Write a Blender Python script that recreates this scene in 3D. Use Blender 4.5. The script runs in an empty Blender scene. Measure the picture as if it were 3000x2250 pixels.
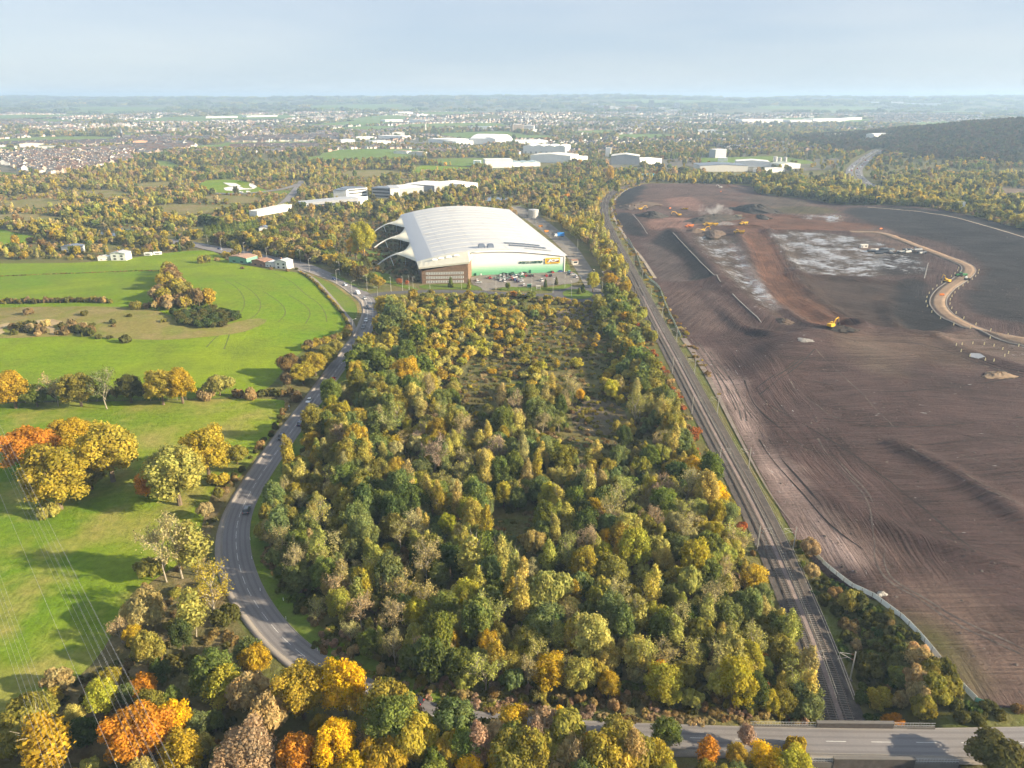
import bpy, math, random
import numpy as np
from mathutils import Vector, Matrix
from mathutils.geometry import delaunay_2d_cdt

R = math.radians
scene = bpy.context.scene
COL = scene.collection
rng = np.random.default_rng(7)
random.seed(7)

# ------------------------------------------------------------------ camera, sky, sun, exposure
CAM_H, PITCH, FPX = 120.0, R(21.3), 2152.0        # drone height (m), tilt, focal length in photo pixels
camd = bpy.data.cameras.new('camera')
cam = bpy.data.objects.new('camera', camd)
COL.objects.link(cam)
cam.location = (0, 0, CAM_H)
cam.rotation_euler = (R(90) - PITCH, 0, 0)
camd.sensor_width = 36
camd.lens = 36 * FPX / 3000
camd.clip_start, camd.clip_end = 1, 60000
scene.camera = cam

SUN_EL, SUN_AZ = R(21), R(-13)                     # azimuth measured from +X
sun_vec = Vector((math.cos(SUN_EL) * math.cos(SUN_AZ), math.cos(SUN_EL) * math.sin(SUN_AZ), math.sin(SUN_EL)))
sd = bpy.data.lights.new('sun', 'SUN')
sd.energy, sd.angle, sd.color = 5.0, R(0.6), (1, 0.84, 0.60)
sun = bpy.data.objects.new('sun', sd)
COL.objects.link(sun)
sun.rotation_euler = sun_vec.to_track_quat('Z', 'Y').to_euler()
sun.location = (300, -100, 400)

world = bpy.data.worlds.new('World')
scene.world = world
world.use_nodes = True
wn = world.node_tree
bg = wn.nodes['Background']
sky = wn.nodes.new('ShaderNodeTexSky')
sky.sky_type = 'NISHITA'
sky.sun_disc = False
sky.sun_elevation = SUN_EL
sky.sun_rotation = R(90) - SUN_AZ
sky.altitude = 200
sky.air_density, sky.dust_density, sky.ozone_density = 1.0, 0.2, 3.5
# thin high cloud veil over the blue
tcw = wn.nodes.new('ShaderNodeTexCoord')
mpw = wn.nodes.new('ShaderNodeMapping')
mpw.inputs['Scale'].default_value = (1.0, 1.6, 7.0)
nzw = wn.nodes.new('ShaderNodeTexNoise')
nzw.inputs['Scale'].default_value = 1.6
nzw.inputs['Detail'].default_value = 5
mrw = wn.nodes.new('ShaderNodeMapRange')
mrw.inputs['From Min'].default_value, mrw.inputs['From Max'].default_value = 0.38, 0.72
mrw.inputs['To Min'].default_value, mrw.inputs['To Max'].default_value = 0.0, 1.0
vw = wn.nodes.new('ShaderNodeMix')
vw.data_type = 'RGBA'
vw.inputs[6].default_value = (1.92, 2.24, 2.68, 1)
vw.inputs[7].default_value = (2.6, 2.72, 2.9, 1)
mxw = wn.nodes.new('ShaderNodeMix')
mxw.data_type = 'RGBA'
mxw.inputs[0].default_value = 0.88
wn.links.new(tcw.outputs['Generated'], mpw.inputs['Vector'])
wn.links.new(mpw.outputs['Vector'], nzw.inputs['Vector'])
wn.links.new(nzw.outputs['Fac'], mrw.inputs['Value'])
wn.links.new(mrw.outputs['Result'], vw.inputs[0])
wn.links.new(vw.outputs[2], mxw.inputs[7])
wn.links.new(sky.outputs['Color'], mxw.inputs[6])
wn.links.new(mxw.outputs[2], bg.inputs['Color'])
bg.inputs['Strength'].default_value = 0.095

vs = scene.view_settings
vs.view_transform, vs.look, vs.gamma, vs.use_curve_mapping = 'Standard', 'None', 1.0, False
vs.exposure = 1.52
HAZE_DENSITY = 1.5e-4
scene.cycles.use_denoising = True
scene.cycles.max_bounces = 4
scene.cycles.diffuse_bounces = 2
scene.cycles.glossy_bounces = 2
scene.cycles.transmission_bounces = 3
scene.cycles.volume_bounces = 0
scene.cycles.sample_clamp_indirect = 4
scene.cycles.use_adaptive_sampling = True
scene.cycles.adaptive_threshold = 0.03
scene.cycles.use_light_tree = False
scene.cycles.caustics_reflective = scene.cycles.caustics_refractive = False

# ------------------------------------------------------------------ photo pixel -> place
CP, SP = math.cos(PITCH), math.sin(PITCH)


def ray(px, py):
    dx, dy = (px - 1500) / FPX, (1125 - py) / FPX
    return np.array([dx, CP + dy * SP, dy * CP - SP])


def P0(px, py, z=0.0):
    d = ray(px, py)
    t = (z - CAM_H) / d[2]
    return np.array([d[0] * t, d[1] * t])


def proj(x, y, z):
    v = np.array([x, y, z - CAM_H])
    zc = v[1] * CP - v[2] * SP
    yc = v[1] * SP + v[2] * CP
    return 1500 + FPX * v[0] / zc, 1125 - FPX * yc / zc, zc


def frame(x0, y0, k):
    return lambda *a: [(x0 + a[i] * k, y0 + a[i + 1] * k) for i in range(0, len(a), 2)]


VV = frame(0, 0, 1.3562)             # whole photo seen at 2212 px
Z1 = frame(0, 680, 0.4973)           # left fields
Z2 = frame(0, 1200, 0.633)           # lower left
Z4 = frame(700, 1300, 0.5877)        # near wood
Z5 = frame(1800, 1000, 0.7533)       # near railway and site
ZC = frame(1750, 500, 0.5651)        # site
ZB = frame(1050, 560, 0.3617)        # building
ZL = frame(0, 250, 0.452)            # far left
ZM = frame(1000, 250, 0.452)         # far middle
ZR = frame(2000, 250, 0.452)         # far right
RA = frame(1080, 590, 0.1808)        # building, left part
RB = frame(1350, 650, 0.226)         # building, right part
RC = frame(950, 800, 0.1507)         # junction
RD = frame(1850, 560, 0.226)         # machines


def sstep(a, b, x):
    t = np.clip((x - a) / (b - a), 0, 1)
    return t * t * (3 - 2 * t)


def vnoise(x, y, seed=0):
    x = np.asarray(x, float); y = np.asarray(y, float)
    xi, yi = np.floor(x), np.floor(y)
    xf, yf = x - xi, y - yi
    xf, yf = xf * xf * (3 - 2 * xf), yf * yf * (3 - 2 * yf)

    def hsh(a, b):
        v = np.sin(a * 127.1 + b * 311.7 + seed * 74.7) * 43758.5453
        return v - np.floor(v)
    return (hsh(xi, yi) * (1 - xf) + hsh(xi + 1, yi) * xf) * (1 - yf) + (hsh(xi, yi + 1) * (1 - xf) + hsh(xi + 1, yi + 1) * xf) * yf


def fbm(x, y, seed=0):
    return 0.55 * vnoise(x, y, seed) + 0.3 * vnoise(x * 2.1, y * 2.1, seed + 1) + 0.15 * vnoise(x * 4.3, y * 4.3, seed + 2)


def polydist(x, y, pl):
    """distance to a polyline"""
    x = np.asarray(x, float); y = np.asarray(y, float)
    best = np.full(np.broadcast(x, y).shape, 1e9)
    for (ax, ay), (bx, by) in zip(pl[:-1], pl[1:]):
        ex, ey = bx - ax, by - ay
        t = np.clip(((x - ax) * ex + (y - ay) * ey) / (ex * ex + ey * ey + 1e-9), 0, 1)
        best = np.minimum(best, np.hypot(x - ax - t * ex, y - ay - t * ey))
    return best


def inside(x, y, poly):
    x = np.asarray(x, float); y = np.asarray(y, float)
    c = np.zeros(np.broadcast(x, y).shape, bool)
    n = len(poly)
    for i in range(n):
        x1, y1 = poly[i]; x2, y2 = poly[(i + 1) % n]
        if y1 == y2:
            continue
        c ^= ((y1 > y) != (y2 > y)) & (x < (x2 - x1) * (y - y1) / (y2 - y1) + x1)
    return c


def sdpoly(x, y, poly):
    d = polydist(x, y, list(poly) + [poly[0]])
    return np.where(inside(x, y, poly), -d, d)


def smooth(pts, it=2, closed=False):
    p = [np.array(q, float) for q in pts]
    for _ in range(it):
        o = []
        n = len(p)
        for i in range(n if closed else n - 1):
            a, b = p[i], p[(i + 1) % n]
            o += [a * .75 + b * .25, a * .25 + b * .75]
        if not closed:
            o = [p[0]] + o + [p[-1]]
        p = o
    return p


def resample(pts, step):
    p = np.array(pts, float)
    d = np.r_[0, np.cumsum(np.hypot(*(p[1:] - p[:-1]).T))]
    n = max(2, int(d[-1] / step) + 1)
    s = np.linspace(0, d[-1], n)
    return np.c_[np.interp(s, d, p[:, 0]), np.interp(s, d, p[:, 1])]


def tangents(p):
    t = np.gradient(p, axis=0)
    return t / (np.linalg.norm(t, axis=1)[:, None] + 1e-9)


# ------------------------------------------------------------------ the lie of the land
def rail_depth(y):
    return 5.0 * (1 - sstep(118, 225, y))


RAIL_S = [(2520, 2250), (2465, 2115), (2405, 1930), (2282, 1633), (2147, 1369), (2049, 1185), (1987, 1065), (1931, 963), (1891, 884), (1852, 805),
          (1818, 743), (1790, 686), (1770, 641), (1767, 607), (1784, 573), (1812, 554), (1857, 540), (1895, 531)]
rail = []
for q in RAIL_S:
    p = P0(*q)
    for _ in range(4):
        p = P0(q[0], q[1], -rail_depth(p[1]))
    rail.append(p)
d0 = rail[0] - rail[1]
rail.insert(0, rail[0] + d0 / np.linalg.norm(d0) * 60)
rail = resample(smooth(rail, 3), 6)
RAIL_C = [tuple(q) for q in rail[::5]] + [tuple(rail[-1])]
RIDGE = [P0(*q) for q in ZC(1560, 190, 1700, 210, 1900, 245, 2212, 340, 2700, 520)]
SPOIL = [P0(*q) for q in ZC(390, 320, 620, 560, 850, 790)]
HAUL = [P0(*q) for q in ZC(790, 310, 860, 420, 930, 560, 1020, 690, 1220, 830)]
MOUND = P0(*ZC(1100, 900)[0])
MOUND2 = [P0(*q) for q in ZC(1110, 900, 960, 980, 800, 1080)]
RIMS = [[P0(*q) for q in S] for S in (ZC(1000, 548, 1300, 570, 1560, 596, 1680, 570), ZC(1640, 868, 1500, 852, 1200, 792, 1060, 690), ZC(885, 328, 1100, 322, 1300, 330), ZC(470, 350, 600, 345, 700, 342), ZC(300, 565, 460, 585, 640, 580), ZC(620, 262, 900, 238, 1250, 268), ZC(1740, 885, 1930, 850, 2212, 905), ZC(560, 640, 740, 830, 900, 890), ZC(1500, 700, 1510, 780, 1560, 830))] + [[P0(*q) for q in S] for S in (Z5(560, 260, 620, 380, 760, 560, 900, 720), Z5(1100, 420, 1300, 520, 1593, 700), Z5(900, 640, 1100, 760, 1400, 860, 1593, 900))]
BERM = [P0(*q) for q in ZC(1230, 840, 1500, 870, 1750, 890, 2000, 990, 2212, 1050, 2600, 1150)]
SITE_S = ZC(230, 66, 120, 105, 75, 160, 85, 230, 120, 300, 165, 360, 215, 440, 270, 545, 335, 610, 365, 700, 440, 850) + \
    Z5(290, 20, 420, 230, 560, 500, 690, 730, 800, 860, 930, 965, 990, 982, 1130, 1090, 1220, 1190, 1310, 1310, 1400, 1400, 1460, 1425) + \
    [(3000, 2075), (3400, 2080), (3500, 1000), (3300, 760)] + \
    ZC(2212, 350, 1900, 255, 1700, 218, 1560, 205, 1230, 185, 1130, 152, 830, 122, 800, 72, 450, 66)
site_poly = [P0(*q) for q in SITE_S]


def relief(x, y):
    """worked earth of the site above the natural ground"""
    sd = sdpoly(x, y, site_poly)
    m = sstep(0, 42, -sd)
    z = 0.75 * fbm(x / 8, y / 8, 3) + 1.6 * fbm(x / 45, y / 45, 5)
    z = z + 3.2 * np.exp(-(polydist(x, y, SPOIL) / 11) ** 2)
    dh = polydist(x, y, HAUL)
    z = z + 2.5 * np.exp(-((dh - 15) / 4.0) ** 2)
    z = z + 4.0 * np.exp(-(polydist(x, y, MOUND2) / 15) ** 2) + 2.5 * np.exp(-(np.hypot(x - MOUND[0], y - MOUND[1]) / 30) ** 2)
    z = z + 2.4 * np.exp(-(polydist(x, y, BERM) / 6) ** 2)
    for rm in RIMS:
        z = z + 2.3 * np.exp(-(polydist(x, y, rm) / 4.5) ** 2)
    return z * m


def hb0(x, y):
    x = np.asarray(x, float); y = np.asarray(y, float)
    z = 0.5 * np.sin(x / 47 + 1) * np.sin(y / 61)
    z = z + 6.5 * np.exp(-((x + 205) / 95) ** 2 - ((y - 430) / 95) ** 2)          # field hill
    z = z + 3.0 * np.exp(-((x + 290) / 45) ** 2 - ((y - 370) / 40) ** 2)          # rough knoll
    far = sstep(900, 1800, y)
    z = z + far * (9 * (fbm(x / 420, y / 420, 11) - 0.45))
    z = z + 66 * np.exp(-((x - 1330) / 430) ** 2 - ((y - 1850) / 520) ** 2)       # wooded hill
    z = z + 38 * np.exp(-((x - 60) / 330) ** 2 - ((y - 4300) / 260) ** 2) * (0.6 + 0.8 * vnoise(x / 160, y / 160, 4))
    z = z + sstep(2600, 5200, y) * 34 * fbm(x / 900, y / 700, 21)
    z = z + sstep(5200, 8800, y) * (72 + 46 * fbm(x / 1500 + 3, y / 2500, 31))
    z = z + 6.5 * np.exp(-(polydist(x, y, RIDGE) / 55) ** 2)
    return z


def hb(x, y):
    x = np.asarray(x, float); y = np.asarray(y, float)
    d = polydist(x, y, RAIL_C)
    return hb0(x, y) - rail_depth(y) * (1 - sstep(8.5, 21, d)) - 0.5 * np.sin(x / 47 + 1) * np.sin(y / 61) * (1 - sstep(10, 25, d))


def h(x, y):
    return hb(x, y) + relief(x, y)


# a lookup table of the same land, for speed
_X0, _Y0, _ST = -760.0, 40.0, 2.5
_gx, _gy = np.meshgrid(_X0 + _ST * np.arange(680), _Y0 + _ST * np.arange(400))
_HG = h(_gx.ravel(), _gy.ravel()).reshape(_gx.shape)


def hq(x, y):
    x = np.asarray(x, float); y = np.asarray(y, float)
    fx, fy = (x - _X0) / _ST, (y - _Y0) / _ST
    ok = (fx > 0) & (fy > 0) & (fx < 678) & (fy < 398)
    ix, iy = np.where(ok, fx, 0).astype(int), np.where(ok, fy, 0).astype(int)
    a, b = fx - ix, fy - iy
    z = (_HG[iy, ix] * (1 - a) + _HG[iy, ix + 1] * a) * (1 - b) + (_HG[iy + 1, ix] * (1 - a) + _HG[iy + 1, ix + 1] * a) * b
    if ok.all():
        return z
    return np.where(ok, z, hb0(x, y))


def hz(x, y):
    return float(hq(np.array([x]), np.array([y]))[0])


_T = 90 * 1.012 ** np.arange(0, 420)


def P(px, py, dz=0.0, fn=None):
    """where the sight line through a photo pixel meets the ground (or dz above it)"""
    fn = fn or hq
    d = ray(px, py)
    X, Y, Z = d[0] * _T, d[1] * _T, CAM_H + d[2] * _T
    below = Z < fn(X, Y) + dz
    if not below.any():
        t = _T[-1]
    else:
        i = int(np.argmax(below))
        a, b = _T[max(i - 1, 0)], _T[i]
        for _ in range(3):
            tt = np.linspace(a, b, 9)
            bl = CAM_H + d[2] * tt < fn(d[0] * tt, d[1] * tt) + dz
            k = int(np.argmax(bl)) if bl.any() else 8
            a, b = tt[max(k - 1, 0)], tt[k]
        t = (a + b) / 2
    return np.array([d[0] * t, d[1] * t])


def Ps(pts, dz=0.0):
    return [P(q[0], q[1], dz) for q in pts]


# ------------------------------------------------------------------ materials
def node(nt, typ, ins=None, **kw):
    n = nt.nodes.new(typ)
    for k, v in kw.items():
        setattr(n, k, v)
    for k, v in (ins or {}).items():
        s = n.inputs[k]
        if isinstance(v, bpy.types.NodeSocket):
            nt.links.new(v, s)
        else:
            if isinstance(v, tuple) and len(v) == 3 and s.type == 'RGBA':
                v = v + (1,)
            s.default_value = v
    return n


def newmat(name):
    m = bpy.data.materials.new(name)
    m.use_nodes = True
    nt = m.node_tree
    p = nt.nodes['Principled BSDF']
    return m, nt, p


def mixc(nt, f, a, b, mode='MIX'):
    n = node(nt, 'ShaderNodeMix', data_type='RGBA', blend_type=mode)
    for i, v in ((0, f), (6, a), (7, b)):
        if isinstance(v, bpy.types.NodeSocket):
            nt.links.new(v, n.inputs[i])
        else:
            n.inputs[i].default_value = v if i == 0 else (tuple(v) + (1,))[:4]
    return n.outputs[2]


def noise(nt, scale, detail=4, vec=None, rough=0.55, dist=0.0, lo=0.35, hi=0.65):
    n = node(nt, 'ShaderNodeTexNoise', {'Scale': scale, 'Detail': detail, 'Roughness': rough, 'Distortion': dist})
    if vec is not None:
        nt.links.new(vec, n.inputs['Vector'])
    r = node(nt, 'ShaderNodeMapRange', {'Value': n.outputs['Fac'], 'From Min': lo, 'From Max': hi})
    return r.outputs['Result']


def pos(nt, scale=(1, 1, 1), rot=(0, 0, 0)):
    g = node(nt, 'ShaderNodeNewGeometry')
    mp = node(nt, 'ShaderNodeMapping', {'Vector': g.outputs['Position'], 'Scale': scale, 'Rotation': rot})
    return mp.outputs['Vector']


MATS = {}


def plain(name, col, rough=0.7, metal=0.0, var=0.12, scale=0.8, spec=0.3, emit=None):
    """a solid colour with a little uneven wear"""
    if name in MATS:
        return MATS[name]
    m, nt, p = newmat(name)
    tc = node(nt, 'ShaderNodeTexCoord')
    f = noise(nt, scale, 4, tc.outputs['Object'], lo=0.25, hi=0.75)
    a = tuple(c * (1 - var) for c in col); b = tuple(min(1, c * (1 + var)) for c in col)
    nt.links.new(mixc(nt, f, a, b), p.inputs['Base Color'])
    p.inputs['Roughness'].default_value = rough
    p.inputs['Metallic'].default_value = metal
    p.inputs['Specular IOR Level'].default_value = spec
    MATS[name] = m
    return m


def tinted(name, rough=0.4, spec=0.5, metal=0.0, coat=0.0):
    """paint whose colour is the object's own 'tint'"""
    if name in MATS:
        return MATS[name]
    m, nt, p = newmat(name)
    a = node(nt, 'ShaderNodeAttribute', attribute_type='INSTANCER', attribute_name='tint')
    nt.links.new(a.outputs['Color'], p.inputs['Base Color'])
    p.inputs['Roughness'].default_value = rough
    p.inputs['Specular IOR Level'].default_value = spec
    p.inputs['Metallic'].default_value = metal
    p.inputs['Coat Weight'].default_value = coat
    MATS[name] = m
    return m


def leaf_mat(name='foliage', trans=0.42):
    m, nt, p = newmat(name)
    nt.nodes.remove(p)
    a = node(nt, 'ShaderNodeAttribute', attribute_type='INSTANCER', attribute_name='tint')
    l = node(nt, 'ShaderNodeAttribute', attribute_type='GEOMETRY', attribute_name='lv')
    k = node(nt, 'ShaderNodeMapRange', {'Value': l.outputs['Fac'], 'To Min': 0.75, 'To Max': 1.95})
    sc = node(nt, 'ShaderNodeVectorMath', {0: a.outputs['Color'], 'Scale': k.outputs['Result']}, operation='SCALE')
    l2 = node(nt, 'ShaderNodeAttribute', attribute_type='GEOMETRY', attribute_name='lh')
    warm = node(nt, 'ShaderNodeVectorMath', {0: sc.outputs[0], 1: (1.22, 0.95, 0.7)}, operation='MULTIPLY')
    c = mixc(nt, l2.outputs['Fac'], sc.outputs[0], warm.outputs[0])
    d = node(nt, 'ShaderNodeBsdfDiffuse', {'Color': c})
    t = node(nt, 'ShaderNodeBsdfTranslucent', {'Color': c})
    mx = node(nt, 'ShaderNodeMixShader', {'Fac': trans, 1: d.outputs[0], 2: t.outputs[0]})
    nt.links.new(mx.outputs[0], nt.nodes['Material Output'].inputs['Surface'])
    return m


LEAF = leaf_mat()
BARK = plain('bark', (0.16, 0.12, 0.08), 0.9, var=0.35, scale=2.0, spec=0.1)
PALE_BARK = plain('pale bark', (0.33, 0.29, 0.22), 0.85, var=0.35, scale=2.0, spec=0.1)


# ------------------------------------------------------------------ meshes and objects
def mesh_np(name, V, F, mats=(), mi=None, smooth_=False):
    """V: (n,3); F: list of (m,k) index arrays"""
    me = bpy.data.meshes.new(name)
    V = np.asarray(V, np.float32)
    me.vertices.add(len(V))
    me.vertices.foreach_set('co', V.ravel())
    F = [np.asarray(f, np.int32) for f in F if len(f)]
    loops = np.concatenate([f.ravel() for f in F]) if F else np.zeros(0, np.int32)
    sizes = np.concatenate([np.full(len(f), f.shape[1]) for f in F]) if F else np.zeros(0, int)
    me.loops.add(len(loops))
    me.loops.foreach_set('vertex_index', loops.astype(np.int32))
    me.polygons.add(len(sizes))
    me.polygons.foreach_set('loop_start', np.r_[0, np.cumsum(sizes)[:-1]].astype(np.int32))
    for m in mats:
        me.materials.append(m)
    if mi is not None:
        me.polygons.foreach_set('material_index', np.asarray(mi, np.int32))
    if smooth_:
        me.polygons.foreach_set('use_smooth', np.ones(len(sizes), bool))
    me.update(calc_edges=True)
    return me


def face_attr(me, name, vals):
    a = me.attributes.new(name, 'FLOAT', 'FACE')
    a.data.foreach_set('value', np.asarray(vals, np.float32))


class MB:
    def __init__(s):
        s.v, s.f, s.m = [], [], []

    def add(s, vs, fs, mi=0):
        o = len(s.v)
        s.v += [tuple(map(float, q)) for q in vs]
        s.f += [tuple(o + i for i in q) for q in fs]
        s.m += [mi] * len(fs)
        return s

    def box(s, c, d, rz=0.0, mi=0, top=1.0, ry=0.0):
        """box centred at c (x,y), standing on c.z; top = taper"""
        hx, hy = d[0] / 2, d[1] / 2
        ca, sa = math.cos(rz), math.sin(rz)
        cy, sy = math.cos(ry), math.sin(ry)
        vs = []
        for z, k in ((0, 1), (d[2], top)):
            for x, y in ((-hx, -hy), (hx, -hy), (hx, hy), (-hx, hy)):
                x, y = x * k, y * k
                X, Z = x * cy + z * sy, -x * sy + z * cy
                vs.append((c[0] + X * ca - y * sa, c[1] + X * sa + y * ca, c[2] + Z))
        return s.add(vs, [(0, 3, 2, 1), (4, 5, 6, 7), (0, 1, 5, 4), (1, 2, 6, 5), (2, 3, 7, 6), (3, 0, 4, 7)], mi)

    def prism(s, poly, z0, z1, mi=0):
        n = len(poly)
        vs = [(p[0], p[1], z0) for p in poly] + [(p[0], p[1], z1) for p in poly]
        return s.add(vs, [tuple(range(n - 1, -1, -1)), tuple(range(n, 2 * n))] + [(i, (i + 1) % n, n + (i + 1) % n, n + i) for i in range(n)], mi)

    def side(s, prof, x0, x1, mi=0):
        """profile of (y,z) points swept along x"""
        n = len(prof)
        vs = [(x0, p[0], p[1]) for p in prof] + [(x1, p[0], p[1]) for p in prof]
        return s.add(vs, [tuple(range(n)), tuple(range(2 * n - 1, n - 1, -1))] + [(i, n + i, n + (i + 1) % n, (i + 1) % n) for i in range(n)], mi)

    def tube(s, pts, rad, n=6, mi=0, cap=True):
        pts = [np.array(p, float) for p in pts]
        if not hasattr(rad, '__len__'):
            rad = [rad] * len(pts)
        rings = []
        for i, p in enumerate(pts):
            t = pts[min(i + 1, len(pts) - 1)] - pts[max(i - 1, 0)]
            t = t / (np.linalg.norm(t) + 1e-9)
            a = np.cross(t, (0, 0, 1.0) if abs(t[2]) < .95 else (1.0, 0, 0)); a /= np.linalg.norm(a) + 1e-9
            b = np.cross(t, a)
            rings.append([p + rad[i] * (math.cos(k * 2 * math.pi / n) * a + math.sin(k * 2 * math.pi / n) * b) for k in range(n)])
        vs = [q for r in rings for q in r]
        fs = [(i * n + k, i * n + (k + 1) % n, (i + 1) * n + (k + 1) % n, (i + 1) * n + k) for i in range(len(pts) - 1) for k in range(n)]
        if cap:
            fs += [tuple(range(n - 1, -1, -1)), tuple(range((len(pts) - 1) * n, len(pts) * n))]
        return s.add(vs, fs, mi)

    def mesh(s, name, mats, sm=False):
        me = bpy.data.meshes.new(name)
        me.from_pydata(s.v, [], s.f)
        for m in (mats if isinstance(mats, (list, tuple)) else [mats]):
            me.materials.append(m)
        me.polygons.foreach_set('material_index', s.m)
        if sm:
            me.polygons.foreach_set('use_smooth', [True] * len(me.polygons))
        me.update()
        return me

    def build(s, name, mats, parent=None, loc=(0, 0, 0), rz=0.0, sm=False):
        return obj(name, s.mesh(name, mats, sm), parent, loc, rz)


def obj(name, data, parent=None, loc=(0, 0, 0), rz=0.0):
    o = bpy.data.objects.new(name, data)
    COL.objects.link(o)
    o.location = loc
    if rz:
        o.rotation_euler = (0, 0, rz)
    if parent is not None:
        o.parent = parent
        KIDS.setdefault(parent.as_pointer(), []).append(o)
    return o


KIDS = {}


def tag(o, label=None, cat=None, group=None, kind=None):
    if label: o['label'] = label
    if cat: o['category'] = cat
    if group: o['group'] = group
    if kind: o['kind'] = kind
    return o


def thing(name, label, cat, loc=(0, 0, 0), rz=0.0, group=None):
    return tag(obj(name, None, None, loc, rz), label, cat, group)


def copy_tree(o, parent=None):
    c = o.copy()
    COL.objects.link(c)
    c.parent = parent
    if parent is not None:
        KIDS.setdefault(parent.as_pointer(), []).append(c)
    for ch in KIDS.get(o.as_pointer(), []):
        copy_tree(ch, c)
    return c


def sheet(name, poly, off, mat, step=6.0, fn=None, label=None, kind='structure', parent=None, edge=None):
    """a ground sheet: outline in world metres, draped over the land"""
    fn = fn or h
    b = resample(list(poly) + [poly[0]], edge or step)[:-1]
    x0, y0 = b.min(0); x1, y1 = b.max(0)
    gx, gy = np.meshgrid(np.arange(x0 + step / 2, x1, step), np.arange(y0 + step / 2, y1, step))
    gx, gy = gx.ravel(), gy.ravel()
    k = sdpoly(gx, gy, [tuple(q) for q in b]) < -step * 0.35
    pts = np.r_[b, np.c_[gx[k], gy[k]]]
    vc, _, fc, _, _, _ = delaunay_2d_cdt([Vector((float(q[0]), float(q[1]))) for q in pts], [], [list(range(len(b)))], 1, 1e-4)
    V = np.array([(q.x, q.y) for q in vc])
    z = fn(V[:, 0], V[:, 1]) + off
    tri = np.array([f for f in fc if len(f) == 3])
    e1, e2 = V[tri[:, 1]] - V[tri[:, 0]], V[tri[:, 2]] - V[tri[:, 0]]
    flip = e1[:, 0] * e2[:, 1] - e1[:, 1] * e2[:, 0] < 0
    tri[flip] = tri[flip][:, ::-1]
    me = mesh_np(name, np.c_[V, z], [tri], [mat], smooth_=True)
    o = obj(name, me, parent)
    if kind and parent is None:
        o['kind'] = kind
    if label:
        o['label'] = label
    return o


def strip(name, c, a, b, off, mat, kind='structure', parent=None, fn=None, skirt=0.0):
    """ribbon along centre line c from offset a to offset b (metres, left positive)"""
    fn = fn or h
    c = np.asarray(c)
    t = tangents(c)
    nrm = np.c_[-t[:, 1], t[:, 0]]
    n = len(c)
    a = np.broadcast_to(a, n); b = np.broadcast_to(b, n)
    cols = max(2, int(abs(b - a).max() / 4) + 2)
    rows = []
    for k in range(cols):
        q = c + nrm * (a + (b - a) * k / (cols - 1))[:, None]
        rows.append(np.c_[q, fn(q[:, 0], q[:, 1]) + off])
    if skirt:
        lo = rows[0].copy(); lo[:, 2] -= skirt
        hi = rows[-1].copy(); hi[:, 2] -= skirt
        rows = [lo] + rows + [hi]; cols += 2
    V = np.concatenate(rows)
    i = np.arange(n - 1)
    F = np.concatenate([np.c_[k * n + i, (k + 1) * n + i, (k + 1) * n + i + 1, k * n + i + 1] for k in range(cols - 1)])
    if (b - a).mean() > 0:
        F = F[:, ::-1]
    o = obj(name, mesh_np(name, V, [F], [mat]), parent)
    if kind and parent is None:
        o['kind'] = kind
    return o
# ------------------------------------------------------------------ ground
def ground_mat(name, cols, scales=(0.012, 0.07, 0.5), bump=0.6, bscale=1.2, bdist=0.3, rough=0.95):
    """three colours mixed by patches, mottling and grain"""
    m, nt, p = newmat(name)
    v = pos(nt)
    c = mixc(nt, noise(nt, scales[0], 5, v, lo=0.4, hi=0.6), cols[0], cols[1])
    c = mixc(nt, noise(nt, scales[1], 5, v, lo=0.45, hi=0.68), c, cols[2])
    g = noise(nt, scales[2], 6, v, rough=0.72, lo=0.25, hi=0.75)
    sk = noise(nt, 1.0, 4, pos(nt, (0.03, 0.35, 0.1), (0, 0, 0.5)), dist=0.8, lo=0.25, hi=0.75)
    g = node(nt, 'ShaderNodeMath', {0: sk, 1: 0.3, 2: g}, operation='MULTIPLY_ADD').outputs[0]
    k = node(nt, 'ShaderNodeMapRange', {'Value': g, 'From Max': 1.3, 'To Min': 0.62, 'To Max': 1.38})
    c = node(nt, 'ShaderNodeVectorMath', {0: c, 'Scale': k.outputs[0]}, operation='SCALE').outputs[0]
    nt.links.new(c, p.inputs['Base Color'])
    p.inputs['Roughness'].default_value = rough
    p.inputs['Specular IOR Level'].default_value = 0.1
    b = node(nt, 'ShaderNodeBump', {'Height': noise(nt, bscale, 5, v, rough=0.7, lo=0, hi=1), 'Strength': bump, 'Distance': bdist})
    nt.links.new(b.outputs[0], p.inputs['Normal'])
    return m


M_SCRUB = ground_mat('scrub ground', ((0.125, 0.115, 0.04), (0.17, 0.14, 0.06), (0.105, 0.125, 0.032)), (0.01, 0.05, 0.4), 0.8, 0.6, 0.8)
M_MEADOW = ground_mat('meadow grass', ((0.12, 0.205, 0.008), (0.185, 0.245, 0.011), (0.135, 0.185, 0.014)), (0.011, 0.05, 0.4), 0.8, 0.8, 0.45)
M_PASTURE = ground_mat('pasture grass', ((0.11, 0.195, 0.010), (0.175, 0.225, 0.017), (0.26, 0.235, 0.06)), (0.014, 0.05, 0.4), 0.9, 0.6, 0.6)
M_ROUGH = ground_mat('rough tan grass', ((0.20, 0.175, 0.05), (0.16, 0.175, 0.035), (0.23, 0.185, 0.075)), (0.03, 0.09, 0.6), 0.8, 0.8, 0.4)
M_LAWN = ground_mat('lawn', ((0.10, 0.155, 0.018), (0.14, 0.18, 0.025), (0.12, 0.15, 0.03)), (0.03, 0.12, 1.0), 0.4, 2.0, 0.1)
M_GLADE = ground_mat('glade grass', ((0.115, 0.10, 0.038), (0.09, 0.105, 0.03), (0.135, 0.105, 0.05)), (0.04, 0.12, 0.7), 1.0, 0.8, 0.6)
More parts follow.
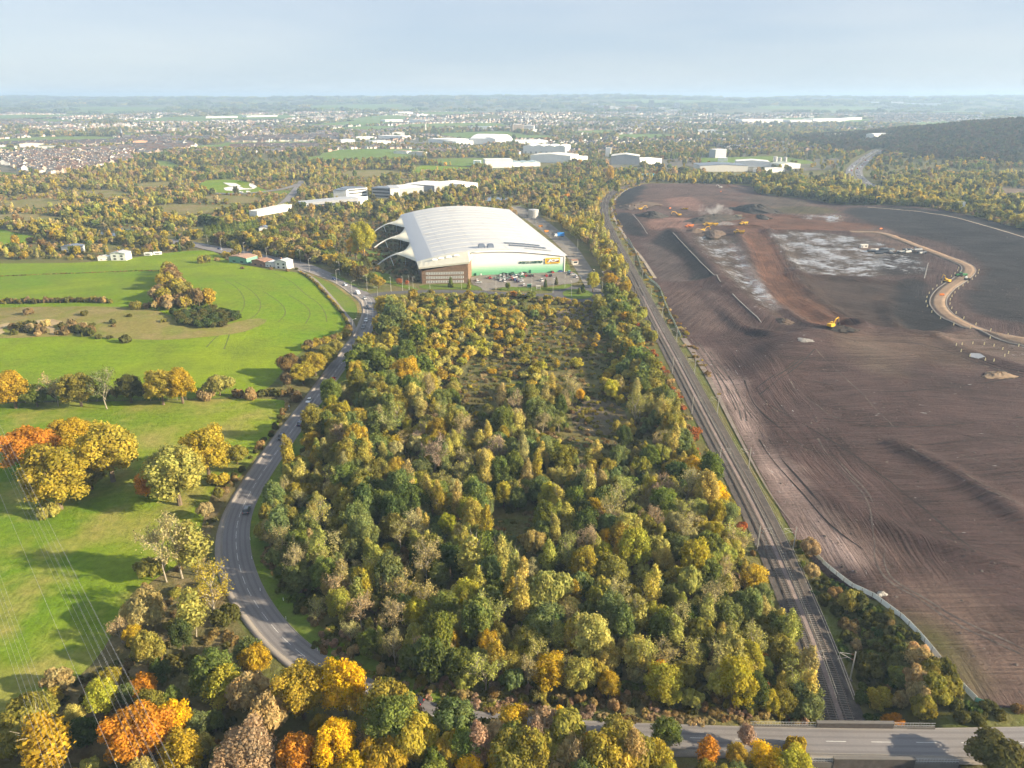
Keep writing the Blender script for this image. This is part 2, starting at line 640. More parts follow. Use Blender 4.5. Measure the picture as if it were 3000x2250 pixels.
M_VERGE = ground_mat('dry verge', ((0.25, 0.19, 0.075), (0.17, 0.13, 0.06), (0.13, 0.14, 0.03)), (0.05, 0.16, 0.9), 0.8, 1.0, 0.4)
M_REED = ground_mat('reed bed', ((0.145, 0.115, 0.075), (0.11, 0.10, 0.055), (0.165, 0.13, 0.09)), (0.05, 0.3, 1.1), 1.0, 1.2, 0.6)
M_HILL = ground_mat('hill ground', ((0.06, 0.055, 0.03), (0.05, 0.055, 0.025), (0.075, 0.06, 0.035)), (0.005, 0.03, 0.2), 0.6, 0.3, 0.8)
M_FARFIELD = ground_mat('far field', ((0.12, 0.19, 0.03), (0.16, 0.20, 0.04), (0.11, 0.16, 0.03)), (0.004, 0.02, 0.1), 0.3, 0.3, 0.3)
M_DIRT = ground_mat('bare sand', ((0.36, 0.28, 0.16), (0.30, 0.22, 0.12), (0.40, 0.33, 0.2)), (0.05, 0.2, 1.0), 0.5, 1.5, 0.2)
M_CHALK = ground_mat('white chippings', ((0.72, 0.70, 0.66), (0.66, 0.63, 0.58), (0.75, 0.73, 0.70)), (0.05, 0.2, 1.0), 0.3, 1.5, 0.1)
M_GRAVEL = ground_mat('pale track', ((0.30, 0.25, 0.20), (0.24, 0.20, 0.16), (0.34, 0.29, 0.23)), (0.03, 0.2, 1.2), 0.4, 2.0, 0.1)
M_HAUL = ground_mat('haul road earth', ((0.22, 0.155, 0.108), (0.19, 0.135, 0.095), (0.25, 0.18, 0.13)), (0.03, 0.15, 1.0), 0.5, 1.2, 0.15)
M_YARD = ground_mat('yard concrete', ((0.21, 0.19, 0.165), (0.17, 0.155, 0.14), (0.235, 0.215, 0.185)), (0.03, 0.15, 0.9), 0.2, 2.0, 0.05)
M_BALLAST = ground_mat('ballast', ((0.10, 0.086, 0.077), (0.08, 0.07, 0.065), (0.125, 0.105, 0.092)), (0.02, 0.4, 2.5), 1.0, 3.0, 0.15)
M_URBAN = ground_mat('built-up ground', ((0.14, 0.125, 0.10), (0.11, 0.115, 0.06), (0.19, 0.17, 0.15)), (0.01, 0.04, 0.2), 0.3, 0.3, 0.3)


def asphalt(name, a, b, worn):
    m, nt, p = newmat(name)
    v = pos(nt)
    c = mixc(nt, noise(nt, 0.05, 5, v, lo=0.4, hi=0.6), a, b)
    c = mixc(nt, noise(nt, 0.4, 6, v, rough=0.75, lo=0.5, hi=0.8), c, worn)
    g = noise(nt, 3.0, 4, v, rough=0.8, lo=0.2, hi=0.8)
    k = node(nt, 'ShaderNodeMapRange', {'Value': g, 'To Min': 0.86, 'To Max': 1.14})
    nt.links.new(node(nt, 'ShaderNodeVectorMath', {0: c, 'Scale': k.outputs[0]}, operation='SCALE').outputs[0], p.inputs['Base Color'])
    p.inputs['Roughness'].default_value = 0.85
    p.inputs['Specular IOR Level'].default_value = 0.25
    return m


M_ROAD = asphalt('asphalt', (0.18, 0.168, 0.168), (0.20, 0.186, 0.184), (0.215, 0.196, 0.19))
M_PATCH = asphalt('darker asphalt', (0.085, 0.082, 0.085), (0.10, 0.095, 0.095), (0.11, 0.105, 0.10))
M_FOOT = asphalt('footway asphalt', (0.23, 0.205, 0.18), (0.26, 0.23, 0.20), (0.195, 0.17, 0.15))
M_KERB = plain('kerb stone', (0.24, 0.22, 0.20), 0.9)
M_PAINT = plain('road paint', (0.52, 0.51, 0.48), 0.7, var=0.3, scale=1.5)

xs = np.r_[-9500, -7500, -6000, -4800, -3800, -3000, -2400, -1900, -1500, -1200, -980, -820, -700, -600, -520, -450, -400,
           np.arange(-360, 705, 4.5), 740, 790, 850, 930, 1020, 1120, 1220, 1330, 1440, 1560, 1700, 1900, 2200, 2600, 3200, 4000, 5000, 6500, 8000, 9500]
ys = np.r_[-150, -60, 0, 30, np.arange(50, 950, 4.5), 965, 990, 1020, 1060, 1110, 1170, 1240, 1320, 1400, 1490, 1590, 1700, 1810, 1930, 2060, 2200, 2400,
           2650, 2950, 3300, 3700, 4000, 4200, 4400, 4700, 5100, 5600, 6200, 6800, 7400, 8000, 8600, 9300, 10200, 11500, 13500]
GX, GY = np.meshgrid(xs, ys)
nx, ny = len(xs), len(ys)
gz = hb(GX.ravel(), GY.ravel())
ii, jj = np.meshgrid(np.arange(nx - 1), np.arange(ny - 1))
q0 = (jj * nx + ii).ravel()
g = obj('ground', mesh_np('ground', np.c_[GX.ravel(), GY.ravel(), gz], [np.c_[q0, q0 + 1, q0 + nx + 1, q0 + nx]], [M_SCRUB], smooth_=True))
tag(g, 'scrubby olive brown land running out to the horizon', kind='structure')

# ------------------------------------------------------------------ fields on the left
EXCL = []          # places kept clear of scattered trees: (poly) or (polyline, radius)


def keep(poly=None, line=None, r=0):
    EXCL.append((poly, line, r))


def field(name, S, mat, off, label, it=1, clear=True, step=6):
    w = smooth(Ps(S), it, True)
    o = sheet(name, w, off, mat, step, label=label)
    if clear:
        keep(poly=[tuple(q) for q in w])
    return o, w


field('meadow', Z1(-500, 190, 0, 185, 600, 180, 1050, 112, 1240, 106, 1300, 135, 1345, 175, 1500, 205, 1640, 232, 1745, 234, 1830, 265, 1950, 405, 2045, 530,
                   2055, 590, 1990, 640, 1900, 655, 1790, 690, 1690, 780, 1610, 900, 1500, 955, 1150, 990, 0, 1000, -500, 1005), M_MEADOW, 0.06,
      'bright green meadow on a low hill left of the road')
field('rough_grassland', Z1(-500, 450, 0, 445, 300, 440, 650, 440, 900, 450, 1010, 500, 1250, 570, 1430, 520, 1520, 505, 1600, 520, 1450, 590, 1300, 610, 1000, 640, 750, 632, 400, 610, 0, 630, -500, 640),
      M_ROUGH, 0.12, 'tan rough grass on the knoll in the meadow', 2)
field('pasture', [(-250, 1186), (0, 1182), (572, 1172), (840, 1166), (842, 1200), (790, 1285), (722, 1375), (655, 1450), (600, 1500), (592, 1580), (560, 1650), (470, 1740), (350, 1850), (270, 1970), (130, 2050), (-60, 2110), (-300, 2150)],
      M_PASTURE, 0.06, 'yellowish green pasture with autumn trees, lower left')
field('far_meadow', ZL(-200, 925, 0, 930, 110, 960, 270, 985, 290, 1010, 180, 1020, 0, 1040, -200, 1050), M_MEADOW, 0.06, 'small bright green field at the left edge beyond the cottages')
for S in (Z1(95, 545, 215, 520, 300, 510, 345, 522, 380, 530, 360, 545, 300, 545, 330, 575, 320, 610, 290, 610, 300, 570, 200, 545, 130, 560),
          Z1(-60, 560, 0, 545, 80, 530, 60, 550, 0, 575, 40, 590, 10, 605, -60, 610)):
    sheet('sand_patch', smooth(Ps(S), 1, True), 0.16, M_DIRT, 4, label='bare sandy scrape on the knoll')
sheet('lawn', smooth(Ps(Z1(1835, 262, 1880, 252, 1965, 285, 2050, 355, 2100, 430, 2110, 490, 2095, 518, 2075, 520, 2020, 450, 1930, 350)), 1, True), 0.10, M_LAWN, 5, label='grass triangle between the footpath and the junction')
keep(poly=Ps(Z1(1760, 225, 2020, 280, 2130, 400, 2130, 540, 2060, 560, 1950, 420)))
M_TRACK = ground_mat('worn grass', ((0.085, 0.13, 0.02), (0.11, 0.14, 0.03), (0.14, 0.13, 0.05)), (0.1, 0.3, 1.0), 0.3, 1.0, 0.1)
for S in (Z1(1310, 275, 1400, 330, 1440, 390, 1440, 440, 1420, 470), Z1(1380, 290, 1480, 340, 1540, 410, 1530, 470, 1470, 520, 1380, 560, 1280, 610, 1215, 680),
          Z1(1550, 350, 1660, 420, 1690, 480, 1640, 530), Z1(1700, 370, 1800, 430, 1835, 480, 1800, 540), Z1(1355, 590, 1340, 640, 1320, 690),
          Z1(1120, 385, 1180, 350, 1190, 325), Z1(1600, 235, 1720, 290, 1800, 370, 1880, 420, 1920, 480, 1925, 530), Z1(1470, 530, 1465, 560, 1440, 590)):
    c = resample(smooth(Ps(S), 2), 3)
    o = strip('wheel_track', c, -0.35, 0.35, 0.11, M_TRACK); o['label'] = 'faint curved wheel rut worn into the meadow'

# ------------------------------------------------------------------ main road
PAIRS = [((3700, 2242), (3700, 2135)), ((3000, 2236), (3000, 2143)), ((2400, 2226), (2400, 2143)), ((1875, 2205), (1875, 2132)), ((1600, 2188), (1600, 2119)), ((1400, 2165), (1411, 2104)),
         ((1250, 2135), (1288, 2085)), ((1130, 2100), (1188, 2045)), ((1000, 2050), (1060, 1985)), ((905, 2000), (985, 1945)), ((829, 1947), (925, 1905)),
         ((760, 1884), (862, 1852)), ((703, 1801), (804, 1788)), ((658, 1728), (763, 1720)), ((629, 1643), (734, 1637)), ((633, 1561), (727, 1556)), ((663, 1482), (741, 1486)),
         ((728, 1384), (788, 1396)), ((801, 1282), (858, 1294)), ((868, 1200), (916, 1210)), ((890, 1172), (938, 1182)), ((960, 1078), (1004, 1087)), ((1022, 1000), (1064, 1008)),
         ((1050, 955), (1094, 962)), ((1062, 915), (1106, 918)), ((1057, 888), (1097, 880)), ((1040, 871), (1078, 860)), ((1022, 856), (1056, 846)), ((990, 834), (1022, 827)),
         ((950, 815), (980, 807)), ((905, 797), (928, 786)), ((870, 783), (885, 771)), ((820, 772), (832, 760)), ((765, 761), (776, 750)), ((700, 747), (708, 737)), ((645, 736), (652, 727)),
         ((590, 726), (597, 717)), ((520, 714), (527, 705)), ((430, 704), (437, 696))]
Lw = np.array([P(*a, fn=hb0) for a, b in PAIRS]); Rw = np.array([P(*b, fn=hb0) for a, b in PAIRS])
Lw = np.array(smooth(Lw, 2)); Rw = np.array(smooth(Rw, 2))
mid = (Lw + Rw) / 2
half = np.linalg.norm(Lw - Rw, axis=1) / 2
sarc = np.r_[0, np.cumsum(np.hypot(*(mid[1:] - mid[:-1]).T))]
NR = int(sarc[-1] / 3)
sr = np.linspace(0, sarc[-1], NR)
road_c = np.c_[np.interp(sr, sarc, mid[:, 0]), np.interp(sr, sarc, mid[:, 1])]
half = np.interp(sr, sarc, half)
for _ in range(6):
    half[1:-1] = (half[:-2] + half[1:-1] * 2 + half[2:]) / 4
half = np.clip(half, 3.9, 8.5)
s_junction = float(sr[np.argmin(np.hypot(*(road_c - P(1075, 895)).T))])
s_bend = float(sr[np.argmin(np.hypot(*(road_c - P(1150, 2075, fn=hb0)).T))])
foot = np.where((sr < s_junction + 25), np.clip((half * 2 - 7.4), 1.6, 3.2), 1.7)
o_road = strip('road', road_c, -half, half - foot, 0.10, M_ROAD, fn=hb0)
o_road['label'] = 'grey two lane road sweeping round the wood'
o = strip('footway', road_c, half - foot, half, 0.22, M_FOOT, fn=hb0, skirt=0.25); o['label'] = 'worn footway along the outer edge of the road'
o = strip('kerb', road_c, half - foot - 0.16, half - foot - 0.004, 0.225, M_KERB, fn=hb0, skirt=0.2); o['label'] = 'pale kerb line between road and footway'
o = strip('kerb', road_c, -half - 0.16, -half - 0.004, 0.2, M_KERB, fn=hb0, skirt=0.2); o['label'] = 'pale kerb line on the inner side of the bend'
keep(line=[tuple(q) for q in road_c[::3]], r=8.5)
# worn wheel paths, slightly paler than the lane
lane_c = -(foot) / 2           # offset of the carriageway centre from the ribbon centre
M_WORN = asphalt('polished wheel path', (0.15, 0.14, 0.14), (0.165, 0.154, 0.152), (0.158, 0.148, 0.146))
for k, dd in enumerate((-2.5, -1.0, 1.0, 2.5)):
    strip('wheel_path', road_c, lane_c + dd - 0.28, lane_c + dd + 0.28, 0.104, M_WORN, fn=hb0, parent=o_road)
tt = tangents(road_c)
nn = np.c_[-tt[:, 1], tt[:, 0]]


def mark(s0, s1, off, w, name='lane_marking'):
    """one painted dash from arc length s0 to s1 at a lateral offset from the carriageway centre"""
    ss = np.linspace(s0, s1, 3)
    c = np.c_[np.interp(ss, sr, road_c[:, 0]), np.interp(ss, sr, road_c[:, 1])]
    n_ = np.c_[np.interp(ss, sr, nn[:, 0]), np.interp(ss, sr, nn[:, 1])]
    lc = np.interp(ss, sr, lane_c)
    off = np.broadcast_to(off, 3)
    return strip(name, c + n_ * (lc + off)[:, None], -w / 2, w / 2, 0.109, M_PAINT, fn=hb0, parent=o_road)


s = 20.0
while s < s_junction - 55:
    mark(s, s + 4.0, 0, 0.13)
    s += 6.0 if s > s_bend + 10 else 9.0
s = s_junction + 90
while s < sr[-1] - 20:
    mark(s, s + 4, 0, 0.2); s += 9
for a in np.arange(s_junction - 50, s_junction + 20, 9.0):
    mark(a, a + 8.9, 1.6 + 0.3, 0.16)
    mark(a, a + 8.9, -1.6 + 0.3, 0.16)
for a in np.arange(s_junction - 46, s_junction + 18, 3.6):
    mark(a, a + 0.32, 0.3, 3.0, 'hatch_marking')
for a in np.arange(s_junction + 34, s_junction + 84, 4.4):
    mark(a, a + 0.32, 0.2, 2.6, 'hatch_marking')
for a in np.arange(s_junction - 66, s_junction - 52, 5):
    mark(a, a + 4.8, 0.8, 0.16)

# side footpath, estate road, service road, car park
o = strip('footpath', resample(smooth(Ps(Z1(1700, 195, 1760, 225, 1840, 265, 1940, 370, 2030, 480, 2075, 530, 2090, 600)), 2), 4), -1.3, 1.3, 0.14, M_FOOT)
o['label'] = 'narrow path crossing the grass by the junction'
est_c = resample(smooth(Ps([(1078, 868), (1110, 861), (1160, 857), (1270, 853), (1412, 856), (1500, 862), (1580, 866), (1640, 862), (1680, 858)]), 2), 4)
o = strip('estate_road', est_c, -3.6, 3.6, 0.13, M_PATCH); o['label'] = 'estate road in front of the big warehouse'
keep(line=[tuple(q) for q in est_c[::3]], r=6.5)
svc_c = resample(smooth(Ps([(1728, 866), (1742, 846), (1725, 815), (1708, 783), (1690, 757), (1676, 733), (1648, 703), (1615, 675), (1575, 645), (1535, 620), (1500, 605)]), 2), 4)
o = strip('service_road', svc_c, np.linspace(5, 13, len(svc_c)), np.linspace(-5, -9, len(svc_c)), 0.12, M_YARD); o['label'] = 'pale concrete service road along the warehouse side'
keep(line=[tuple(q) for q in svc_c], r=13)
isl = P(1693, 862)
ring = [isl + np.array((math.cos(a) * 17, math.sin(a) * 21)) for a in np.linspace(0, 2 * math.pi, 40, endpoint=False)]
o = sheet('turning_circle', ring, 0.16, M_PATCH, 4, label='looped end of the estate road'); keep(poly=[tuple(isl + (np.array(q) - isl) * 1.15) for q in ring])
sheet('lawn', [isl + np.array((math.cos(a) * 10, math.sin(a) * 13)) for a in np.linspace(0, 2 * math.pi, 30, endpoint=False)], 0.28, M_LAWN, 3, label='planted island in the turning loop')
cp = smooth(Ps(RB(130, 690, 700, 655, 1330, 625, 1480, 660, 1550, 740, 1500, 795, 1300, 815, 1100, 830, 650, 848, 430, 855, 400, 895, 280, 900, 270, 850, 130, 810)), 1, True)
sheet('car_park', cp, 0.15, M_YARD, 4, label='pale tarmac car park in front of the green facade'); keep(poly=cp)
for S, lab in ((RA(780, 1362, 1230, 1345, 1600, 1335, 1830, 1405, 1850, 1445, 1300, 1425, 880, 1425), 'mown lawn in front of the timber office'),
               (RB(430, 890, 560, 842, 900, 852, 1200, 850, 1380, 805, 1490, 812, 1340, 880, 1100, 893, 700, 893), 'mown strip between car park and estate road'),
               (RA(-100, 1250, 100, 1135, 300, 1150, 440, 1300, 470, 1350, 680, 1370, 850, 1440, 700, 1450, 420, 1360, 150, 1290), 'dark shaded lawn left of the big warehouse'),
               (RA(-200, 780, 0, 790, 250, 850, 340, 900, 200, 970, -200, 960), 'grass slope below the sail canopies'),
               (RC(80, 20, 260, 40, 600, 210, 760, 340, 900, 350, 830, 380, 640, 290, 300, 120), 'grass verge above the junction'),
               (RC(1000, 500, 1080, 490, 1110, 700, 1120, 860, 1070, 870, 1040, 740, 990, 600), 'grass wedge beside the junction'),
               (RB(1350, 500, 1370, 500, 1420, 600, 1440, 640, 1330, 640), 'grass corner at the warehouse end')):
    w = smooth(Ps(S), 1, True)
    sheet('lawn', w, 0.19, M_LAWN, 4, label=lab); keep(poly=[tuple(q) for q in w])
o = strip('grass_verge', road_c[(sr > s_bend - 10) & (sr < s_bend + 235)], -half[(sr > s_bend - 10) & (sr < s_bend + 235)] - 5.2, -half[(sr > s_bend - 10) & (sr < s_bend + 235)] - 0.17, 0.07, M_LAWN, fn=hb0)
o['label'] = 'green verge on the inside of the bend'
o = strip('dry_verge', road_c[(sr > s_junction - 30) & (sr < s_junction + 110)], half[(sr > s_junction - 30) & (sr < s_junction + 110)] + 0.02, half[(sr > s_junction - 30) & (sr < s_junction + 110)] + 2.6, 0.16, M_VERGE)
o['label'] = 'strip of dry yellow grass beside the junction'

# ------------------------------------------------------------------ glades in the wood
GLADES = [(VV(1135, 705, 1200, 690, 1290, 690, 1322, 750, 1330, 800, 1290, 830, 1200, 800, 1145, 790), M_GLADE, 'dark scrubby glade beside the far end of the wood'),
          (VV(1195, 668, 1275, 655, 1290, 690, 1240, 695, 1195, 690), M_REED, 'tan reed patch at the far end of the wood'),
          (VV(1150, 700, 1205, 692, 1235, 715, 1180, 728, 1145, 720), M_REED, 'pinkish reeds at the edge of the scrubby glade'),
          (VV(1025, 770, 1100, 760, 1130, 800, 1090, 830, 1060, 880, 1050, 960, 990, 960, 985, 880, 1000, 820), M_GLADE, 'brown grassy glade in the middle of the wood'),
          (VV(1235, 868, 1300, 858, 1350, 880, 1360, 925, 1300, 945, 1235, 935), M_REED, 'grey brown reed bed in the wood'),
          (VV(1090, 965, 1180, 940, 1290, 940, 1400, 950, 1420, 1000, 1330, 1005, 1180, 985), M_GLADE, 'olive grass clearing across the wood'),
          (VV(1190, 800, 1290, 830, 1320, 870, 1260, 860, 1200, 840), M_GLADE, 'brown gap between golden bushes'),
          (VV(1035, 1125, 1110, 1118, 1190, 1140, 1190, 1180, 1110, 1190, 1040, 1170), M_GLADE, 'small grassy clearing inside the near wood')]
glade_polys = []
for S, m, lab in GLADES:
    w = smooth(Ps(S), 2, True)
    sheet('glade', w, 0.07 if m is M_GLADE else 0.13, m, 5, label=lab)
    glade_polys.append([tuple(q) for q in w])

# ------------------------------------------------------------------ earthworks site
def site_sheet():
    b = resample(smooth(list(site_poly), 1, True) + [smooth(list(site_poly), 1, True)[0]], 5)[:-1]
    x0, y0 = b.min(0); x1, y1 = b.max(0)
    P_ = [b]
    for (ya, yb, st) in ((y0, 420, 2.8), (420, y1, 4.2)):
        gx, gy = np.meshgrid(np.arange(x0, x1, st), np.arange(ya, yb, st))
        gx, gy = gx.ravel(), gy.ravel()
        keepm = (sdpoly(gx, gy, [tuple(q) for q in b]) < -1.8) & (gx < 0.82 * gy + 60)
        P_.append(np.c_[gx, gy][keepm])
    pts = np.concatenate(P_)
    vc, _, fc, _, _, _ = delaunay_2d_cdt([Vector((float(q[0]), float(q[1]))) for q in pts], [], [list(range(len(b)))], 1, 1e-4)
    V = np.array([(q.x, q.y) for q in vc])
    tri = np.array([f for f in fc if len(f) == 3])
    e1, e2 = V[tri[:, 1]] - V[tri[:, 0]], V[tri[:, 2]] - V[tri[:, 0]]
    fl = e1[:, 0] * e2[:, 1] - e1[:, 1] * e2[:, 0] < 0
    tri[fl] = tri[fl][:, ::-1]
    x, y = V[:, 0], V[:, 1]
    z = h(x, y) + 0.14
    n = len(V)
    col = np.tile(np.array((0.108, 0.080, 0.072)), (n, 1))
    wet = np.full(n, 0.19)
    flow = np.c_[x * 0.5 + y * 0.85, x * 0.85 - y * 0.5]
    # the near slopes: tracks fan out from the mound
    dx, dy = x - MOUND[0], y - MOUND[1]
    rr, aa = np.hypot(dx, dy), np.arctan2(dy, dx)
    near = y < MOUND[1] + 10
    wq = 5 * (fbm(x / 60, y / 60, 72) - .5)
    th_ = np.choose(np.clip((3.4 * fbm(x / 70, y / 70, 73)).astype(int), 0, 3), (R(-28), R(8), R(-14), R(62)))
    flow[near] = np.c_[x * np.cos(th_) + y * np.sin(th_), -x * np.sin(th_) + y * np.cos(th_) + wq][near]
    lf = near & (polydist(x, y, RAIL_C) < 48)
    flow[lf] = np.c_[y, polydist(x, y, RAIL_C) + wq][lf]

    def zone(S, c, w=None, feather=4, it=1, wob=5, fl_=None):
        poly = [tuple(q) for q in smooth([P0(*q) for q in S], it, True)]
        sd = sdpoly(x, y, poly) + wob * (fbm(x / 14, y / 14, 8) - 0.5) * 2
        f = sstep(feather, -feather, sd) if False else np.clip(0.5 - sd / (2 * feather), 0, 1)
        col[:] = col * (1 - f[:, None]) + np.array(c) * f[:, None]
        if w is not None:
            wet[:] = wet * (1 - f) + w * f
        if fl_ is not None:
            a = R(fl_)
            k = sd < 0
            flow[k] = np.c_[x * math.cos(a) + y * math.sin(a), -x * math.sin(a) + y * math.cos(a)][k]

    dark, red, tan, pink, pale, olive = (0.033, 0.034, 0.036), (0.185, 0.108, 0.07), (0.18, 0.142, 0.112), (0.27, 0.18, 0.14), (0.27, 0.225, 0.19), (0.125, 0.107, 0.083)
    zone(ZC(180, 60, 800, 60, 830, 130, 1230, 190, 1300, 260, 800, 250, 500, 330, 260, 340, 100, 200), (0.145, 0.105, 0.085), 0.22, 8)
    zone(ZC(90, 120, 170, 85, 250, 75, 250, 100, 180, 170, 150, 215, 110, 200), dark, 0.02, 4)
    zone(ZC(95, 215, 185, 222, 262, 330, 235, 350, 150, 330, 110, 270), dark, 0, 3)
    zone(ZC(230, 360, 330, 395, 430, 470, 470, 540, 460, 590, 330, 575, 290, 530), (0.135, 0.118, 0.108), 0.05, 4)
    zone(ZC(262, 372, 330, 332, 390, 322, 500, 438, 622, 562, 560, 582, 470, 578, 478, 520, 420, 450, 330, 400), dark, 0, 2.5, wob=2)
    zone(ZC(250, 262, 340, 245, 520, 250, 520, 290, 430, 318, 285, 324), pink, 0.0, 3, wob=1.5, fl_=70)
    zone(ZC(320, 155, 470, 135, 555, 175, 550, 218, 440, 205), pink, 0.05, 5)
    zone(ZC(640, 262, 900, 236, 1300, 275, 1500, 300, 1300, 326, 860, 322, 700, 332), red, 0.15, 5, fl_=0)
    zone(ZC(680, 150, 780, 200, 860, 240, 740, 250, 660, 190), red, 0.1, 6, fl_=140)
    zone(ZC(760, 140, 960, 130, 1100, 160, 1100, 190, 900, 200, 770, 170), olive, 0.3, 6)
    zone(ZC(860, 200, 1100, 190, 1240, 210, 1240, 230, 1000, 235), (0.12, 0.115, 0.06), 0.1, 6)
    zone(ZC(1040, 240, 1130, 232, 1160, 255, 1080, 265), (0.2, 0.16, 0.13), 0.75, 5)
    zone(ZC(1150, 236, 1270, 232, 1290, 265, 1200, 280), (0.2, 0.16, 0.13), 0.75, 5)
    zone(ZC(470, 348, 700, 342, 770, 460, 860, 620, 965, 745, 900, 790, 690, 590, 600, 480), olive, 0.56, 4, fl_=115)
    zone(ZC(885, 325, 1300, 332, 1560, 400, 1700, 500, 1690, 558, 1300, 562, 1000, 540, 930, 440), olive, 0.66, 4, fl_=160)
    zone(ZC(1480, 430, 1640, 420, 1700, 500, 1690, 560, 1430, 560), (0.06, 0.055, 0.052), 0.56, 5, fl_=20)
    for S_ in (ZC(690, 395, 720, 385, 765, 470, 850, 600, 950, 735, 925, 760, 880, 730, 800, 600, 730, 490), ZC(905, 405, 930, 415, 1000, 540, 1110, 690, 1190, 785, 1165, 790, 1060, 690, 960, 550), ZC(640, 262, 720, 275, 700, 290, 560, 292)):
        zone(S_, (0.30, 0.265, 0.235), 0.74, 3, wob=4)
    zone(ZC(980, 545, 1300, 570, 1560, 590, 1700, 700, 1900, 830, 1640, 868, 1500, 850, 1200, 790, 1060, 680), (0.092, 0.073, 0.06), 0.03, 5, fl_=130)
    zone(ZC(1540, 590, 1680, 560, 1780, 700, 1920, 838, 1640, 866, 1510, 800, 1510, 680), dark, 0.0, 4)
    zone(ZC(1240, 200, 1560, 208, 1900, 258, 2212, 352, 2700, 480, 2700, 960, 2212, 800, 2060, 785, 1930, 740, 1890, 680, 1960, 580, 2010, 500, 1900, 430, 1750, 370, 1560, 330, 1380, 270), (0.047, 0.047, 0.048), 0.0, 4, fl_=-30)
    zone(ZC(1300, 312, 1480, 305, 1560, 345, 1720, 420, 1560, 405, 1400, 335), tan, 0.1, 4)
    zone(ZC(1380, 390, 1500, 395, 1640, 400, 1700, 420, 1500, 435, 1370, 415), tan, 0.1, 4)
    zone(ZC(1740, 880, 1950, 848, 2212, 905, 2500, 960, 2500, 1060, 2212, 1015, 2000, 985, 1850, 940), (0.19, 0.155, 0.125), 0.3, 5)
    zone(ZC(1220, 885, 1480, 880, 1900, 905, 2060, 1000, 1900, 1045, 1500, 990, 1280, 960), (0.155, 0.12, 0.092), 0.05, 8)
    zone(ZC(370, 610, 560, 640, 700, 760, 730, 830, 640, 840, 450, 830, 400, 700), (0.16, 0.125, 0.108), 0.05, 8)
    zone(Z5(300, 20, 360, 30, 520, 220, 570, 380, 700, 560, 850, 700, 1010, 850, 900, 880, 760, 760, 640, 620, 500, 400, 400, 200), (0.44, 0.375, 0.325), 0.36, 6)
    zone(Z5(840, 700, 960, 780, 1060, 850, 1200, 960, 1593, 1160, 1593, 1060, 1200, 900, 1020, 800), (0.15, 0.117, 0.096), 0.07, 8)
    zone(Z5(1030, 960, 1300, 1000, 1593, 1190, 2000, 1250, 2000, 1440, 1440, 1410, 1250, 1190, 1130, 1070), (0.20, 0.155, 0.122), 0.02, 10)
    zone(Z5(1130, 1090, 1230, 1110, 1390, 1260, 1420, 1360, 1400, 1410, 1300, 1290, 1200, 1160), (0.13, 0.135, 0.05), 0.0, 5)
    zone(Z5(880, 20, 1000, 10, 1130, 90, 1090, 160, 960, 120), (0.17, 0.14, 0.108), 0.05, 8)
    dh = polydist(x, y, HAUL)
    f = np.clip((13 + 3 * (fbm(x / 8, y / 8, 2) - 0.5) - dh) / 3, 0, 1)
    col[:] = col * (1 - f[:, None]) + np.array(red) * f[:, None]
    wet[:] = wet * (1 - f) + 0.06 * f
    hp = resample(HAUL, 4)
    k = dh < 16
    along = np.array([np.argmin((hp[:, 0] - a) ** 2 + (hp[:, 1] - b_) ** 2) for a, b_ in V[k]]) * 4.0
    flow[k] = np.c_[along, dh[k]]
    col *= np.array((0.60, 0.53, 0.555))
    me = mesh_np('earthworks', np.c_[V, z], [tri], [], smooth_=True)
    a = me.attributes.new('soil', 'FLOAT_VECTOR', 'POINT'); a.data.foreach_set('vector', col.astype(np.float32).ravel())
    a = me.attributes.new('flow', 'FLOAT_VECTOR', 'POINT'); a.data.foreach_set('vector', np.c_[flow, np.zeros(n)].astype(np.float32).ravel())
    a = me.attributes.new('wet', 'FLOAT', 'POINT'); a.data.foreach_set('value', wet.astype(np.float32))
    m, nt, p = newmat('worked earth')
    soil = node(nt, 'ShaderNodeAttribute', attribute_name='soil').outputs['Vector']
    fw = node(nt, 'ShaderNodeAttribute', attribute_name='flow').outputs['Vector']
    wt = node(nt, 'ShaderNodeAttribute', attribute_name='wet').outputs['Fac']
    v = pos(nt)
    f1 = node(nt, 'ShaderNodeMapping', {'Vector': fw, 'Scale': (0.018, 0.42, 1)}).outputs[0]
    f2 = node(nt, 'ShaderNodeMapping', {'Vector': fw, 'Scale': (0.05, 1.3, 1)}).outputs[0]
    st1 = noise(nt, 1.0, 6, f1, rough=0.65, dist=0.6, lo=0.3, hi=0.72)
    fx_ = pos(nt, (0.04, 1.1, 0.1), (0, 0, 0.9))
    st3 = noise(nt, 1.0, 4, fx_, rough=0.6, dist=0.5, lo=0.3, hi=0.7)
    pk = noise(nt, 0.03, 3, v, lo=0.45, hi=0.58)
    st2 = noise(nt, 1.0, 4, f2, rough=0.6, dist=0.4, lo=0.3, hi=0.7)
    mx_ = node(nt, 'ShaderNodeMix', data_type='FLOAT')
    for i_, s_ in ((0, pk), (2, st2), (3, st3)):
        nt.links.new(s_, mx_.inputs[i_])
    st2 = mx_.outputs[0]
    gr = noise(nt, 0.9, 6, v, rough=0.75, lo=0.2, hi=0.8)
    pt = noise(nt, 0.035, 5, v, lo=0.3, hi=0.7)
    sc = node(nt, 'ShaderNodeMath', {0: st1, 1: 0.7}, operation='MULTIPLY')
    sc = node(nt, 'ShaderNodeMath', {0: st2, 1: 0.6, 2: sc.outputs[0]}, operation='MULTIPLY_ADD')
    sc = node(nt, 'ShaderNodeMath', {0: gr, 1: 0.75, 2: sc.outputs[0]}, operation='MULTIPLY_ADD')
    sc = node(nt, 'ShaderNodeMath', {0: pt, 1: 0.7, 2: sc.outputs[0]}, operation='MULTIPLY_ADD')
    sc = node(nt, 'ShaderNodeMath', {0: sc.outputs[0], 1: -0.28}, operation='ADD')
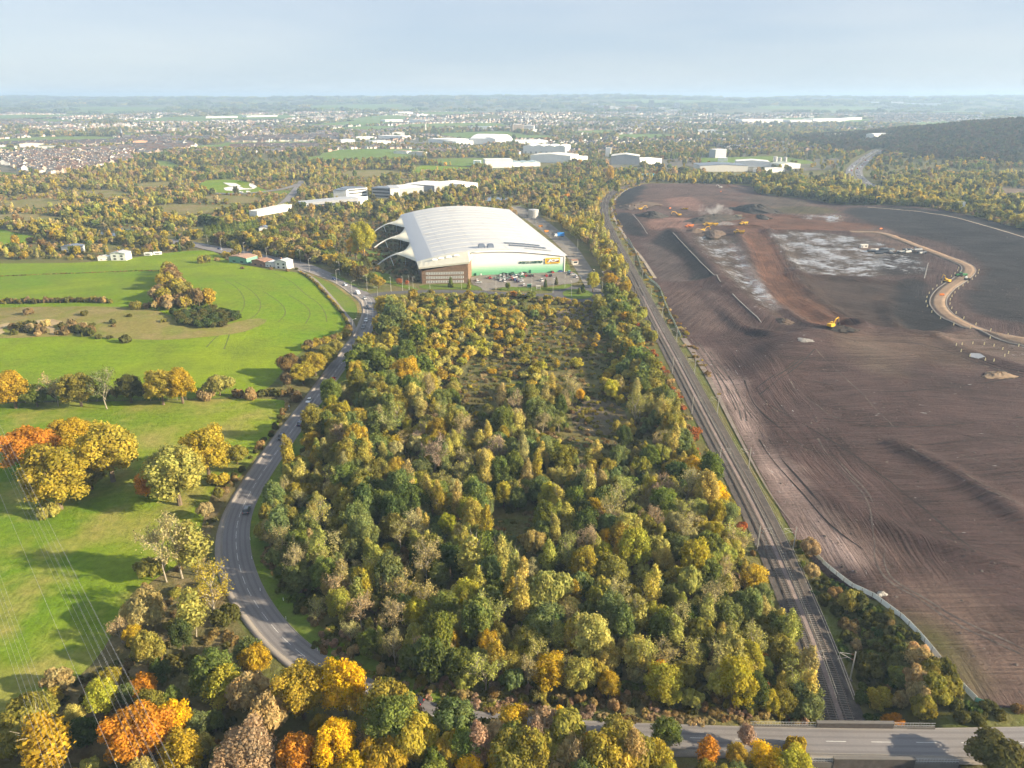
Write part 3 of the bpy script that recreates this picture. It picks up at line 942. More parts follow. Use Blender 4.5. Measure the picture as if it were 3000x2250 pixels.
    c = node(nt, 'ShaderNodeVectorMath', {0: soil, 'Scale': sc.outputs[0]}, operation='SCALE').outputs[0]
    # dried pale crests along the wheel ruts
    crest = noise(nt, 1.0, 5, f2, rough=0.7, dist=1.2, lo=0.60, hi=0.74)
    crest2 = noise(nt, 0.02, 3, v, lo=0.48, hi=0.62)
    cm = node(nt, 'ShaderNodeMath', {0: crest, 1: crest2}, operation='MULTIPLY')
    cm = node(nt, 'ShaderNodeMath', {0: cm.outputs[0], 1: 0.75}, operation='MULTIPLY')
    c = mixc(nt, cm.outputs[0], c, (0.165, 0.135, 0.117))
    # standing water in the furrows
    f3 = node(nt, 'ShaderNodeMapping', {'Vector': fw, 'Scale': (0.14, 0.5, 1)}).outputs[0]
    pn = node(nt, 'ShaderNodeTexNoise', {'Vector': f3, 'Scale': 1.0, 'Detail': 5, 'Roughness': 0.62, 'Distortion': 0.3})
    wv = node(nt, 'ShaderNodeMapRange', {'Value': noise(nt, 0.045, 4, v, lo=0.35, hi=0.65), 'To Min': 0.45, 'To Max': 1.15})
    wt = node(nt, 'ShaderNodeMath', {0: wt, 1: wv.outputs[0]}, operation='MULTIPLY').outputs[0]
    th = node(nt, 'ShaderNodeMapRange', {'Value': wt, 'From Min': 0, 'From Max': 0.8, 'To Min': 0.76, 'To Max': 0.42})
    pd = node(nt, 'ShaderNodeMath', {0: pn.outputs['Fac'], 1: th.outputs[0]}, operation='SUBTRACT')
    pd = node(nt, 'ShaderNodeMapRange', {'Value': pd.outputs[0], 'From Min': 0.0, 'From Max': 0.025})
    c = mixc(nt, pd.outputs[0], c, (0.34, 0.33, 0.325))  # muddy puddle base paled to stand in for the bright sky's reflection
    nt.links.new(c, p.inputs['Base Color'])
    rg = node(nt, 'ShaderNodeMapRange', {'Value': pd.outputs[0], 'To Min': 0.9, 'To Max': 0.04})
    nt.links.new(rg.outputs[0], p.inputs['Roughness'])
    sp_ = node(nt, 'ShaderNodeMapRange', {'Value': pd.outputs[0], 'To Min': 0.12, 'To Max': 1.0})
    nt.links.new(sp_.outputs[0], p.inputs['Specular IOR Level'])
    hh = node(nt, 'ShaderNodeMath', {0: st2, 1: gr}, operation='ADD')
    bs = node(nt, 'ShaderNodeMapRange', {'Value': pd.outputs[0], 'To Min': 0.8, 'To Max': 0.0})
    bp = node(nt, 'ShaderNodeBump', {'Height': hh.outputs[0], 'Strength': bs.outputs[0], 'Distance': 0.85})
    nt.links.new(bp.outputs[0], p.inputs['Normal'])
    me.materials.append(m)
    # loose stones and clods lying on the worked ground
    g = np.random.default_rng(15)
    k = g.choice(n, 9000)
    c3 = np.c_[V[k] + g.uniform(-2, 2, (9000, 2)), z[k]]
    c3 = c3[fbm(c3[:, 0] / 25, c3[:, 1] / 25, 33) > .46]
    c3[:, 2] = h(c3[:, 0], c3[:, 1]) + .12
    sz = .16 + .5 * g.random(len(c3)) ** 4
    oc = np.array([(1, 0, 0), (0, 1, 0), (-1, 0, 0), (0, -1, 0), (0, 0, .8), (0, 0, -.5)])
    RV = (c3[:, None, :] + oc[None] * sz[:, None, None] * g.uniform(.6, 1.3, (len(c3), 6, 1))).reshape(-1, 3)
    RF = (np.arange(len(c3))[:, None, None] * 6 + np.array([(0, 1, 4), (1, 2, 4), (2, 3, 4), (3, 0, 4)])[None]).reshape(-1, 3)
    ro = obj('rubble', mesh_np('rubble', RV, [RF], [ground_mat('clods', ((0.075, 0.06, 0.054), (0.15, 0.125, 0.11), (0.05, 0.042, 0.04)), (0.05, 0.3, 1.0), 0.3)]))
    tag(ro, 'loose stones and clods strewn over the earthworks', kind='stuff')
    o = obj('earthworks_ground', me)
    tag(o, 'brown graded earth of a large construction site with ruts and puddles', kind='structure')


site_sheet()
keep(poly=[tuple(q) for q in site_poly])


def sitez(dz):
    return lambda x, y: h(x, y) + dz


hr_c = resample(smooth(Ps(ZC(1310, 316, 1480, 320, 1600, 370, 1740, 425, 1880, 475, 1935, 510, 1900, 555, 1800, 615, 1755, 680, 1790, 745, 1920, 810, 2080, 850, 2212, 890, 2500, 960)), 2), 4)
o = strip('haul_road', hr_c, -4.2, 4.2, 0.42, M_HAUL, skirt=0.3); o['label'] = 'orange brown haul road winding round the right of the site'
for sgn in (-1, 1):
    m_ = slice(int(len(hr_c) * 0.34), len(hr_c))
    o = strip('kerb', hr_c[m_], sgn * 4.25, sgn * 4.75, 0.55, M_KERB, skirt=0.3); o['label'] = 'pale kerb of the haul road, %s side' % ('inner' if sgn > 0 else 'outer')
M_DRAIN = plain('concrete drain', (0.27, 0.255, 0.24), 0.85)
for S, lab in ((ZC(183, 226, 215, 262, 260, 330), 'short pale drain channel by the far dark bank'), (ZC(392, 322, 500, 440, 640, 578), 'long pale drain channel along the dark embankment'),
               (ZC(700, 640, 780, 720, 850, 790), 'lower end of the pale drain channel'), (ZC(1715, 480, 1705, 520, 1695, 560), 'short pale drain beside the puddled ground')):
    o = strip('drain_channel', resample(smooth(Ps(S), 1), 4), -0.22, 0.22, 0.36, M_DRAIN, skirt=0.3); o['label'] = lab
for S, lab in ((ZC(170, 88, 110, 125, 70, 180, 85, 250, 130, 320, 165, 380, 230, 450, 300, 560), 'gravel maintenance track beside the railway'),
               (ZC(1400, 190, 1560, 203, 1700, 216, 1900, 252, 2212, 346, 2500, 440), 'white gravel path on top of the right embankment')):
    o = strip('gravel_track', resample(smooth(Ps(S), 2), 5), -1.2, 1.2, 0.34, M_GRAVEL); o['label'] = lab
pt_c = resample(smooth(Ps(ZC(450, 870, 500, 940, 560, 1040, 660, 1230) + Z5(420, 245, 540, 480, 620, 620, 700, 720)), 2), 4)
o = strip('perimeter_track', pt_c, np.linspace(-2.0, -.1, len(pt_c)), np.linspace(1.2, .1, len(pt_c)), 0.26, ground_mat('trodden earth', ((0.20, 0.165, 0.14), (0.17, 0.14, 0.12), (0.24, 0.20, 0.17)), (0.03, 0.2, 1.2), 0.4, 2.0, 0.1))
o['label'] = 'pale earth track just inside the white fence'

M_RUTP = ground_mat('dried rut', ((0.085, 0.068, 0.062), (0.06, 0.048, 0.044), (0.14, 0.116, 0.10)), (0.1, 0.3, 1.2), 0.6, 1.5, 0.2)
M_RUTD = ground_mat('wet rut', ((0.034, 0.028, 0.026), (0.045, 0.036, 0.034), (0.028, 0.024, 0.023)), (0.1, 0.3, 1.2), 0.6, 1.5, 0.2)
for S, m_, ln in ((Z5(820, 380, 850, 440, 930, 530, 1000, 600, 1030, 700, 1050, 800, 1040, 850, 1080, 930, 1200, 990, 1330, 1080, 1593, 1200), M_RUTP, 3),
                  (Z5(520, 150, 560, 260, 640, 330, 760, 420, 860, 440), M_RUTD, 2), (Z5(700, 160, 730, 210, 790, 240, 840, 290, 880, 300), M_RUTP, 2),
                  (Z5(1180, 415, 1300, 480, 1450, 570, 1593, 640), M_RUTP, 3), (Z5(1350, 435, 1480, 480, 1593, 520), M_RUTP, 2), (Z5(620, 250, 760, 330, 900, 420, 1050, 520, 1200, 640, 1400, 800), M_RUTD, 2),
                  (Z5(780, 150, 1000, 200, 1300, 180, 1593, 130), M_RUTD, 2), (Z5(800, 30, 900, 130, 1010, 240, 1100, 330), M_RUTP, 2), (Z5(540, 200, 700, 90, 760, 20), M_RUTD, 4),
                  (Z5(600, 380, 640, 450, 740, 560, 860, 700, 1000, 800), M_RUTD, 3), (Z5(340, 30, 420, 130, 500, 230, 520, 310), M_RUTP, 3), (Z5(380, 40, 450, 140, 540, 300), M_RUTP, 2),
                  (ZC(1230, 850, 1500, 875, 1740, 895, 1900, 950, 2060, 1020, 2212, 1050), M_RUTD, 4), (ZC(1640, 890, 1800, 930, 2000, 1010, 2212, 1060), M_RUTP, 2), (Z5(1593, 300, 1300, 330, 1000, 340, 800, 300), M_RUTD, 2),
                  (ZC(700, 900, 820, 870, 960, 820), M_RUTD, 3), (ZC(680, 1239, 640, 1120, 560, 980, 500, 890), M_RUTP, 3)):
    c = resample(smooth(Ps(S), 2), 2.5)
    for q in range(max(1, ln - 1)):
        off = (q - (ln - 1) / 2) * 2.1 + 1.1 * (vnoise(np.arange(len(c)) / 9, np.full(len(c), q * 5.7), 6) - .5)
        wv = 0.36 * np.clip(1.7 * vnoise(np.arange(len(c)) / 5, np.full(len(c), q * 3.1), 4) - .45, .02, 1)
        o = strip('wheel_rut', c + rng.normal(size=(1, 2)) * .4, off - wv, off + wv, 0.19, m_)
        o['label'] = 'wheel rut pressed into the earthworks'

M_HEATH = ground_mat('open heath', ((0.19, 0.16, 0.06), (0.15, 0.155, 0.04), (0.22, 0.175, 0.085)), (0.02, 0.06, 0.3), 0.8, 0.5, 0.6)
for S, lab in ((ZL(30, 750, 350, 728, 430, 775, 200, 805, 40, 795), 'tan heath among the bushes at the far left'), (ZL(470, 692, 700, 672, 880, 700, 700, 735, 500, 725), 'brown heath in the middle of the left woods'),
               (ZL(930, 792, 1150, 765, 1350, 785, 1640, 765, 1660, 812, 1300, 840, 1000, 835), 'tan rough grass left of the long white building'), (ZL(-150, 850, 200, 828, 430, 860, 300, 893, -150, 905), 'rough grass above the small left field'),
               (ZL(1250, 722, 1500, 712, 1700, 728, 1690, 765, 1400, 768), 'tan rough grass below the white shape'), (ZM(0, 560, 200, 545, 450, 560, 400, 590, 0, 600), 'rough grass in front of the office campus woods'),
               (ZL(850, 640, 1100, 620, 1250, 640, 1100, 665, 900, 668), 'olive grass among the golden trees'), (ZM(1090, 640, 1300, 625, 1500, 640, 1400, 665, 1150, 668), 'rough grass behind the pond')):
    w = smooth(Ps(S), 2, True)
    sheet('heath', w, 0.3, M_HEATH, 10, label=lab, fn=hb0); keep(poly=[tuple(q) for q in w])
w = smooth(Ps([(640, 1400), (600, 1500), (585, 1580), (540, 1650), (440, 1700), (360, 1800), (280, 1950), (130, 2060), (-80, 2130), (-80, 2240), (420, 2235), (700, 2080), (770, 1930), (680, 1800), (632, 1720), (612, 1640), (615, 1560), (645, 1490), (700, 1400)]), 2, True)
sheet('scrub_ground', w, 0.11, ground_mat('tangled scrub', ((0.15, 0.12, 0.055), (0.12, 0.115, 0.04), (0.20, 0.155, 0.08)), (0.05, 0.15, 0.6), 1.0, 0.8, 0.6), 5, label='tangled brown scrub between the pasture and the bend')

# ------------------------------------------------------------------ water, lawns and roads beyond
def water_mat():
    m, nt, p = newmat('pond water')
    p.inputs['Base Color'].default_value = (0.03, 0.035, 0.03, 1)
    p.inputs['Roughness'].default_value = 0.06
    b = node(nt, 'ShaderNodeBump', {'Height': noise(nt, 0.6, 3, pos(nt), lo=0, hi=1), 'Strength': 0.15, 'Distance': 0.1})
    nt.links.new(b.outputs[0], p.inputs['Normal'])
    return m


M_WATER = water_mat()
WATERS = [(ZM(870, 745, 950, 715, 1040, 700, 1130, 700, 1120, 725, 1040, 750, 950, 752), 'pond behind the big warehouse'),
          (ZL(450, 945, 600, 925, 700, 930, 860, 930, 900, 960, 760, 985, 640, 965, 520, 965), 'dark pond among the trees on the left'),
          (ZR(60, 400, 200, 388, 290, 400, 290, 425, 120, 425), 'distant lake behind the industrial yards')]
for S, lab in WATERS:
    w = smooth(Ps(S), 2, True)
    c = np.mean(w, axis=0)
    sheet('pond', w, 0.25, M_WATER, 9, label=lab); keep(poly=[tuple(q) for q in w])
FARS = [(ZL(1300, 620, 1420, 612, 1560, 615, 1640, 640, 1720, 680, 1760, 700, 1560, 700, 1300, 695), M_MEADOW, 'lawn', 'green bank with a white shape laid on it'),
        (ZM(490, 520, 620, 522, 860, 535, 880, 548, 760, 565, 560, 572, 470, 570), M_MEADOW, 'field', 'bright green field beyond the office block'),
        (ZM(1495, 298, 1700, 288, 1790, 296, 1760, 318, 1530, 318), M_FARFIELD, 'field', 'green sports field far in the middle of the town'),
        (ZL(220, 225, 330, 218, 480, 230, 450, 246, 250, 240), M_FARFIELD, 'field', 'green field among the far houses on the left'),
        (ZL(920, 480, 1080, 490, 1200, 530, 1300, 560, 1420, 590, 1300, 590, 1150, 545, 960, 505), M_FARFIELD, 'field', 'grass slope of a cemetery on the left'),
        (ZM(900, 400, 1000, 385, 1150, 380, 1180, 400, 1050, 415, 920, 418), M_VERGE, 'field', 'dry yellow bank between the warehouses'),
        (ZR(1880, 690, 2050, 665, 2212, 670, 2500, 680, 2500, 740, 2212, 735, 2000, 740), ground_mat('bare brown earth', ((0.16, 0.115, 0.085), (0.12, 0.09, 0.07), (0.19, 0.14, 0.1)), (0.01, 0.05, 0.3)), 'bare_ground', 'bare brown slope at the right edge'),
        (ZL(1760, 690, 1850, 680, 1900, 690, 1880, 705, 1780, 708), M_LAWN, 'lawn', 'grass island at the far roundabout'),
        (ZL(0, 520, 50, 545, 130, 575, 60, 600, 0, 610), M_LAWN, 'lawn', 'grass patch beside the estate on the left'),
        (ZM(1330, 540, 1600, 500, 1900, 430, 2212, 430, 2212, 560, 1900, 570, 1600, 565), M_URBAN, 'yard_ground', 'pale industrial yards in the middle distance'),
        (ZR(0, 440, 300, 440, 560, 470, 800, 480, 1050, 470, 1050, 540, 800, 560, 400, 560, 0, 540), M_URBAN, 'yard_ground', 'industrial yards right of the railway line'),
        (ZL(-200, 400, 300, 395, 900, 390, 1180, 400, 900, 440, 840, 500, 640, 545, 400, 580, 150, 580, 0, 560, -200, 560), M_URBAN, 'estate_ground', 'streets and gardens of the housing estate'),
        (ZM(0, 320, 300, 320, 560, 340, 560, 385, 300, 380, 0, 390), M_URBAN, 'yard_ground', 'yards of the white trade units')]
for S, m, nm, lab in FARS:
    w = smooth(Ps(S), 1, True)
    ctr = np.mean(w, axis=0)
    sheet(nm, w, 0.35 if ctr[1] < 1500 else 0.8, m, 14 if ctr[1] < 1500 else 40, label=lab, fn=hb0)
    if m in (M_MEADOW, M_FARFIELD, M_LAWN) or nm == 'bare_ground':
        keep(poly=[tuple(q) for q in w])
g_ = np.random.default_rng(17)
for k in range(46):
    y_ = g_.uniform(1250, 3000) if k < 22 else g_.uniform(3000, 7600)
    x_ = g_.uniform(-.72, .72) * y_
    if (x_ > 500 and y_ < 2700) or (x_ < -.35 * y_ and y_ < 1700):
        continue
    w_, d_ = y_ * g_.uniform(.03, .07), y_ * g_.uniform(.035, .09)
    a_ = g_.uniform(-.5, .5)
    q_ = [np.array((x_ + math.cos(a_) * u * w_ - math.sin(a_) * v * d_, y_ + math.sin(a_) * u * w_ + math.cos(a_) * v * d_)) for u, v in ((-1, -1), (g_.uniform(-.3, .3), -1.1), (1, -1), (1.1, g_.uniform(-.3, .3)), (1, 1), (-1, 1))]
    q_ = smooth(q_, 1, True)
    sheet('field', q_, 1.2 if y_ < 3000 else 3.0, M_FARFIELD, max(30, d_ / 6), label='distant green field between the far trees', fn=hb0)
    keep(poly=[tuple(v) for v in q_])
for S in (ZL(1445, 633, 1530, 638, 1562, 655, 1545, 662, 1490, 655),
          ZL(1450, 668, 1490, 660, 1560, 660, 1580, 670, 1640, 672, 1615, 655, 1613, 640, 1640, 640, 1668, 662, 1640, 676, 1560, 680, 1540, 688, 1460, 684)):
    sheet('chippings', [np.array(q) for q in Ps(S)], 0.75, M_CHALK, 5, label='white chippings laid as a shape on the green bank', fn=hb0)
sheet('path', smooth(Ps(ZL(1100, 545, 1180, 550, 1280, 560, 1270, 570, 1180, 562, 1110, 552)), 1, True), 0.7, M_DIRT, 10, label='sandy path curling through the cemetery', fn=hb0)
for S, w_, lab in ((ZR(1640, 712, 1760, 690, 1900, 665, 2050, 661, 2212, 663, 2500, 668), 2.0, 'pale track below the wooded hill'),):
    o = strip('gravel_track', resample(smooth(Ps(S), 2), 8), -w_, w_, 0.6, M_GRAVEL, fn=hb0); o['label'] = lab
    keep(line=Ps(S), r=7)
mw_c = resample(smooth([P(*q, fn=hb0) for q in ZR(1285, 418, 1240, 445, 1170, 490, 1120, 530, 1105, 575, 1140, 620, 1200, 655, 1290, 690)], 2), 8)
for a, b, lab in ((1.2, 13, 'motorway carriageway nearer the town'), (-13, -1.2, 'motorway carriageway nearer the wooded hill')):
    o = strip('motorway', mw_c, a, b, 0.7, M_ROAD, fn=hb0); o['label'] = lab
o = strip('central_reserve', mw_c, -1.1, 1.1, 0.9, M_VERGE, fn=hb0); o['label'] = 'narrow strip between the motorway carriageways'
keep(line=[tuple(q) for q in mw_c[::2]], r=19)
for S, w_, lab in ((ZL(1230, 1020, 1300, 1050, 1440, 1080, 1500, 1100), 4, 'road between the hedges above the meadow'), (ZL(1080, 695, 1300, 698, 1560, 706, 1720, 690, 1850, 672, 1940, 640), 5, 'road past the white shape and the roundabout'),
                   (ZL(1960, 620, 1900, 700, 1850, 760, 1780, 800), 5, 'slip road by the far roundabout'), (ZL(0, 500, 60, 545, 140, 580), 4, 'street at the edge of the estate')):
    c = resample(smooth([P(*q, fn=hb0) for q in S], 2), 6)
    o = strip('lane', c, -w_, w_, 0.45, M_ROAD, fn=hb0); o['label'] = lab
    keep(line=[tuple(q) for q in c[::2]], r=w_ + 3)
# ------------------------------------------------------------------ buildings
M_WHITE = plain('white cladding', (0.78, 0.77, 0.74), 0.6, var=0.05, scale=0.2)
M_OFFWHITE = plain('off-white wall', (0.66, 0.63, 0.57), 0.75, var=0.08, scale=0.3)
M_ROOFGREY = plain('grey sheet roof', (0.42, 0.43, 0.45), 0.5, var=0.08, scale=0.15)
M_CREAM = plain('cream membrane', (0.62, 0.59, 0.47), 0.7, var=0.07, scale=0.3)
M_DARKGLASS = plain('dark glass', (0.035, 0.04, 0.05), 0.12, var=0.2, spec=0.6)
M_TIMBER = plain('timber cladding', (0.20, 0.125, 0.08), 0.8, var=0.3, scale=0.7)
M_BLUEROOF = plain('blue grey roof', (0.16, 0.19, 0.24), 0.5, var=0.15, scale=0.1)
M_STEEL = plain('galvanised steel', (0.42, 0.42, 0.41), 0.5, metal=0.3, var=0.12)
M_GREYWALL = plain('grey cladding', (0.30, 0.31, 0.33), 0.6, var=0.08, scale=0.2)
M_BRICK = plain('red brick', (0.30, 0.17, 0.12), 0.9, var=0.2, scale=0.8)
M_SOLAR = plain('solar panel', (0.07, 0.085, 0.11), 0.25, var=0.1, spec=0.6)
M_RIB = plain('roof rib', (0.62, 0.60, 0.53), 0.6, var=0.06)


def roof_mat():
    m, nt, p = newmat('standing seam roof')
    v = pos(nt)
    c = mixc(nt, noise(nt, 0.02, 5, v, lo=0.35, hi=0.65), (0.49, 0.495, 0.505), (0.555, 0.555, 0.55))
    c = mixc(nt, noise(nt, 0.06, 6, v, rough=0.7, lo=0.56, hi=0.75), c, (0.46, 0.41, 0.365))
    w = node(nt, 'ShaderNodeTexWave', {'Vector': pos(nt, (1, 1, 1), (0, 0, R(-12))), 'Scale': 0.55, 'Distortion': 0.0}, wave_type='BANDS', bands_direction='X')
    k = node(nt, 'ShaderNodeMapRange', {'Value': w.outputs['Fac'], 'From Min': 0.0, 'From Max': 0.25, 'To Min': 0.93, 'To Max': 1.0})
    nt.links.new(node(nt, 'ShaderNodeVectorMath', {0: c, 'Scale': k.outputs[0]}, operation='SCALE').outputs[0], p.inputs['Base Color'])
    p.inputs['Roughness'].default_value = 0.45
    p.inputs['Specular IOR Level'].default_value = 0.4
    return m


M_ROOF = roof_mat()
M_ROOFSTRIP = plain('smooth roof strip', (0.37, 0.39, 0.42), 0.4, var=0.05, scale=0.3)


def big_warehouse():
    C = P(1652, 797); F0 = P(1380, 808)                      # facade base, right and left end
    uu = (C - F0) / np.linalg.norm(C - F0)
    B = P0(1489, 614, 12.0 + 1); A = P0(1173, 627, 12.0)     # far eaves
    D = P0(1226, 785, 11.0)                                  # eave corner over the office
    vv = (A - D) / np.linalg.norm(A - D)
    z0 = hz(*((C + A) / 2))
    ctr = (A + B + C + D) / 4
    root = thing('logistics_warehouse', 'huge white arched roof warehouse with green banded facade and sail canopies', 'warehouse', (ctr[0], ctr[1], z0))
    L = lambda p, z: (p[0] - ctr[0], p[1] - ctr[1], z)
    keep(poly=[(-62, 500), (-120, 545), (-150, 600), (-168, 765), (-105, 762)])
    keep(poly=[tuple(D - vv * 4 - uu * 2), tuple(C + uu * 3 - vv * 2), tuple(B + uu * 3 + vv * 3), tuple(A - uu * 3 + vv * 3)])

    def eave(s):
        return 11.3 + 1.9 * s + 6.2 * math.sin(math.pi * min(1, max(0, s)) ** 0.9)

    Cov = C + uu * 1.6 - vv * 1.5                            # roof overhang corner
    Fov = F0 - vv * 1.5
    Df = D

    def rp(s, t, lift=0.0):
        """roof point: s across, t from facade line to the back"""
        f = Df + (Cov - Df) * s if False else None
        a = np.array(Cov) + (np.array(D + vv * 20) - np.array(Cov)) * (1 - s)     # facade line prolonged to the left eave
        b = np.array(B + uu * 1.2) + (np.array(A) - np.array(B + uu * 1.2)) * (1 - s)
        p = a + (b - a) * t
        return L(p, eave(s) + lift)
    NS, NT = 48, 15
    for nm, sa, sb, mat in (('roof_edge_strip', 0.0, 0.105, M_ROOFSTRIP), ('roof', 0.105, 1.0, M_ROOF)):
        b = MB()
        n = max(4, int(NS * (sb - sa)))
        vs = [rp(sa + (sb - sa) * i / n, j / NT) for j in range(NT + 1) for i in range(n + 1)]
        lo = [(v[0], v[1], v[2] - 0.7) for v in vs]
        m = len(vs)
        fs = [(j * (n + 1) + i, j * (n + 1) + i + 1, (j + 1) * (n + 1) + i + 1, (j + 1) * (n + 1) + i) for j in range(NT) for i in range(n)]
        fs += [(m + j * (n + 1) + i, m + (j + 1) * (n + 1) + i, m + (j + 1) * (n + 1) + i + 1, m + j * (n + 1) + i + 1) for j in range(NT) for i in range(n)]
        for i in range(n):
            fs += [(i, m + i, m + i + 1, i + 1), (NT * (n + 1) + i + 1, m + NT * (n + 1) + i + 1, m + NT * (n + 1) + i, NT * (n + 1) + i)]
        for j in range(NT):
            fs += [(j * (n + 1), (j + 1) * (n + 1), m + (j + 1) * (n + 1), m + j * (n + 1)), (j * (n + 1) + n, m + j * (n + 1) + n, m + (j + 1) * (n + 1) + n, (j + 1) * (n + 1) + n)]
        b.add(vs + lo, fs).build(nm, mat, root, sm=False)
    for k in range(15):                                       # curved ribs over the roof
        t = 0.012 + k * 0.068
        b = MB()
        sv = np.linspace(0.115, 0.86 + 0.1 * (k % 2) * 0, 26)
        vs, fs = [], []
        for s in sv:
            p = rp(s, t, 0.04)
            for dv, dz in ((-0.34, 0), (-0.24, 0.16), (0.24, 0.16), (0.34, 0)):
                vs.append((p[0] + vv[0] * dv, p[1] + vv[1] * dv, p[2] + dz))
        for i in range(len(sv) - 1):
            fs += [(i * 4 + q, i * 4 + q + 1, i * 4 + 5 + q, i * 4 + 4 + q) for q in range(3)]
        b.add(vs, fs).build('roof_rib', M_RIB, root)
    for q, (s0, s1, t0) in enumerate(((0.62, 0.87, 0.105), (0.64, 0.895, 0.068), (0.735, 0.915, 0.035))):
        b = MB(); n = 10; vs = []
        for i in range(n + 1):
            s = s0 + (s1 - s0) * i / n
            vs += [rp(s, t0, 0.35), rp(s, t0 + (0.02 if q < 2 else .014), 0.35)]
        b.add(vs, [(2 * i, 2 * i + 2, 2 * i + 3, 2 * i + 1) for i in range(n)]).build('solar_panel_row', M_SOLAR if q < 2 else M_ROOFGREY, root)
    for s_ in (0.19, 0.40, 0.605, 0.80):                     # faint seams along the length of the roof
        b = MB(); vs = []
        for i in range(31):
            vs += [rp(s_ - .0016, i / 30, .03), rp(s_ + .0016, i / 30, .03)]
        b.add(vs, [(2 * i, 2 * i + 1, 2 * i + 3, 2 * i + 2) for i in range(30)]).build('roof_seam', M_ROOFGREY, root)
    pr = rp(0.47, 0.045)
    for dx in (-3.2, 3.4):
        MB().box((pr[0] + dx, pr[1], pr[2] - .2), (4.4, 4.2, 2.2), .2).box((pr[0] + dx, pr[1], pr[2] + 2.0), (3.2, 3, .6), .2).build('roof_plant', plain('plant casing', (0.14, 0.17, 0.23), 0.4), root)
    for k, s in enumerate((0.255, 0.205, 0.155, 0.115)):
        pv = rp(s, -0.035)
        MB().box((pv[0], pv[1], pv[2] - .4), (4.2, 2.2, 1.0), .2, top=.8).build('roof_vent', M_WHITE, root)
    # facade: cladding bands from white to green
    greens = [(0.15, 0.42, 0.24), (0.16, 0.44, 0.25), (0.22, 0.50, 0.31), (0.30, 0.56, 0.38), (0.41, 0.62, 0.47), (0.53, 0.68, 0.57), (0.64, 0.73, 0.66), (0.71, 0.75, 0.71)]
    top = lambda t: eave(0.36 + 0.63 * t) - 0.75
    fa, fb = F0, C
    bands = [0, 1.4, 2.8, 4.0, 5.2, 6.3, 7.3, 8.2, 9.0]
    for k in range(len(bands)):
        b = MB(); n = 14; vs = []
        proud = 0.015 * (k % 2)
        for i in range(n + 1):
            t = i / n
            p = fa + (fb - fa) * t - vv * proud
            zt = bands[k + 1] if k + 1 < len(bands) else top(t)
            lean = lambda z: -vv * (0.06 * z)
            a0, a1 = p + lean(bands[k]), p + lean(zt)
            vs += [L(a0, bands[k] - (0.6 if k == 0 else 0)), L(a1, zt)]
        col = greens[k] if k < len(greens) else (0.78, 0.775, 0.75)
        b.add(vs, [(2 * i, 2 * i + 2, 2 * i + 3, 2 * i + 1) for i in range(n)]).build('facade_band', plain('facade band %d' % k, col, 0.55, var=0.03, scale=.3), root)
    # rolled white edges round the facade
    b = MB()
    b.tube([L(fa + (fb - fa) * t - vv * (0.06 * top(t) + .3), top(t) + .1) for t in np.linspace(0, 1, 16)], 0.55, 8)
    b.tube([L(fb - vv * (0.06 * z) + uu * .1, z) for z in np.linspace(-.3, top(1), 5)], 0.45, 8)
    b.build('facade_edge', M_WHITE, root, sm=True)

    def face_pt(t, z, out=0.2):
        p = fa + (fb - fa) * t - vv * (0.06 * z + out)
        return L(p, z)
    ang = math.atan2(uu[1], uu[0])

    def panel(name, t0, t1, za, zb, out, mat):
        MB().add([face_pt(t0, za, out), face_pt(t1, za, out), face_pt(t1, zb, out), face_pt(t0, zb, out), face_pt(t0, za, out - .15), face_pt(t1, za, out - .15), face_pt(t1, zb, out - .15), face_pt(t0, zb, out - .15)],
                 [(0, 1, 2, 3), (4, 7, 6, 5), (0, 4, 5, 1), (1, 5, 6, 2), (2, 6, 7, 3), (3, 7, 4, 0)]).build(name, mat, root)

    def text(body, t0, t1, zb, zh, mat, out, shear=0.0, bold=0.03):
        cu = bpy.data.curves.new('lettering', 'FONT')
        cu.body = body; cu.size = 1; cu.shear = shear; cu.extrude = 0.06; cu.offset = bold
        cu.materials.append(mat)
        tmp = bpy.data.objects.new('lettering', cu)
        COL.objects.link(tmp)
        bpy.context.view_layer.update()
        me = bpy.data.meshes.new_from_object(tmp.evaluated_get(bpy.context.evaluated_depsgraph_get()))
        COL.objects.unlink(tmp); bpy.data.objects.remove(tmp)
        V = np.array([v.co for v in me.vertices])
        lo, hi = V.min(0), V.max(0)
        Ln = np.linalg.norm(fb - fa) * (t1 - t0)
        S = np.array((Ln / (hi[0] - lo[0]), zh / (hi[1] - lo[1])))
        out_v = []
        for v in V:
            t = t0 + (v[0] - lo[0]) * S[0] / np.linalg.norm(fb - fa)
            z = zb + (v[1] - lo[1]) * S[1]
            out_v.append(face_pt(t, z, out + v[2]))
        me.vertices.foreach_set('co', np.array(out_v, np.float32).ravel())
        me.update()
        if not me.materials:
            me.materials.append(mat)
        return obj('lettering', me, root)
    M_YEL = plain('sign yellow', (0.80, 0.50, 0.03), 0.5, var=0.03)
    M_BRN = plain('sign brown', (0.22, 0.11, 0.05), 0.5, var=0.05)
    M_DKG = plain('dark green lettering', (0.02, 0.09, 0.06), 0.5)
    zs, ze = 7.3, 11.5
    panel('sign_board', 0.79, 0.95, zs, ze, 0.55, M_YEL)
    panel('sign_field', 0.806, 0.940, zs + .75, ze - .75, 0.62, M_BRN)
    panel('sign_block', 0.810, 0.824, zs + 2.3, ze - 1.0, 0.68, M_YEL)
    text('JCB', 0.814, 0.936, zs + .95, 2.35, M_WHITE, 0.76, 0.2, 0.07)
    text('WORLD LOGISTICS', 0.51, 0.765, 7.9, 1.8, M_DKG, 0.35, 0.2, 0.055)
    for t, w_, hh in ((0.035, .02, 2.2), (0.10, .012, 1.8), (0.62, .02, 3.0), (0.86, .012, 1.6)):
        panel('door', t, t + w_, 0.1, hh, 0.25, M_DKG if hh > 2 else M_WHITE)
    # other walls
    b = MB()
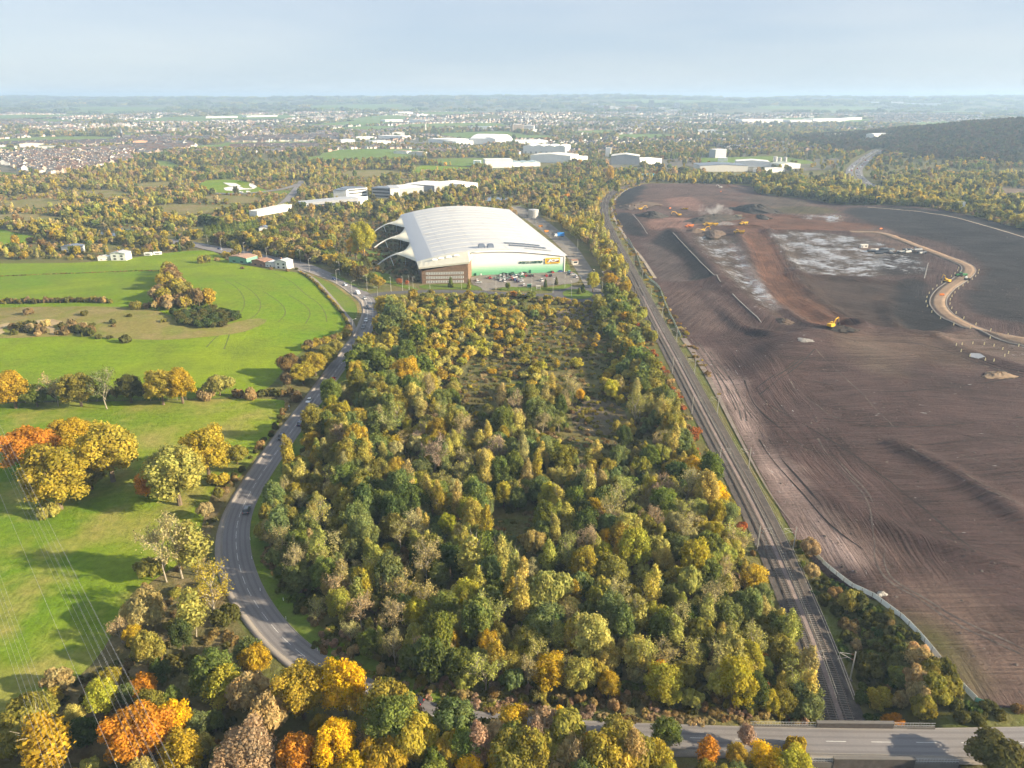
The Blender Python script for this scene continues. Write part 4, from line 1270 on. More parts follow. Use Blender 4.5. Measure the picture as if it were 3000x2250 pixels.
    def wall(p, q, h0, h1):
        b.add([L(p, -.8), L(q, -.8), L(q, h1), L(p, h0)], [(0, 1, 2, 3)])
    wall(C, B, eave(1) - .6, eave(1) - .6)
    n = 16
    for i in range(n):
        s0, s1 = i / n, (i + 1) / n
        wall(A + (B - A) * s0, A + (B - A) * s1, eave(s0) - .6, eave(s1) - .6)
    b.build('wall', M_OFFWHITE, root)
    gl = A + uu * 2 - vv * 2; gd = D + vv * 20 + uu * 2
    MB().add([L(gl, -.8), L(gd, -.8), L(gd, 10.4), L(gl, 10.4)], [(0, 1, 2, 3)]).build('glass_wall', M_DARKGLASS, root)
    for k in range(14):
        p = gl + (gd - gl) * (k + .5) / 14 - uu * .12
        MB().box((L(p, 0)[0], L(p, 0)[1], -.5), (.25, .25, 10.8), ang).build('mullion', M_STEEL, root)
    # timber office block under the prolonged roof
    O0, O1 = P(1237, 832), P(1372, 829)
    O2 = F0 + uu * .5; O3 = D + vv * 20 + uu * 2
    oc = (O0 + O1) / 2
    ou = (O1 - O0) / np.linalg.norm(O1 - O0); on = np.array((ou[1], -ou[0]))
    ht = lambda t: 9.4 + 5.0 * t
    def offp(t, z, out=0.0):
        p = O0 + (O1 - O0) * t + on * (out + 0.10 * (z - 6))
        return L(p, z)
    b = MB(); vs = []
    for i in range(9):
        t = i / 8
        vs += [offp(t, -.6), offp(t, ht(t))]
    b.add(vs, [(2 * i, 2 * i + 2, 2 * i + 3, 2 * i + 1) for i in range(8)])
    b.add([offp(1, -.6), L(O2, -.6), L(O2, 16.3), offp(1, ht(1) + 1.2)], [(0, 1, 2, 3)])
    b.add([L(O3, -.6), offp(0, -.6), offp(0, ht(0)), L(O3, 10)], [(0, 1, 2, 3)])
    b.build('office_wall', M_TIMBER, root)
    for k in range(26):                                       # timber boards
        z = 0.35 + k * 0.5
        t0 = 0.0 if z < 9.0 else min(1, (z - 9.0) / 5.0)
        if t0 > .95 or any(abs(z - zz) < 1.0 for zz in (1.6, 4.6, 7.6)):
            continue
        MB().add([offp(t0, z, .06), offp(1, z, .06), offp(1, z + .4, .06), offp(t0, z + .4, .06), offp(t0, z + .4, .0), offp(1, z + .4, .0), offp(t0, z, 0), offp(1, z, 0)], [(0, 1, 2, 3), (3, 2, 5, 4), (0, 6, 7, 1)]).build('board', M_TIMBER, root)
    for r_, z in enumerate((0.75, 3.75, 6.75)):
        fr = MB()
        fr.add([offp(.09, z, .10), offp(.9, z, .10), offp(.9, z + 1.75, .10), offp(.09, z + 1.75, .10)], [(0, 1, 2, 3)])
        band = fr.build('window_band', M_WHITE, root)
        for k in range(22):
            t = 0.10 + k * 0.0362
            for zz in (z + .2, z + 1.0):
                MB().add([offp(t, zz, .14), offp(t + .024, zz, .14), offp(t + .024, zz + .6, .14), offp(t, zz + .6, .14)], [(0, 1, 2, 3)]).build('pane', M_DARKGLASS, band)
    # cream roof lip over the office
    E0, E1 = D, P0(1376, 769, 15.0)
    b = MB(); vs = []
    n = 10
    for i in range(n + 1):
        t = i / n
        p = E0 + (E1 - E0) * t; z = 11.3 + 4.2 * t
        q = rp(0.0 + 0.335 * t, 0.0)
        vs += [L(p, z), (q[0], q[1], q[2] + .02), L(p, z - 1.1)]
    b.add(vs, [(3 * i, 3 * i + 3, 3 * i + 4, 3 * i + 1) for i in range(n)] + [(3 * i + 2, 3 * i + 5, 3 * i + 3, 3 * i) for i in range(n)])
    q = rp(.335, 0)
    b.add([L(E1, 15.5), (q[0], q[1], q[2]), (q[0], q[1], q[2] - 1.2), L(E1, 14.4)], [(0, 1, 2, 3)])
    q2 = rp(.43, 0)
    b.add([L(E1, 15.45), (q[0], q[1], q[2] + .03), (q2[0], q2[1], q2[2] + .03), L(F0 - vv * 1.6 + uu * 1.5, 15.2)], [(0, 3, 2, 1)])
    b.build('roof_lip', M_CREAM, root)
    # three sail canopies reaching out to the left
    tips = [P(1104, 777), P(1089, 730), P(1090, 683)]
    cuts = [0.06, 0.37, 0.68, 0.99]
    el = lambda t: D + vv * 6 + (A - D - vv * 6) * t
    for k, tip in enumerate(tips):
        root_mid = 0.5 * (cuts[k] + cuts[k + 1])
        b = MB(); vs = []
        nu, nw = 18, 12
        e0, e1 = el(cuts[k]), el(cuts[k + 1])
        for i in range(nu + 1):
            u = i / nu
            wd = max(0.012, (1 - u) ** 4.2)
            cl = el(root_mid) * (1 - u) + tip * u
            zc = 11.0 * (1 - u ** 2.3) + 0.1
            for j in range(nw + 1):
                w = j / nw - .5
                p = cl + (e1 - e0) * w * wd * (1 if u > 0 else 1)
                if u < .02:
                    p = el(cuts[k] + (cuts[k + 1] - cuts[k]) * (w + .5))
                z = zc + (0.4 - 2.2 * (2 * w) ** 2) * math.sin(math.pi * min(1, u * 2.2)) * (1 - u) + (0 if u > .02 else .25)
                vs.append(L(p, z))
        fs = [(i * (nw + 1) + j, i * (nw + 1) + j + 1, (i + 1) * (nw + 1) + j + 1, (i + 1) * (nw + 1) + j) for i in range(nu) for j in range(nw)]
        cb = b.add(vs, fs).build('sail_canopy', M_CREAM, root, sm=True)
        MB().tube([L(el(root_mid) * (1 - u) + tip * u, 11.0 * (1 - u ** 2.3) - .05) for u in np.linspace(.3, 1.0, 10)], [.5] * 9 + [.8], 8).build('arm', M_WHITE, cb, sm=True)
        u = .62
        pm = el(root_mid) * (1 - u) + tip * u; pg = pm + uu * 2.5 - vv * 3
        MB().tube([L(pm, 11 * (1 - u ** 2.3)), L(pg, -.3)], .22, 6).build('prop', M_WHITE, cb)
        pq = el(root_mid) - uu * 6
        m_ = MB().tube([L(pq, -.3), L(pq, 6)], .25, 6)
        for dx in (-4, 4):
            m_.tube([L(pq, 6), L(pq - vv * dx, 9.6)], .16, 5)
        m_.build('tree_column', M_STEEL, cb)
    return root


big_warehouse()


def shed(S0, S1, depth, hgt, label, roof='flat', wall=None, rmat=None, bays=1, cat='warehouse', name='warehouse', doors=0, z_extra=0.0, windows=0, group=None):
    """a shed whose front base line runs between two photo pixels"""
    a, b = P(*S0, fn=hb0), P(*S1, fn=hb0)
    if np.linalg.norm(b - a) < 3:
        b = a + np.array((3, 0))
    u = (b - a) / np.linalg.norm(b - a); v = np.array((-u[1], u[0]))
    if v[1] < 0:
        v = -v
    Ln = np.linalg.norm(b - a)
    zb = min(float(hb0(*q)) for q in (a, b, a + v * depth, b + v * depth))
    root = thing(name, label, cat, (a[0], a[1], zb), math.atan2(u[1], u[0]), group)
    W = MB(); Rf = MB()
    hgt *= 1.25 if a[1] > 1100 else 1
    bw = Ln / bays
    base = -1.0
    for k in range(bays):
        x0, x1 = k * bw, (k + 1) * bw
        if roof == 'flat':
            prof = [(x0, hgt), (x1, hgt)]
        elif roof == 'gable':
            prof = [(x0, hgt), ((x0 + x1) / 2, hgt * 1.22), (x1, hgt)]
        elif roof == 'arch':
            prof = [(x0 + bw * t, hgt + bw * .1 * (1 - (2 * t - 1) ** 2)) for t in np.linspace(0, 1, 9)]
        else:
            prof = [(x0, hgt), (x1, hgt * 1.25)]
        n = len(prof)
        for y, fl in ((0, 1), (depth, -1)):
            f = [(x0, y, base), (x1, y, base)] + [(p[0], y, p[1]) for p in prof[::-1]]
            W.add(f, [tuple(range(len(f))) if fl > 0 else tuple(range(len(f) - 1, -1, -1))])
        ov = 0.5
        Rf.add([(p[0], -ov, p[1] + .05) for p in prof] + [(p[0], depth + ov, p[1] + .05) for p in prof] + [(p[0], -ov, p[1] + .45) for p in prof] + [(p[0], depth + ov, p[1] + .45) for p in prof],
               [(i, n + i, n + i + 1, i + 1) for i in range(n - 1)] + [(2 * n + i, 2 * n + i + 1, 3 * n + i + 1, 3 * n + i) for i in range(n - 1)] + [(i, i + 1, 2 * n + i + 1, 2 * n + i) for i in range(n - 1)] +
               [(n - 1, 2 * n - 1, 4 * n - 1, 3 * n - 1), (n, 0, 2 * n, 3 * n)])
    W.add([(0, depth, base), (0, 0, base), (0, 0, hgt), (0, depth, hgt)], [(0, 1, 2, 3)])
    W.add([(Ln, 0, base), (Ln, depth, base), (Ln, depth, hgt if roof != 'mono' else hgt * 1.25), (Ln, 0, hgt if roof != 'mono' else hgt * 1.25)], [(0, 1, 2, 3)])
    W.build('wall', wall or M_WHITE, root)
    Rf.build('roof', rmat or M_WHITE, root)
    for k in range(doors):
        x = Ln * (k + .5) / doors
        MB().box((x, -.12, 0), (min(4.5, Ln / doors * .6), .2, min(5, hgt * .55))).build('dock_door', M_GREYWALL, root)
    for k in range(windows):
        z = hgt * (k + .35) / windows
        f = MB().box((Ln / 2, -.1, z), (Ln * .92, .18, hgt / windows * .38)).build('window_band', M_DARKGLASS, root)
    fr = 4 if a[1] < 650 else 26 if a[1] < 1050 else 115
    keep(poly=[tuple(a - u * 3 - v * fr), tuple(b + u * 3 - v * fr), tuple(b + u * 3 + v * (depth + 3)), tuple(a - u * 3 + v * (depth + 3))])
    return root


zl, zm, zr = (lambda x, y: ZL(x, y)[0]), (lambda x, y: ZM(x, y)[0]), (lambda x, y: ZR(x, y)[0])
# office campus behind the big warehouse
OF = frame(850, 500, 0.2712)
of = lambda x, y: OF(x, y)[0]
shed(of(472, 305), of(612, 308), 40, 11, 'white office wing with flat blue grey roof, left of the campus', 'flat', M_WHITE, M_BLUEROOF, 1, 'office', 'office_block', windows=0)
shed(of(616, 302), of(838, 280), 16, 11.5, 'angled white office wing with three bands of windows', 'flat', M_WHITE, M_BLUEROOF, 1, 'office', 'office_block', windows=3)
shed(of(888, 288), of(1085, 298), 18, 12, 'dark glazed office wing in the middle of the campus', 'flat', M_GREYWALL, M_BLUEROOF, 1, 'office', 'office_block', windows=3)
shed(of(1085, 296), of(1190, 292), 34, 12, 'white end block of the office campus', 'flat', M_WHITE, M_ROOFGREY, 1, 'office', 'office_block')
shed(of(1192, 272), of(1445, 246), 38, 9, 'long low white unit right of the office campus', 'flat', M_GREYWALL, M_WHITE, 1)
shed(of(1250, 205), of(1560, 228), 45, 8, 'white roofed unit behind the office campus', 'flat', M_GREYWALL, M_WHITE, 1)
shed(of(1600, 180), of(1850, 215), 30, 8, 'farthest white roofed unit behind the office campus', 'flat', M_WHITE, M_WHITE, 1)
shed(of(160, 410), of(745, 368), 24, 6, 'low grey ribbed roof building in front of the campus', 'mono', M_GREYWALL, M_ROOFGREY, 1, 'office', 'low_office', windows=1)
shed(of(745, 368), of(842, 345), 20, 7, 'small white block beside the low grey office', 'flat', M_WHITE, M_WHITE, 1, 'office', 'low_office')
shed(zl(1670, 850), zl(1895, 810), 12, 5, 'long white single storey building by the far road', 'mono', M_WHITE, M_OFFWHITE, 1, 'building', 'low_building')
# cottages and barns along the meadow
z1 = lambda x, y: Z1(x, y)[0]
for a, b, d, hh, lab, wm, rm in ((z1(1622, 214), z1(1692, 220), 8, 5.6, 'white cottage with grey roof at the meadow corner', M_WHITE, M_ROOFGREY), (z1(1565, 205), z1(1605, 208), 6, 3.4, 'low white lean-to beside the white cottage', M_WHITE, M_ROOFGREY),
                                 (z1(1485, 196), z1(1560, 205), 9, 4, 'brick outbuilding with brown roof by the cottage', M_BRICK, M_BRICK), (z1(1352, 178), z1(1455, 188), 12, 4.6, 'green walled barn with rusty roof', plain('green sheet', (0.16, 0.36, 0.26), .7), plain('rusty roof', (0.34, 0.22, 0.16), .8)),
                                 (z1(655, 168), z1(745, 168), 9, 5.4, 'white farmhouse with grey roof above the meadow', M_WHITE, M_ROOFGREY), (z1(578, 170), z1(650, 166), 6, 2.6, 'low white garage beside the farmhouse', M_OFFWHITE, M_OFFWHITE),
                                 (z1(365, 118), z1(470, 122), 9, 4.6, 'white bungalow with dark roof among bushes', M_WHITE, M_BLUEROOF), (zl(1682, 960), zl(1750, 958), 8, 5, 'white house beside the cypress hedge', M_WHITE, M_BLUEROOF)):
    r_ = shed(a, b, d, hh, lab, 'gable', wm, rm, 1, 'house', 'cottage')
    Ln = np.linalg.norm(P(*b, fn=hb0) - P(*a, fn=hb0))
    MB().box((Ln * .3, d * .5, hh), (.9, .9, hh * .42)).build('chimney', M_BRICK, r_)
    for k in range(2):
        for zf in ((.15, .58) if hh > 5 else (.25,)):
            w_ = MB().box((Ln * (.28 + .44 * k), -.06, hh * zf), (Ln * .16, .12, hh * .22)).build('window', M_DARKGLASS, r_)
for a, b, lab in ((z1(850, 142), z1(892, 142), 'white caravan parked above the meadow, left of the pair'), (z1(905, 138), z1(952, 136), 'white caravan parked above the meadow, right of the pair')):
    p, q = P(*a), P(*b)
    t = thing('caravan', lab, 'caravan', (*p, hz(*p)), math.atan2(*(q - p)[::-1]))
    Ln = np.linalg.norm(q - p)
    MB().side([(0, .5), (2.3, .5), (2.3, 2.5), (2.1, 2.75), (.2, 2.75), (0, 2.5)], 0, Ln).build('body', M_WHITE, t)
    for x in (.42, .58):
        MB().tube([(Ln * x, -.05, .35), (Ln * x, .2, .35)], .35, 10).build('wheel', plain('tyre', (.02, .02, .02), .9), t)
    MB().box((Ln * .5, -.03, 1.3), (Ln * .6, .06, .7)).build('window', M_DARKGLASS, t)
    MB().tube([(-1.2, 1.1, .45), (.1, 1.1, .5)], .06, 5).build('tow_bar', M_STEEL, t)
# far warehouses
for a, b, d, hh, lab, kw in (
    (zm(1178, 440), zm(1450, 445), 70, 13, 'white warehouse with four shallow arched bays', dict(roof='arch', bays=4, doors=8)),
    (zm(565, 380), zm(745, 388), 80, 11, 'long white distribution shed, left of the group', dict(roof='flat', doors=6)),
    (zm(745, 395), zm(855, 390), 60, 10, 'white shed with projecting front in the group', dict(roof='flat', doors=3)),
    (zm(830, 378), zm(1000, 384), 80, 11, 'white shed with dark dock doors in the middle of the group', dict(roof='arch', bays=2, doors=5)),
    (zm(1000, 384), zm(1105, 372), 80, 12, 'white shed at the right of the group', dict(roof='arch', bays=1, doors=3)),
    (zm(1110, 382), zm(1340, 378), 60, 7, 'low white shed behind the arched warehouse', dict(roof='flat')),
    (zm(1225, 498), zm(1485, 505), 60, 11, 'broad pale roofed warehouse in front of the arched one', dict(roof='gable', rmat=M_OFFWHITE)),
    (zm(1485, 505), zm(1595, 492), 40, 8, 'lower white extension of the pale roofed warehouse', dict(roof='gable')),
    (zm(1115, 530), zm(1290, 525), 35, 6, 'turquoise tinted low sheds beside the white block', dict(roof='gable', bays=3, rmat=plain('pale turquoise sheet', (.42, .52, .52), .6))),
    (zm(933, 535), zm(1110, 535), 30, 12, 'square white block with slim chimney', dict(roof='flat')),
    (zm(855, 515), zm(902, 516), 14, 6, 'small pale blue shed near the white block', dict(roof='flat', wall=plain('pale blue sheet', (.42, .52, .56), .6))),
    (zm(1745, 515), zm(1930, 518), 45, 13, 'tall grey works with white gable', dict(roof='gable', wall=M_GREYWALL, rmat=M_OFFWHITE)),
    (zm(1935, 518), zm(2075, 510), 40, 8, 'white plant building with stepped roof', dict(roof='flat')),
    (zm(1710, 462), zm(1745, 462), 14, 14, 'white silo house in the works yard', dict(roof='flat')),
    (zr(110, 560), zr(420, 560), 50, 8, 'wide blue grey roofed shed beyond the site', dict(roof='gable', wall=M_OFFWHITE, rmat=M_BLUEROOF)),
    (zr(345, 530), zr(560, 532), 34, 8, 'white roofed shed behind the blue grey one', dict(roof='gable')),
    (zr(630, 545), zr(760, 540), 30, 7, 'pale green roofed shed near the motorway', dict(roof='gable', rmat=plain('pale green sheet', (.42, .45, .38), .7))),
    (zr(500, 568), zr(660, 562), 20, 5, 'low pale shed among the trees beyond the site', dict(roof='flat', rmat=M_OFFWHITE)),
    (zr(210, 475), zr(280, 472), 20, 14, 'grey plant tower in the aggregate yard', dict(roof='flat', wall=M_ROOFGREY)),
    (zr(230, 498), zr(290, 498), 14, 6, 'small white plant hut in the aggregate yard', dict(roof='flat')),
    (zr(385, 245), zr(660, 243), 60, 13, 'very long white distribution shed far right, left one', dict(roof='flat', doors=8)),
    (zr(695, 250), zr(835, 248), 60, 13, 'white distribution shed far right, middle one', dict(roof='flat', doors=5)),
    (zr(845, 245), zr(1050, 238), 70, 15, 'tall white distribution shed far right', dict(roof='flat', doors=6)),
    (zr(1050, 232), zr(1160, 225), 50, 10, 'white shed at the right end of the far row', dict(roof='flat')),
    (zr(960, 335), zr(1020, 335), 30, 7, 'small white shed below the far row', dict(roof='flat')),
    (zr(1185, 345), zr(1240, 345), 30, 8, 'white factory near the motorway bend, left', dict(roof='arch', bays=1)),
    (zr(1255, 335), zr(1330, 332), 30, 7, 'white factory near the motorway bend, right', dict(roof='flat')),
    (zr(100, 312), zr(235, 312), 40, 8, 'white sheds at the lakeside estate', dict(roof='gable', bays=2)),
    (zr(1225, 122), zr(1280, 122), 120, 16, 'white shed glinting near the horizon, left', dict(roof='flat')),
    (zr(1300, 122), zr(1430, 121), 120, 16, 'white shed glinting near the horizon, middle', dict(roof='flat')),
    (zr(1480, 132), zr(1670, 130), 120, 16, 'white shed glinting near the horizon, right', dict(roof='flat')),
    (zl(1335, 218), zl(1540, 214), 60, 9, 'white factory among the left-hand houses', dict(roof='gable', bays=3)),
    (zl(1600, 210), zl(1800, 205), 60, 8, 'second white factory among the left-hand houses', dict(roof='flat')),
    (zl(250, 415), zl(400, 412), 30, 6, 'long grey green school block at the estate', dict(roof='flat', wall=M_OFFWHITE, rmat=plain('grey green felt', (.24, .27, .24), .9))),
    (zl(130, 405), zl(280, 402), 12, 8, 'brick terrace with pale front at the estate', dict(roof='gable', wall=M_OFFWHITE, rmat=M_BRICK)),
    (zl(865, 385), zl(960, 380), 14, 7, 'orange brick block at the end of the terraces', dict(roof='gable', wall=plain('orange brick', (.42, .25, .15), .9), rmat=M_BRICK)),
    (zm(0, 372), zm(90, 370), 30, 6, 'white trade unit at the left of the trade park', dict(roof='gable')),
    (zm(100, 352), zm(210, 350), 40, 6, 'low white trade unit in the trade park', dict(roof='flat')),
    (zm(190, 385), zm(320, 382), 36, 7, 'grey roofed trade unit in front of the trade park', dict(roof='gable', rmat=M_ROOFGREY)),
    (zm(240, 345), zm(400, 350), 40, 7, 'white trade unit behind the grey roofed one', dict(roof='flat')),
    (zm(330, 325), zm(410, 325), 30, 8, 'brown roofed hall behind the trade park', dict(roof='gable', rmat=M_BRICK)),
    (zm(340, 445), zm(425, 448), 26, 5, 'brown roofed barn among the middle trees', dict(roof='gable', rmat=plain('brown sheet', (.28, .23, .18), .9))),
    (zm(435, 452), zm(535, 455), 24, 5, 'tan shed among the middle trees', dict(roof='gable', wall=M_OFFWHITE, rmat=plain('tan sheet', (.36, .31, .24), .9))),
    (zm(285, 240), zm(400, 238), 60, 9, 'white works behind the playing field', dict(roof='flat')),
    (zm(440, 240), zm(545, 240), 50, 9, 'second white works behind the playing field', dict(roof='flat')),
    (zm(370, 185), zm(465, 184), 60, 9, 'far pale works below the hills', dict(roof='flat')),
    (zm(490, 200), zm(560, 200), 50, 9, 'far white works below the hills', dict(roof='flat')),
    (zm(1200, 305), zm(1290, 305), 40, 8, 'blue white depot in the middle of the town', dict(roof='flat', rmat=M_ROOFGREY)),
    (zm(840, 285), zm(960, 285), 40, 8, 'pale blue roofed depot in the town', dict(roof='flat', rmat=plain('pale blue roof', (.4, .47, .52), .6)))):
    kw = dict(kw)
    shed(a, b, d, hh, lab, **{'roof': 'flat', **kw})
# tank and service yard things beside the warehouse
def tank(S, dia, hgt, label, mat):
    p = P(*S)
    t = thing('storage_tank', label, 'tank', (*p, hz(*p)))
    n = 24
    MB().tube([(0, 0, -.3), (0, 0, hgt)], dia / 2, n).build('shell', mat, t, sm=False)
    MB().tube([(0, 0, hgt + .01), (0, 0, hgt + dia * .07)], [dia / 2 * 1.01, dia * .08], n).build('roof', M_ROOFGREY, t)
    for z in (hgt * .33, hgt * .66):
        MB().tube([(0, 0, z), (0, 0, z + .15)], dia / 2 + .06, n).build('hoop', M_STEEL, t)
    MB().box((dia / 2 + .1, 0, 0), (.3, .5, hgt)).build('ladder', M_STEEL, t)
    keep(line=[(p[0] - 1, p[1]), (p[0] + 1, p[1])], r=dia / 2 + 3)


tank(ZB(1418, 215)[0], 11, 8.5, 'round grey sprinkler tank beside the warehouse', M_STEEL)
for x, y, d_, h_, lab in ((595, 520, 8, 16, 'tall grey silo near the motorway, left'), (625, 515, 7, 13, 'grey silo near the motorway, middle'), (660, 512, 7, 13, 'grey silo near the motorway, right')):
    p = P(*ZR(x, y)[0], fn=hb0)
    tank(ZR(x, y)[0], d_, h_, lab, M_STEEL)
# spires, chimneys and towers on the skyline
def tower(S, w, hgt, label, mat, kind='block', name='tower_block', cat='building'):
    p = P(*S, fn=hb0)
    t = thing(name, label, cat, (*p, float(hb0(*p))), rng.uniform(-.3, .3))
    if kind == 'block':
        MB().box((0, 0, -2), (w, w * .7, hgt + 2)).build('wall', mat, t)
        MB().box((0, 0, hgt), (w * .4, w * .3, 3)).build('roof_house', M_ROOFGREY, t)
        for k in range(int(hgt / 4)):
            MB().box((0, -w * .35 - .05, 1.5 + k * 4), (w * .86, .2, 1.6)).build('window_band', M_DARKGLASS, t)
    elif kind == 'spire':
        MB().box((0, 0, -2), (w, w, hgt * .5 + 2)).build('tower', mat, t)
        MB().tube([(0, 0, hgt * .5), (0, 0, hgt)], [w * .55, .1], 8).build('spire', M_BLUEROOF, t)
        MB().box((0, w * 2, -2), (w * 1.4, w * 3, hgt * .3)).build('nave', mat, t)
    else:
        MB().tube([(0, 0, -2), (0, 0, hgt)], [w / 2, w * .33], 12).build('shaft', mat, t)
        MB().tube([(0, 0, hgt - 1), (0, 0, hgt)], w * .4, 12).build('rim', M_BRICK, t)


M_DARKSTONE = plain('dark stone', (0.10, 0.09, 0.08), .9)
M_TOWERW = plain('pale render', (0.62, 0.58, 0.54), .8)
for x, y, w, hh, m, lab in ((1690, 165, 60, 34, M_TOWERW, 'white block, leftmost of the town centre'), (1745, 160, 70, 26, M_TOWERW, 'pale wide block in the town centre'), (1720, 172, 40, 40, M_BRICK, 'brick tower in the town centre'), (1800, 165, 80, 24, M_TOWERW, 'pale long block in the town centre'),
                            (1870, 168, 70, 30, M_BRICK, 'red brick hotel block in the town centre'), (1915, 162, 60, 26, M_TOWERW, 'white block right of the red brick one'), (2008, 150, 34, 60, M_DARKSTONE, 'slender dark tower in the town centre'), (2075, 175, 40, 32, M_TOWERW, 'pale block near the dark tower'),
                            (2172, 160, 44, 52, M_TOWERW, 'white tower at the right of the town centre'), (2150, 180, 110, 20, M_TOWERW, 'low white block below the white tower'), (1640, 135, 60, 20, M_TOWERW, 'small pale block up the slope of the town centre'), (2045, 170, 44, 24, M_GREYWALL, 'grey block between the towers')):
    tower(zm(x, y), w, hh, lab, m)
tower(zl(793, 345), 7, 34, 'dark church with pointed spire among the terraces', M_DARKSTONE, 'spire', 'church', 'church')
tower(zl(1537, 305), 6, 36, 'dark chimney stack above the terraces', M_DARKSTONE, 'stack', 'chimney_stack', 'chimney')
tower(zm(547, 310), 6, 34, 'pale chimney stack behind the trade park', M_OFFWHITE, 'stack', 'chimney_stack', 'chimney')
tower(zr(2090, 180), 12, 44, 'dark tower on the far right ridge', M_DARKSTONE, 'spire', 'church', 'church')
tower(zm(1215, 300), 40, 22, 'pair of pale flats behind the arched warehouse', M_OFFWHITE)
tower(zm(1140, 300), 40, 24, 'tan flats behind the arched warehouse', plain('tan render', (.42, .34, .26), .9))

CYP = ((ZL(1310, 905, 1440, 925), 11), (ZL(1455, 975, 1665, 945), 15), (ZL(1335, 985, 1440, 975), 9), (ZL(655, 400, 740, 398), 8), (ZL(815, 392, 855, 390), 4), (ZL(955, 485, 1100, 455), 10), (ZL(1430, 608, 1510, 604), 7))
for S, n_ in CYP:
    a_, b_ = P(*S[0], fn=hb0), P(*S[1], fn=hb0)
    keep(poly=[tuple(a_ + (0, 5)), tuple(b_ + (0, 5)), tuple(b_ - (0, 40)), tuple(a_ - (0, 40))])

# ------------------------------------------------------------------ houses
WALLS = [plain('buff brick', (0.52, 0.41, 0.31), .9), plain('pink brick', (0.48, 0.33, 0.26), .9), plain('cream render', (0.66, 0.60, 0.52), .8), plain('house white', (0.70, 0.68, 0.64), .8)]
ROOFS = [plain('brown tiles', (0.085, 0.065, 0.055), .9), plain('red brown tiles', (0.11, 0.07, 0.055), .9), plain('grey slates', (0.075, 0.075, 0.08), .8)]


def house_geo(g, w, d, hh):
    V = [(-w / 2, -d / 2, -1), (w / 2, -d / 2, -1), (w / 2, d / 2, -1), (-w / 2, d / 2, -1), (-w / 2, -d / 2, hh), (w / 2, -d / 2, hh), (w / 2, d / 2, hh), (-w / 2, d / 2, hh), (-w / 2, 0, hh + d * .34), (w / 2, 0, hh + d * .34)]
    Fw = [(0, 1, 5, 4), (2, 3, 7, 6), (1, 2, 6, 9, 5), (3, 0, 4, 8, 7)]
    o = .45
    rf = [(-w / 2 - o, -d / 2 - o, hh - .15), (w / 2 + o, -d / 2 - o, hh - .15), (w / 2 + o, 0, hh + d * .34 + .12), (-w / 2 - o, 0, hh + d * .34 + .12), (w / 2 + o, d / 2 + o, hh - .15), (-w / 2 - o, d / 2 + o, hh - .15)]
    return V, Fw, rf, [(0, 1, 2, 3), (3, 2, 4, 5)]


HOUSE_MESH = []
for k in range(9):
    g_ = np.random.default_rng(900 + k)
    V_, Fw_, rf_, Fr_ = house_geo(g_, 8 + k % 3 * 1.2, 8, 5.2)
    b_ = MB(); b_.add(V_, Fw_, 0); b_.add(rf_, Fr_, 1)
    b_.box((2.2 if k % 2 else -2.2, 0, 5.2), (.9, .7, 3.6), 0, 0)
    for wx in (-2.3, 2.3):
        for wz in (.9, 3.4):
            b_.box((wx, -4.02, wz), (1.5, .12, 1.2), 0, 2); b_.box((wx, 4.02, wz), (1.5, .12, 1.2), 0, 2)
    b_.box((0, -4.03, 0), (1.0, .14, 2.1), 0, 2)
    HOUSE_MESH.append(b_.mesh('house', [WALLS[k % 4], ROOFS[k % 3], M_DARKGLASS]))
HOUSES = []
URBAN = []


def streets(S, rowsp, along, seed, ang=None, jit=.25, dens=1.0, world=None):
    g = np.random.default_rng(seed)
    poly = world or [tuple(P(*q, fn=hb0)) for q in S]
    URBAN.append(poly)
    pa = np.array(poly)
    c = pa.mean(0); rad = np.linalg.norm(pa - c, axis=1).max()
    a0 = g.uniform(-.5, .5) if ang is None else ang
    for r_ in np.arange(-rad, rad, rowsp):
        for s_ in np.arange(-rad, rad, along):
            if g.random() > dens:
                continue
            bend = .0009 * s_ * s_ * g.choice((1,)) * .6
            x = c[0] + math.cos(a0) * s_ - math.sin(a0) * (r_ + bend); y = c[1] + math.sin(a0) * s_ + math.cos(a0) * (r_ + bend)
            x += g.normal() * 1.2; y += g.normal() * 1.2
            HOUSES.append((x, y, a0 + g.normal() * jit + (math.pi / 2 if g.random() < .2 else 0), poly, int(g.integers(9)), g.uniform(1.1, 1.35)))


streets(ZL(0, 470, 200, 440, 420, 430, 640, 420, 860, 400, 840, 500, 700, 530, 560, 560, 330, 580, 150, 560, 30, 520), 27, 12.5, 1, 1.25, .35)
streets(ZL(850, 400, 1060, 380, 1250, 380, 1240, 410, 1050, 445, 900, 455), 24, 12, 2, .5)
streets(ZL(0, 385, 400, 372, 760, 362, 900, 350, 1380, 345, 1400, 365, 1000, 380, 500, 395, 0, 400), 34, 9.5, 3, .05, .05)
streets(ZL(1500, 400, 1700, 395, 2060, 395, 2080, 415, 1800, 425, 1520, 420), 26, 10, 4, .0, .1)
streets(ZL(1480, 350, 1900, 335, 2212, 330, 2212, 360, 1900, 370, 1500, 375), 32, 12, 5, .1, .2)
H_NEAR = []
for (x, y, a, poly, k, s) in HOUSES:
    if inside(np.array([x]), np.array([y]), poly)[0] and abs(x) < .8 * y:
        H_NEAR.append((x, y, a, k, s))
H_NEAR.sort(key=lambda q: q[1])
TOWN = H_NEAR[290:]
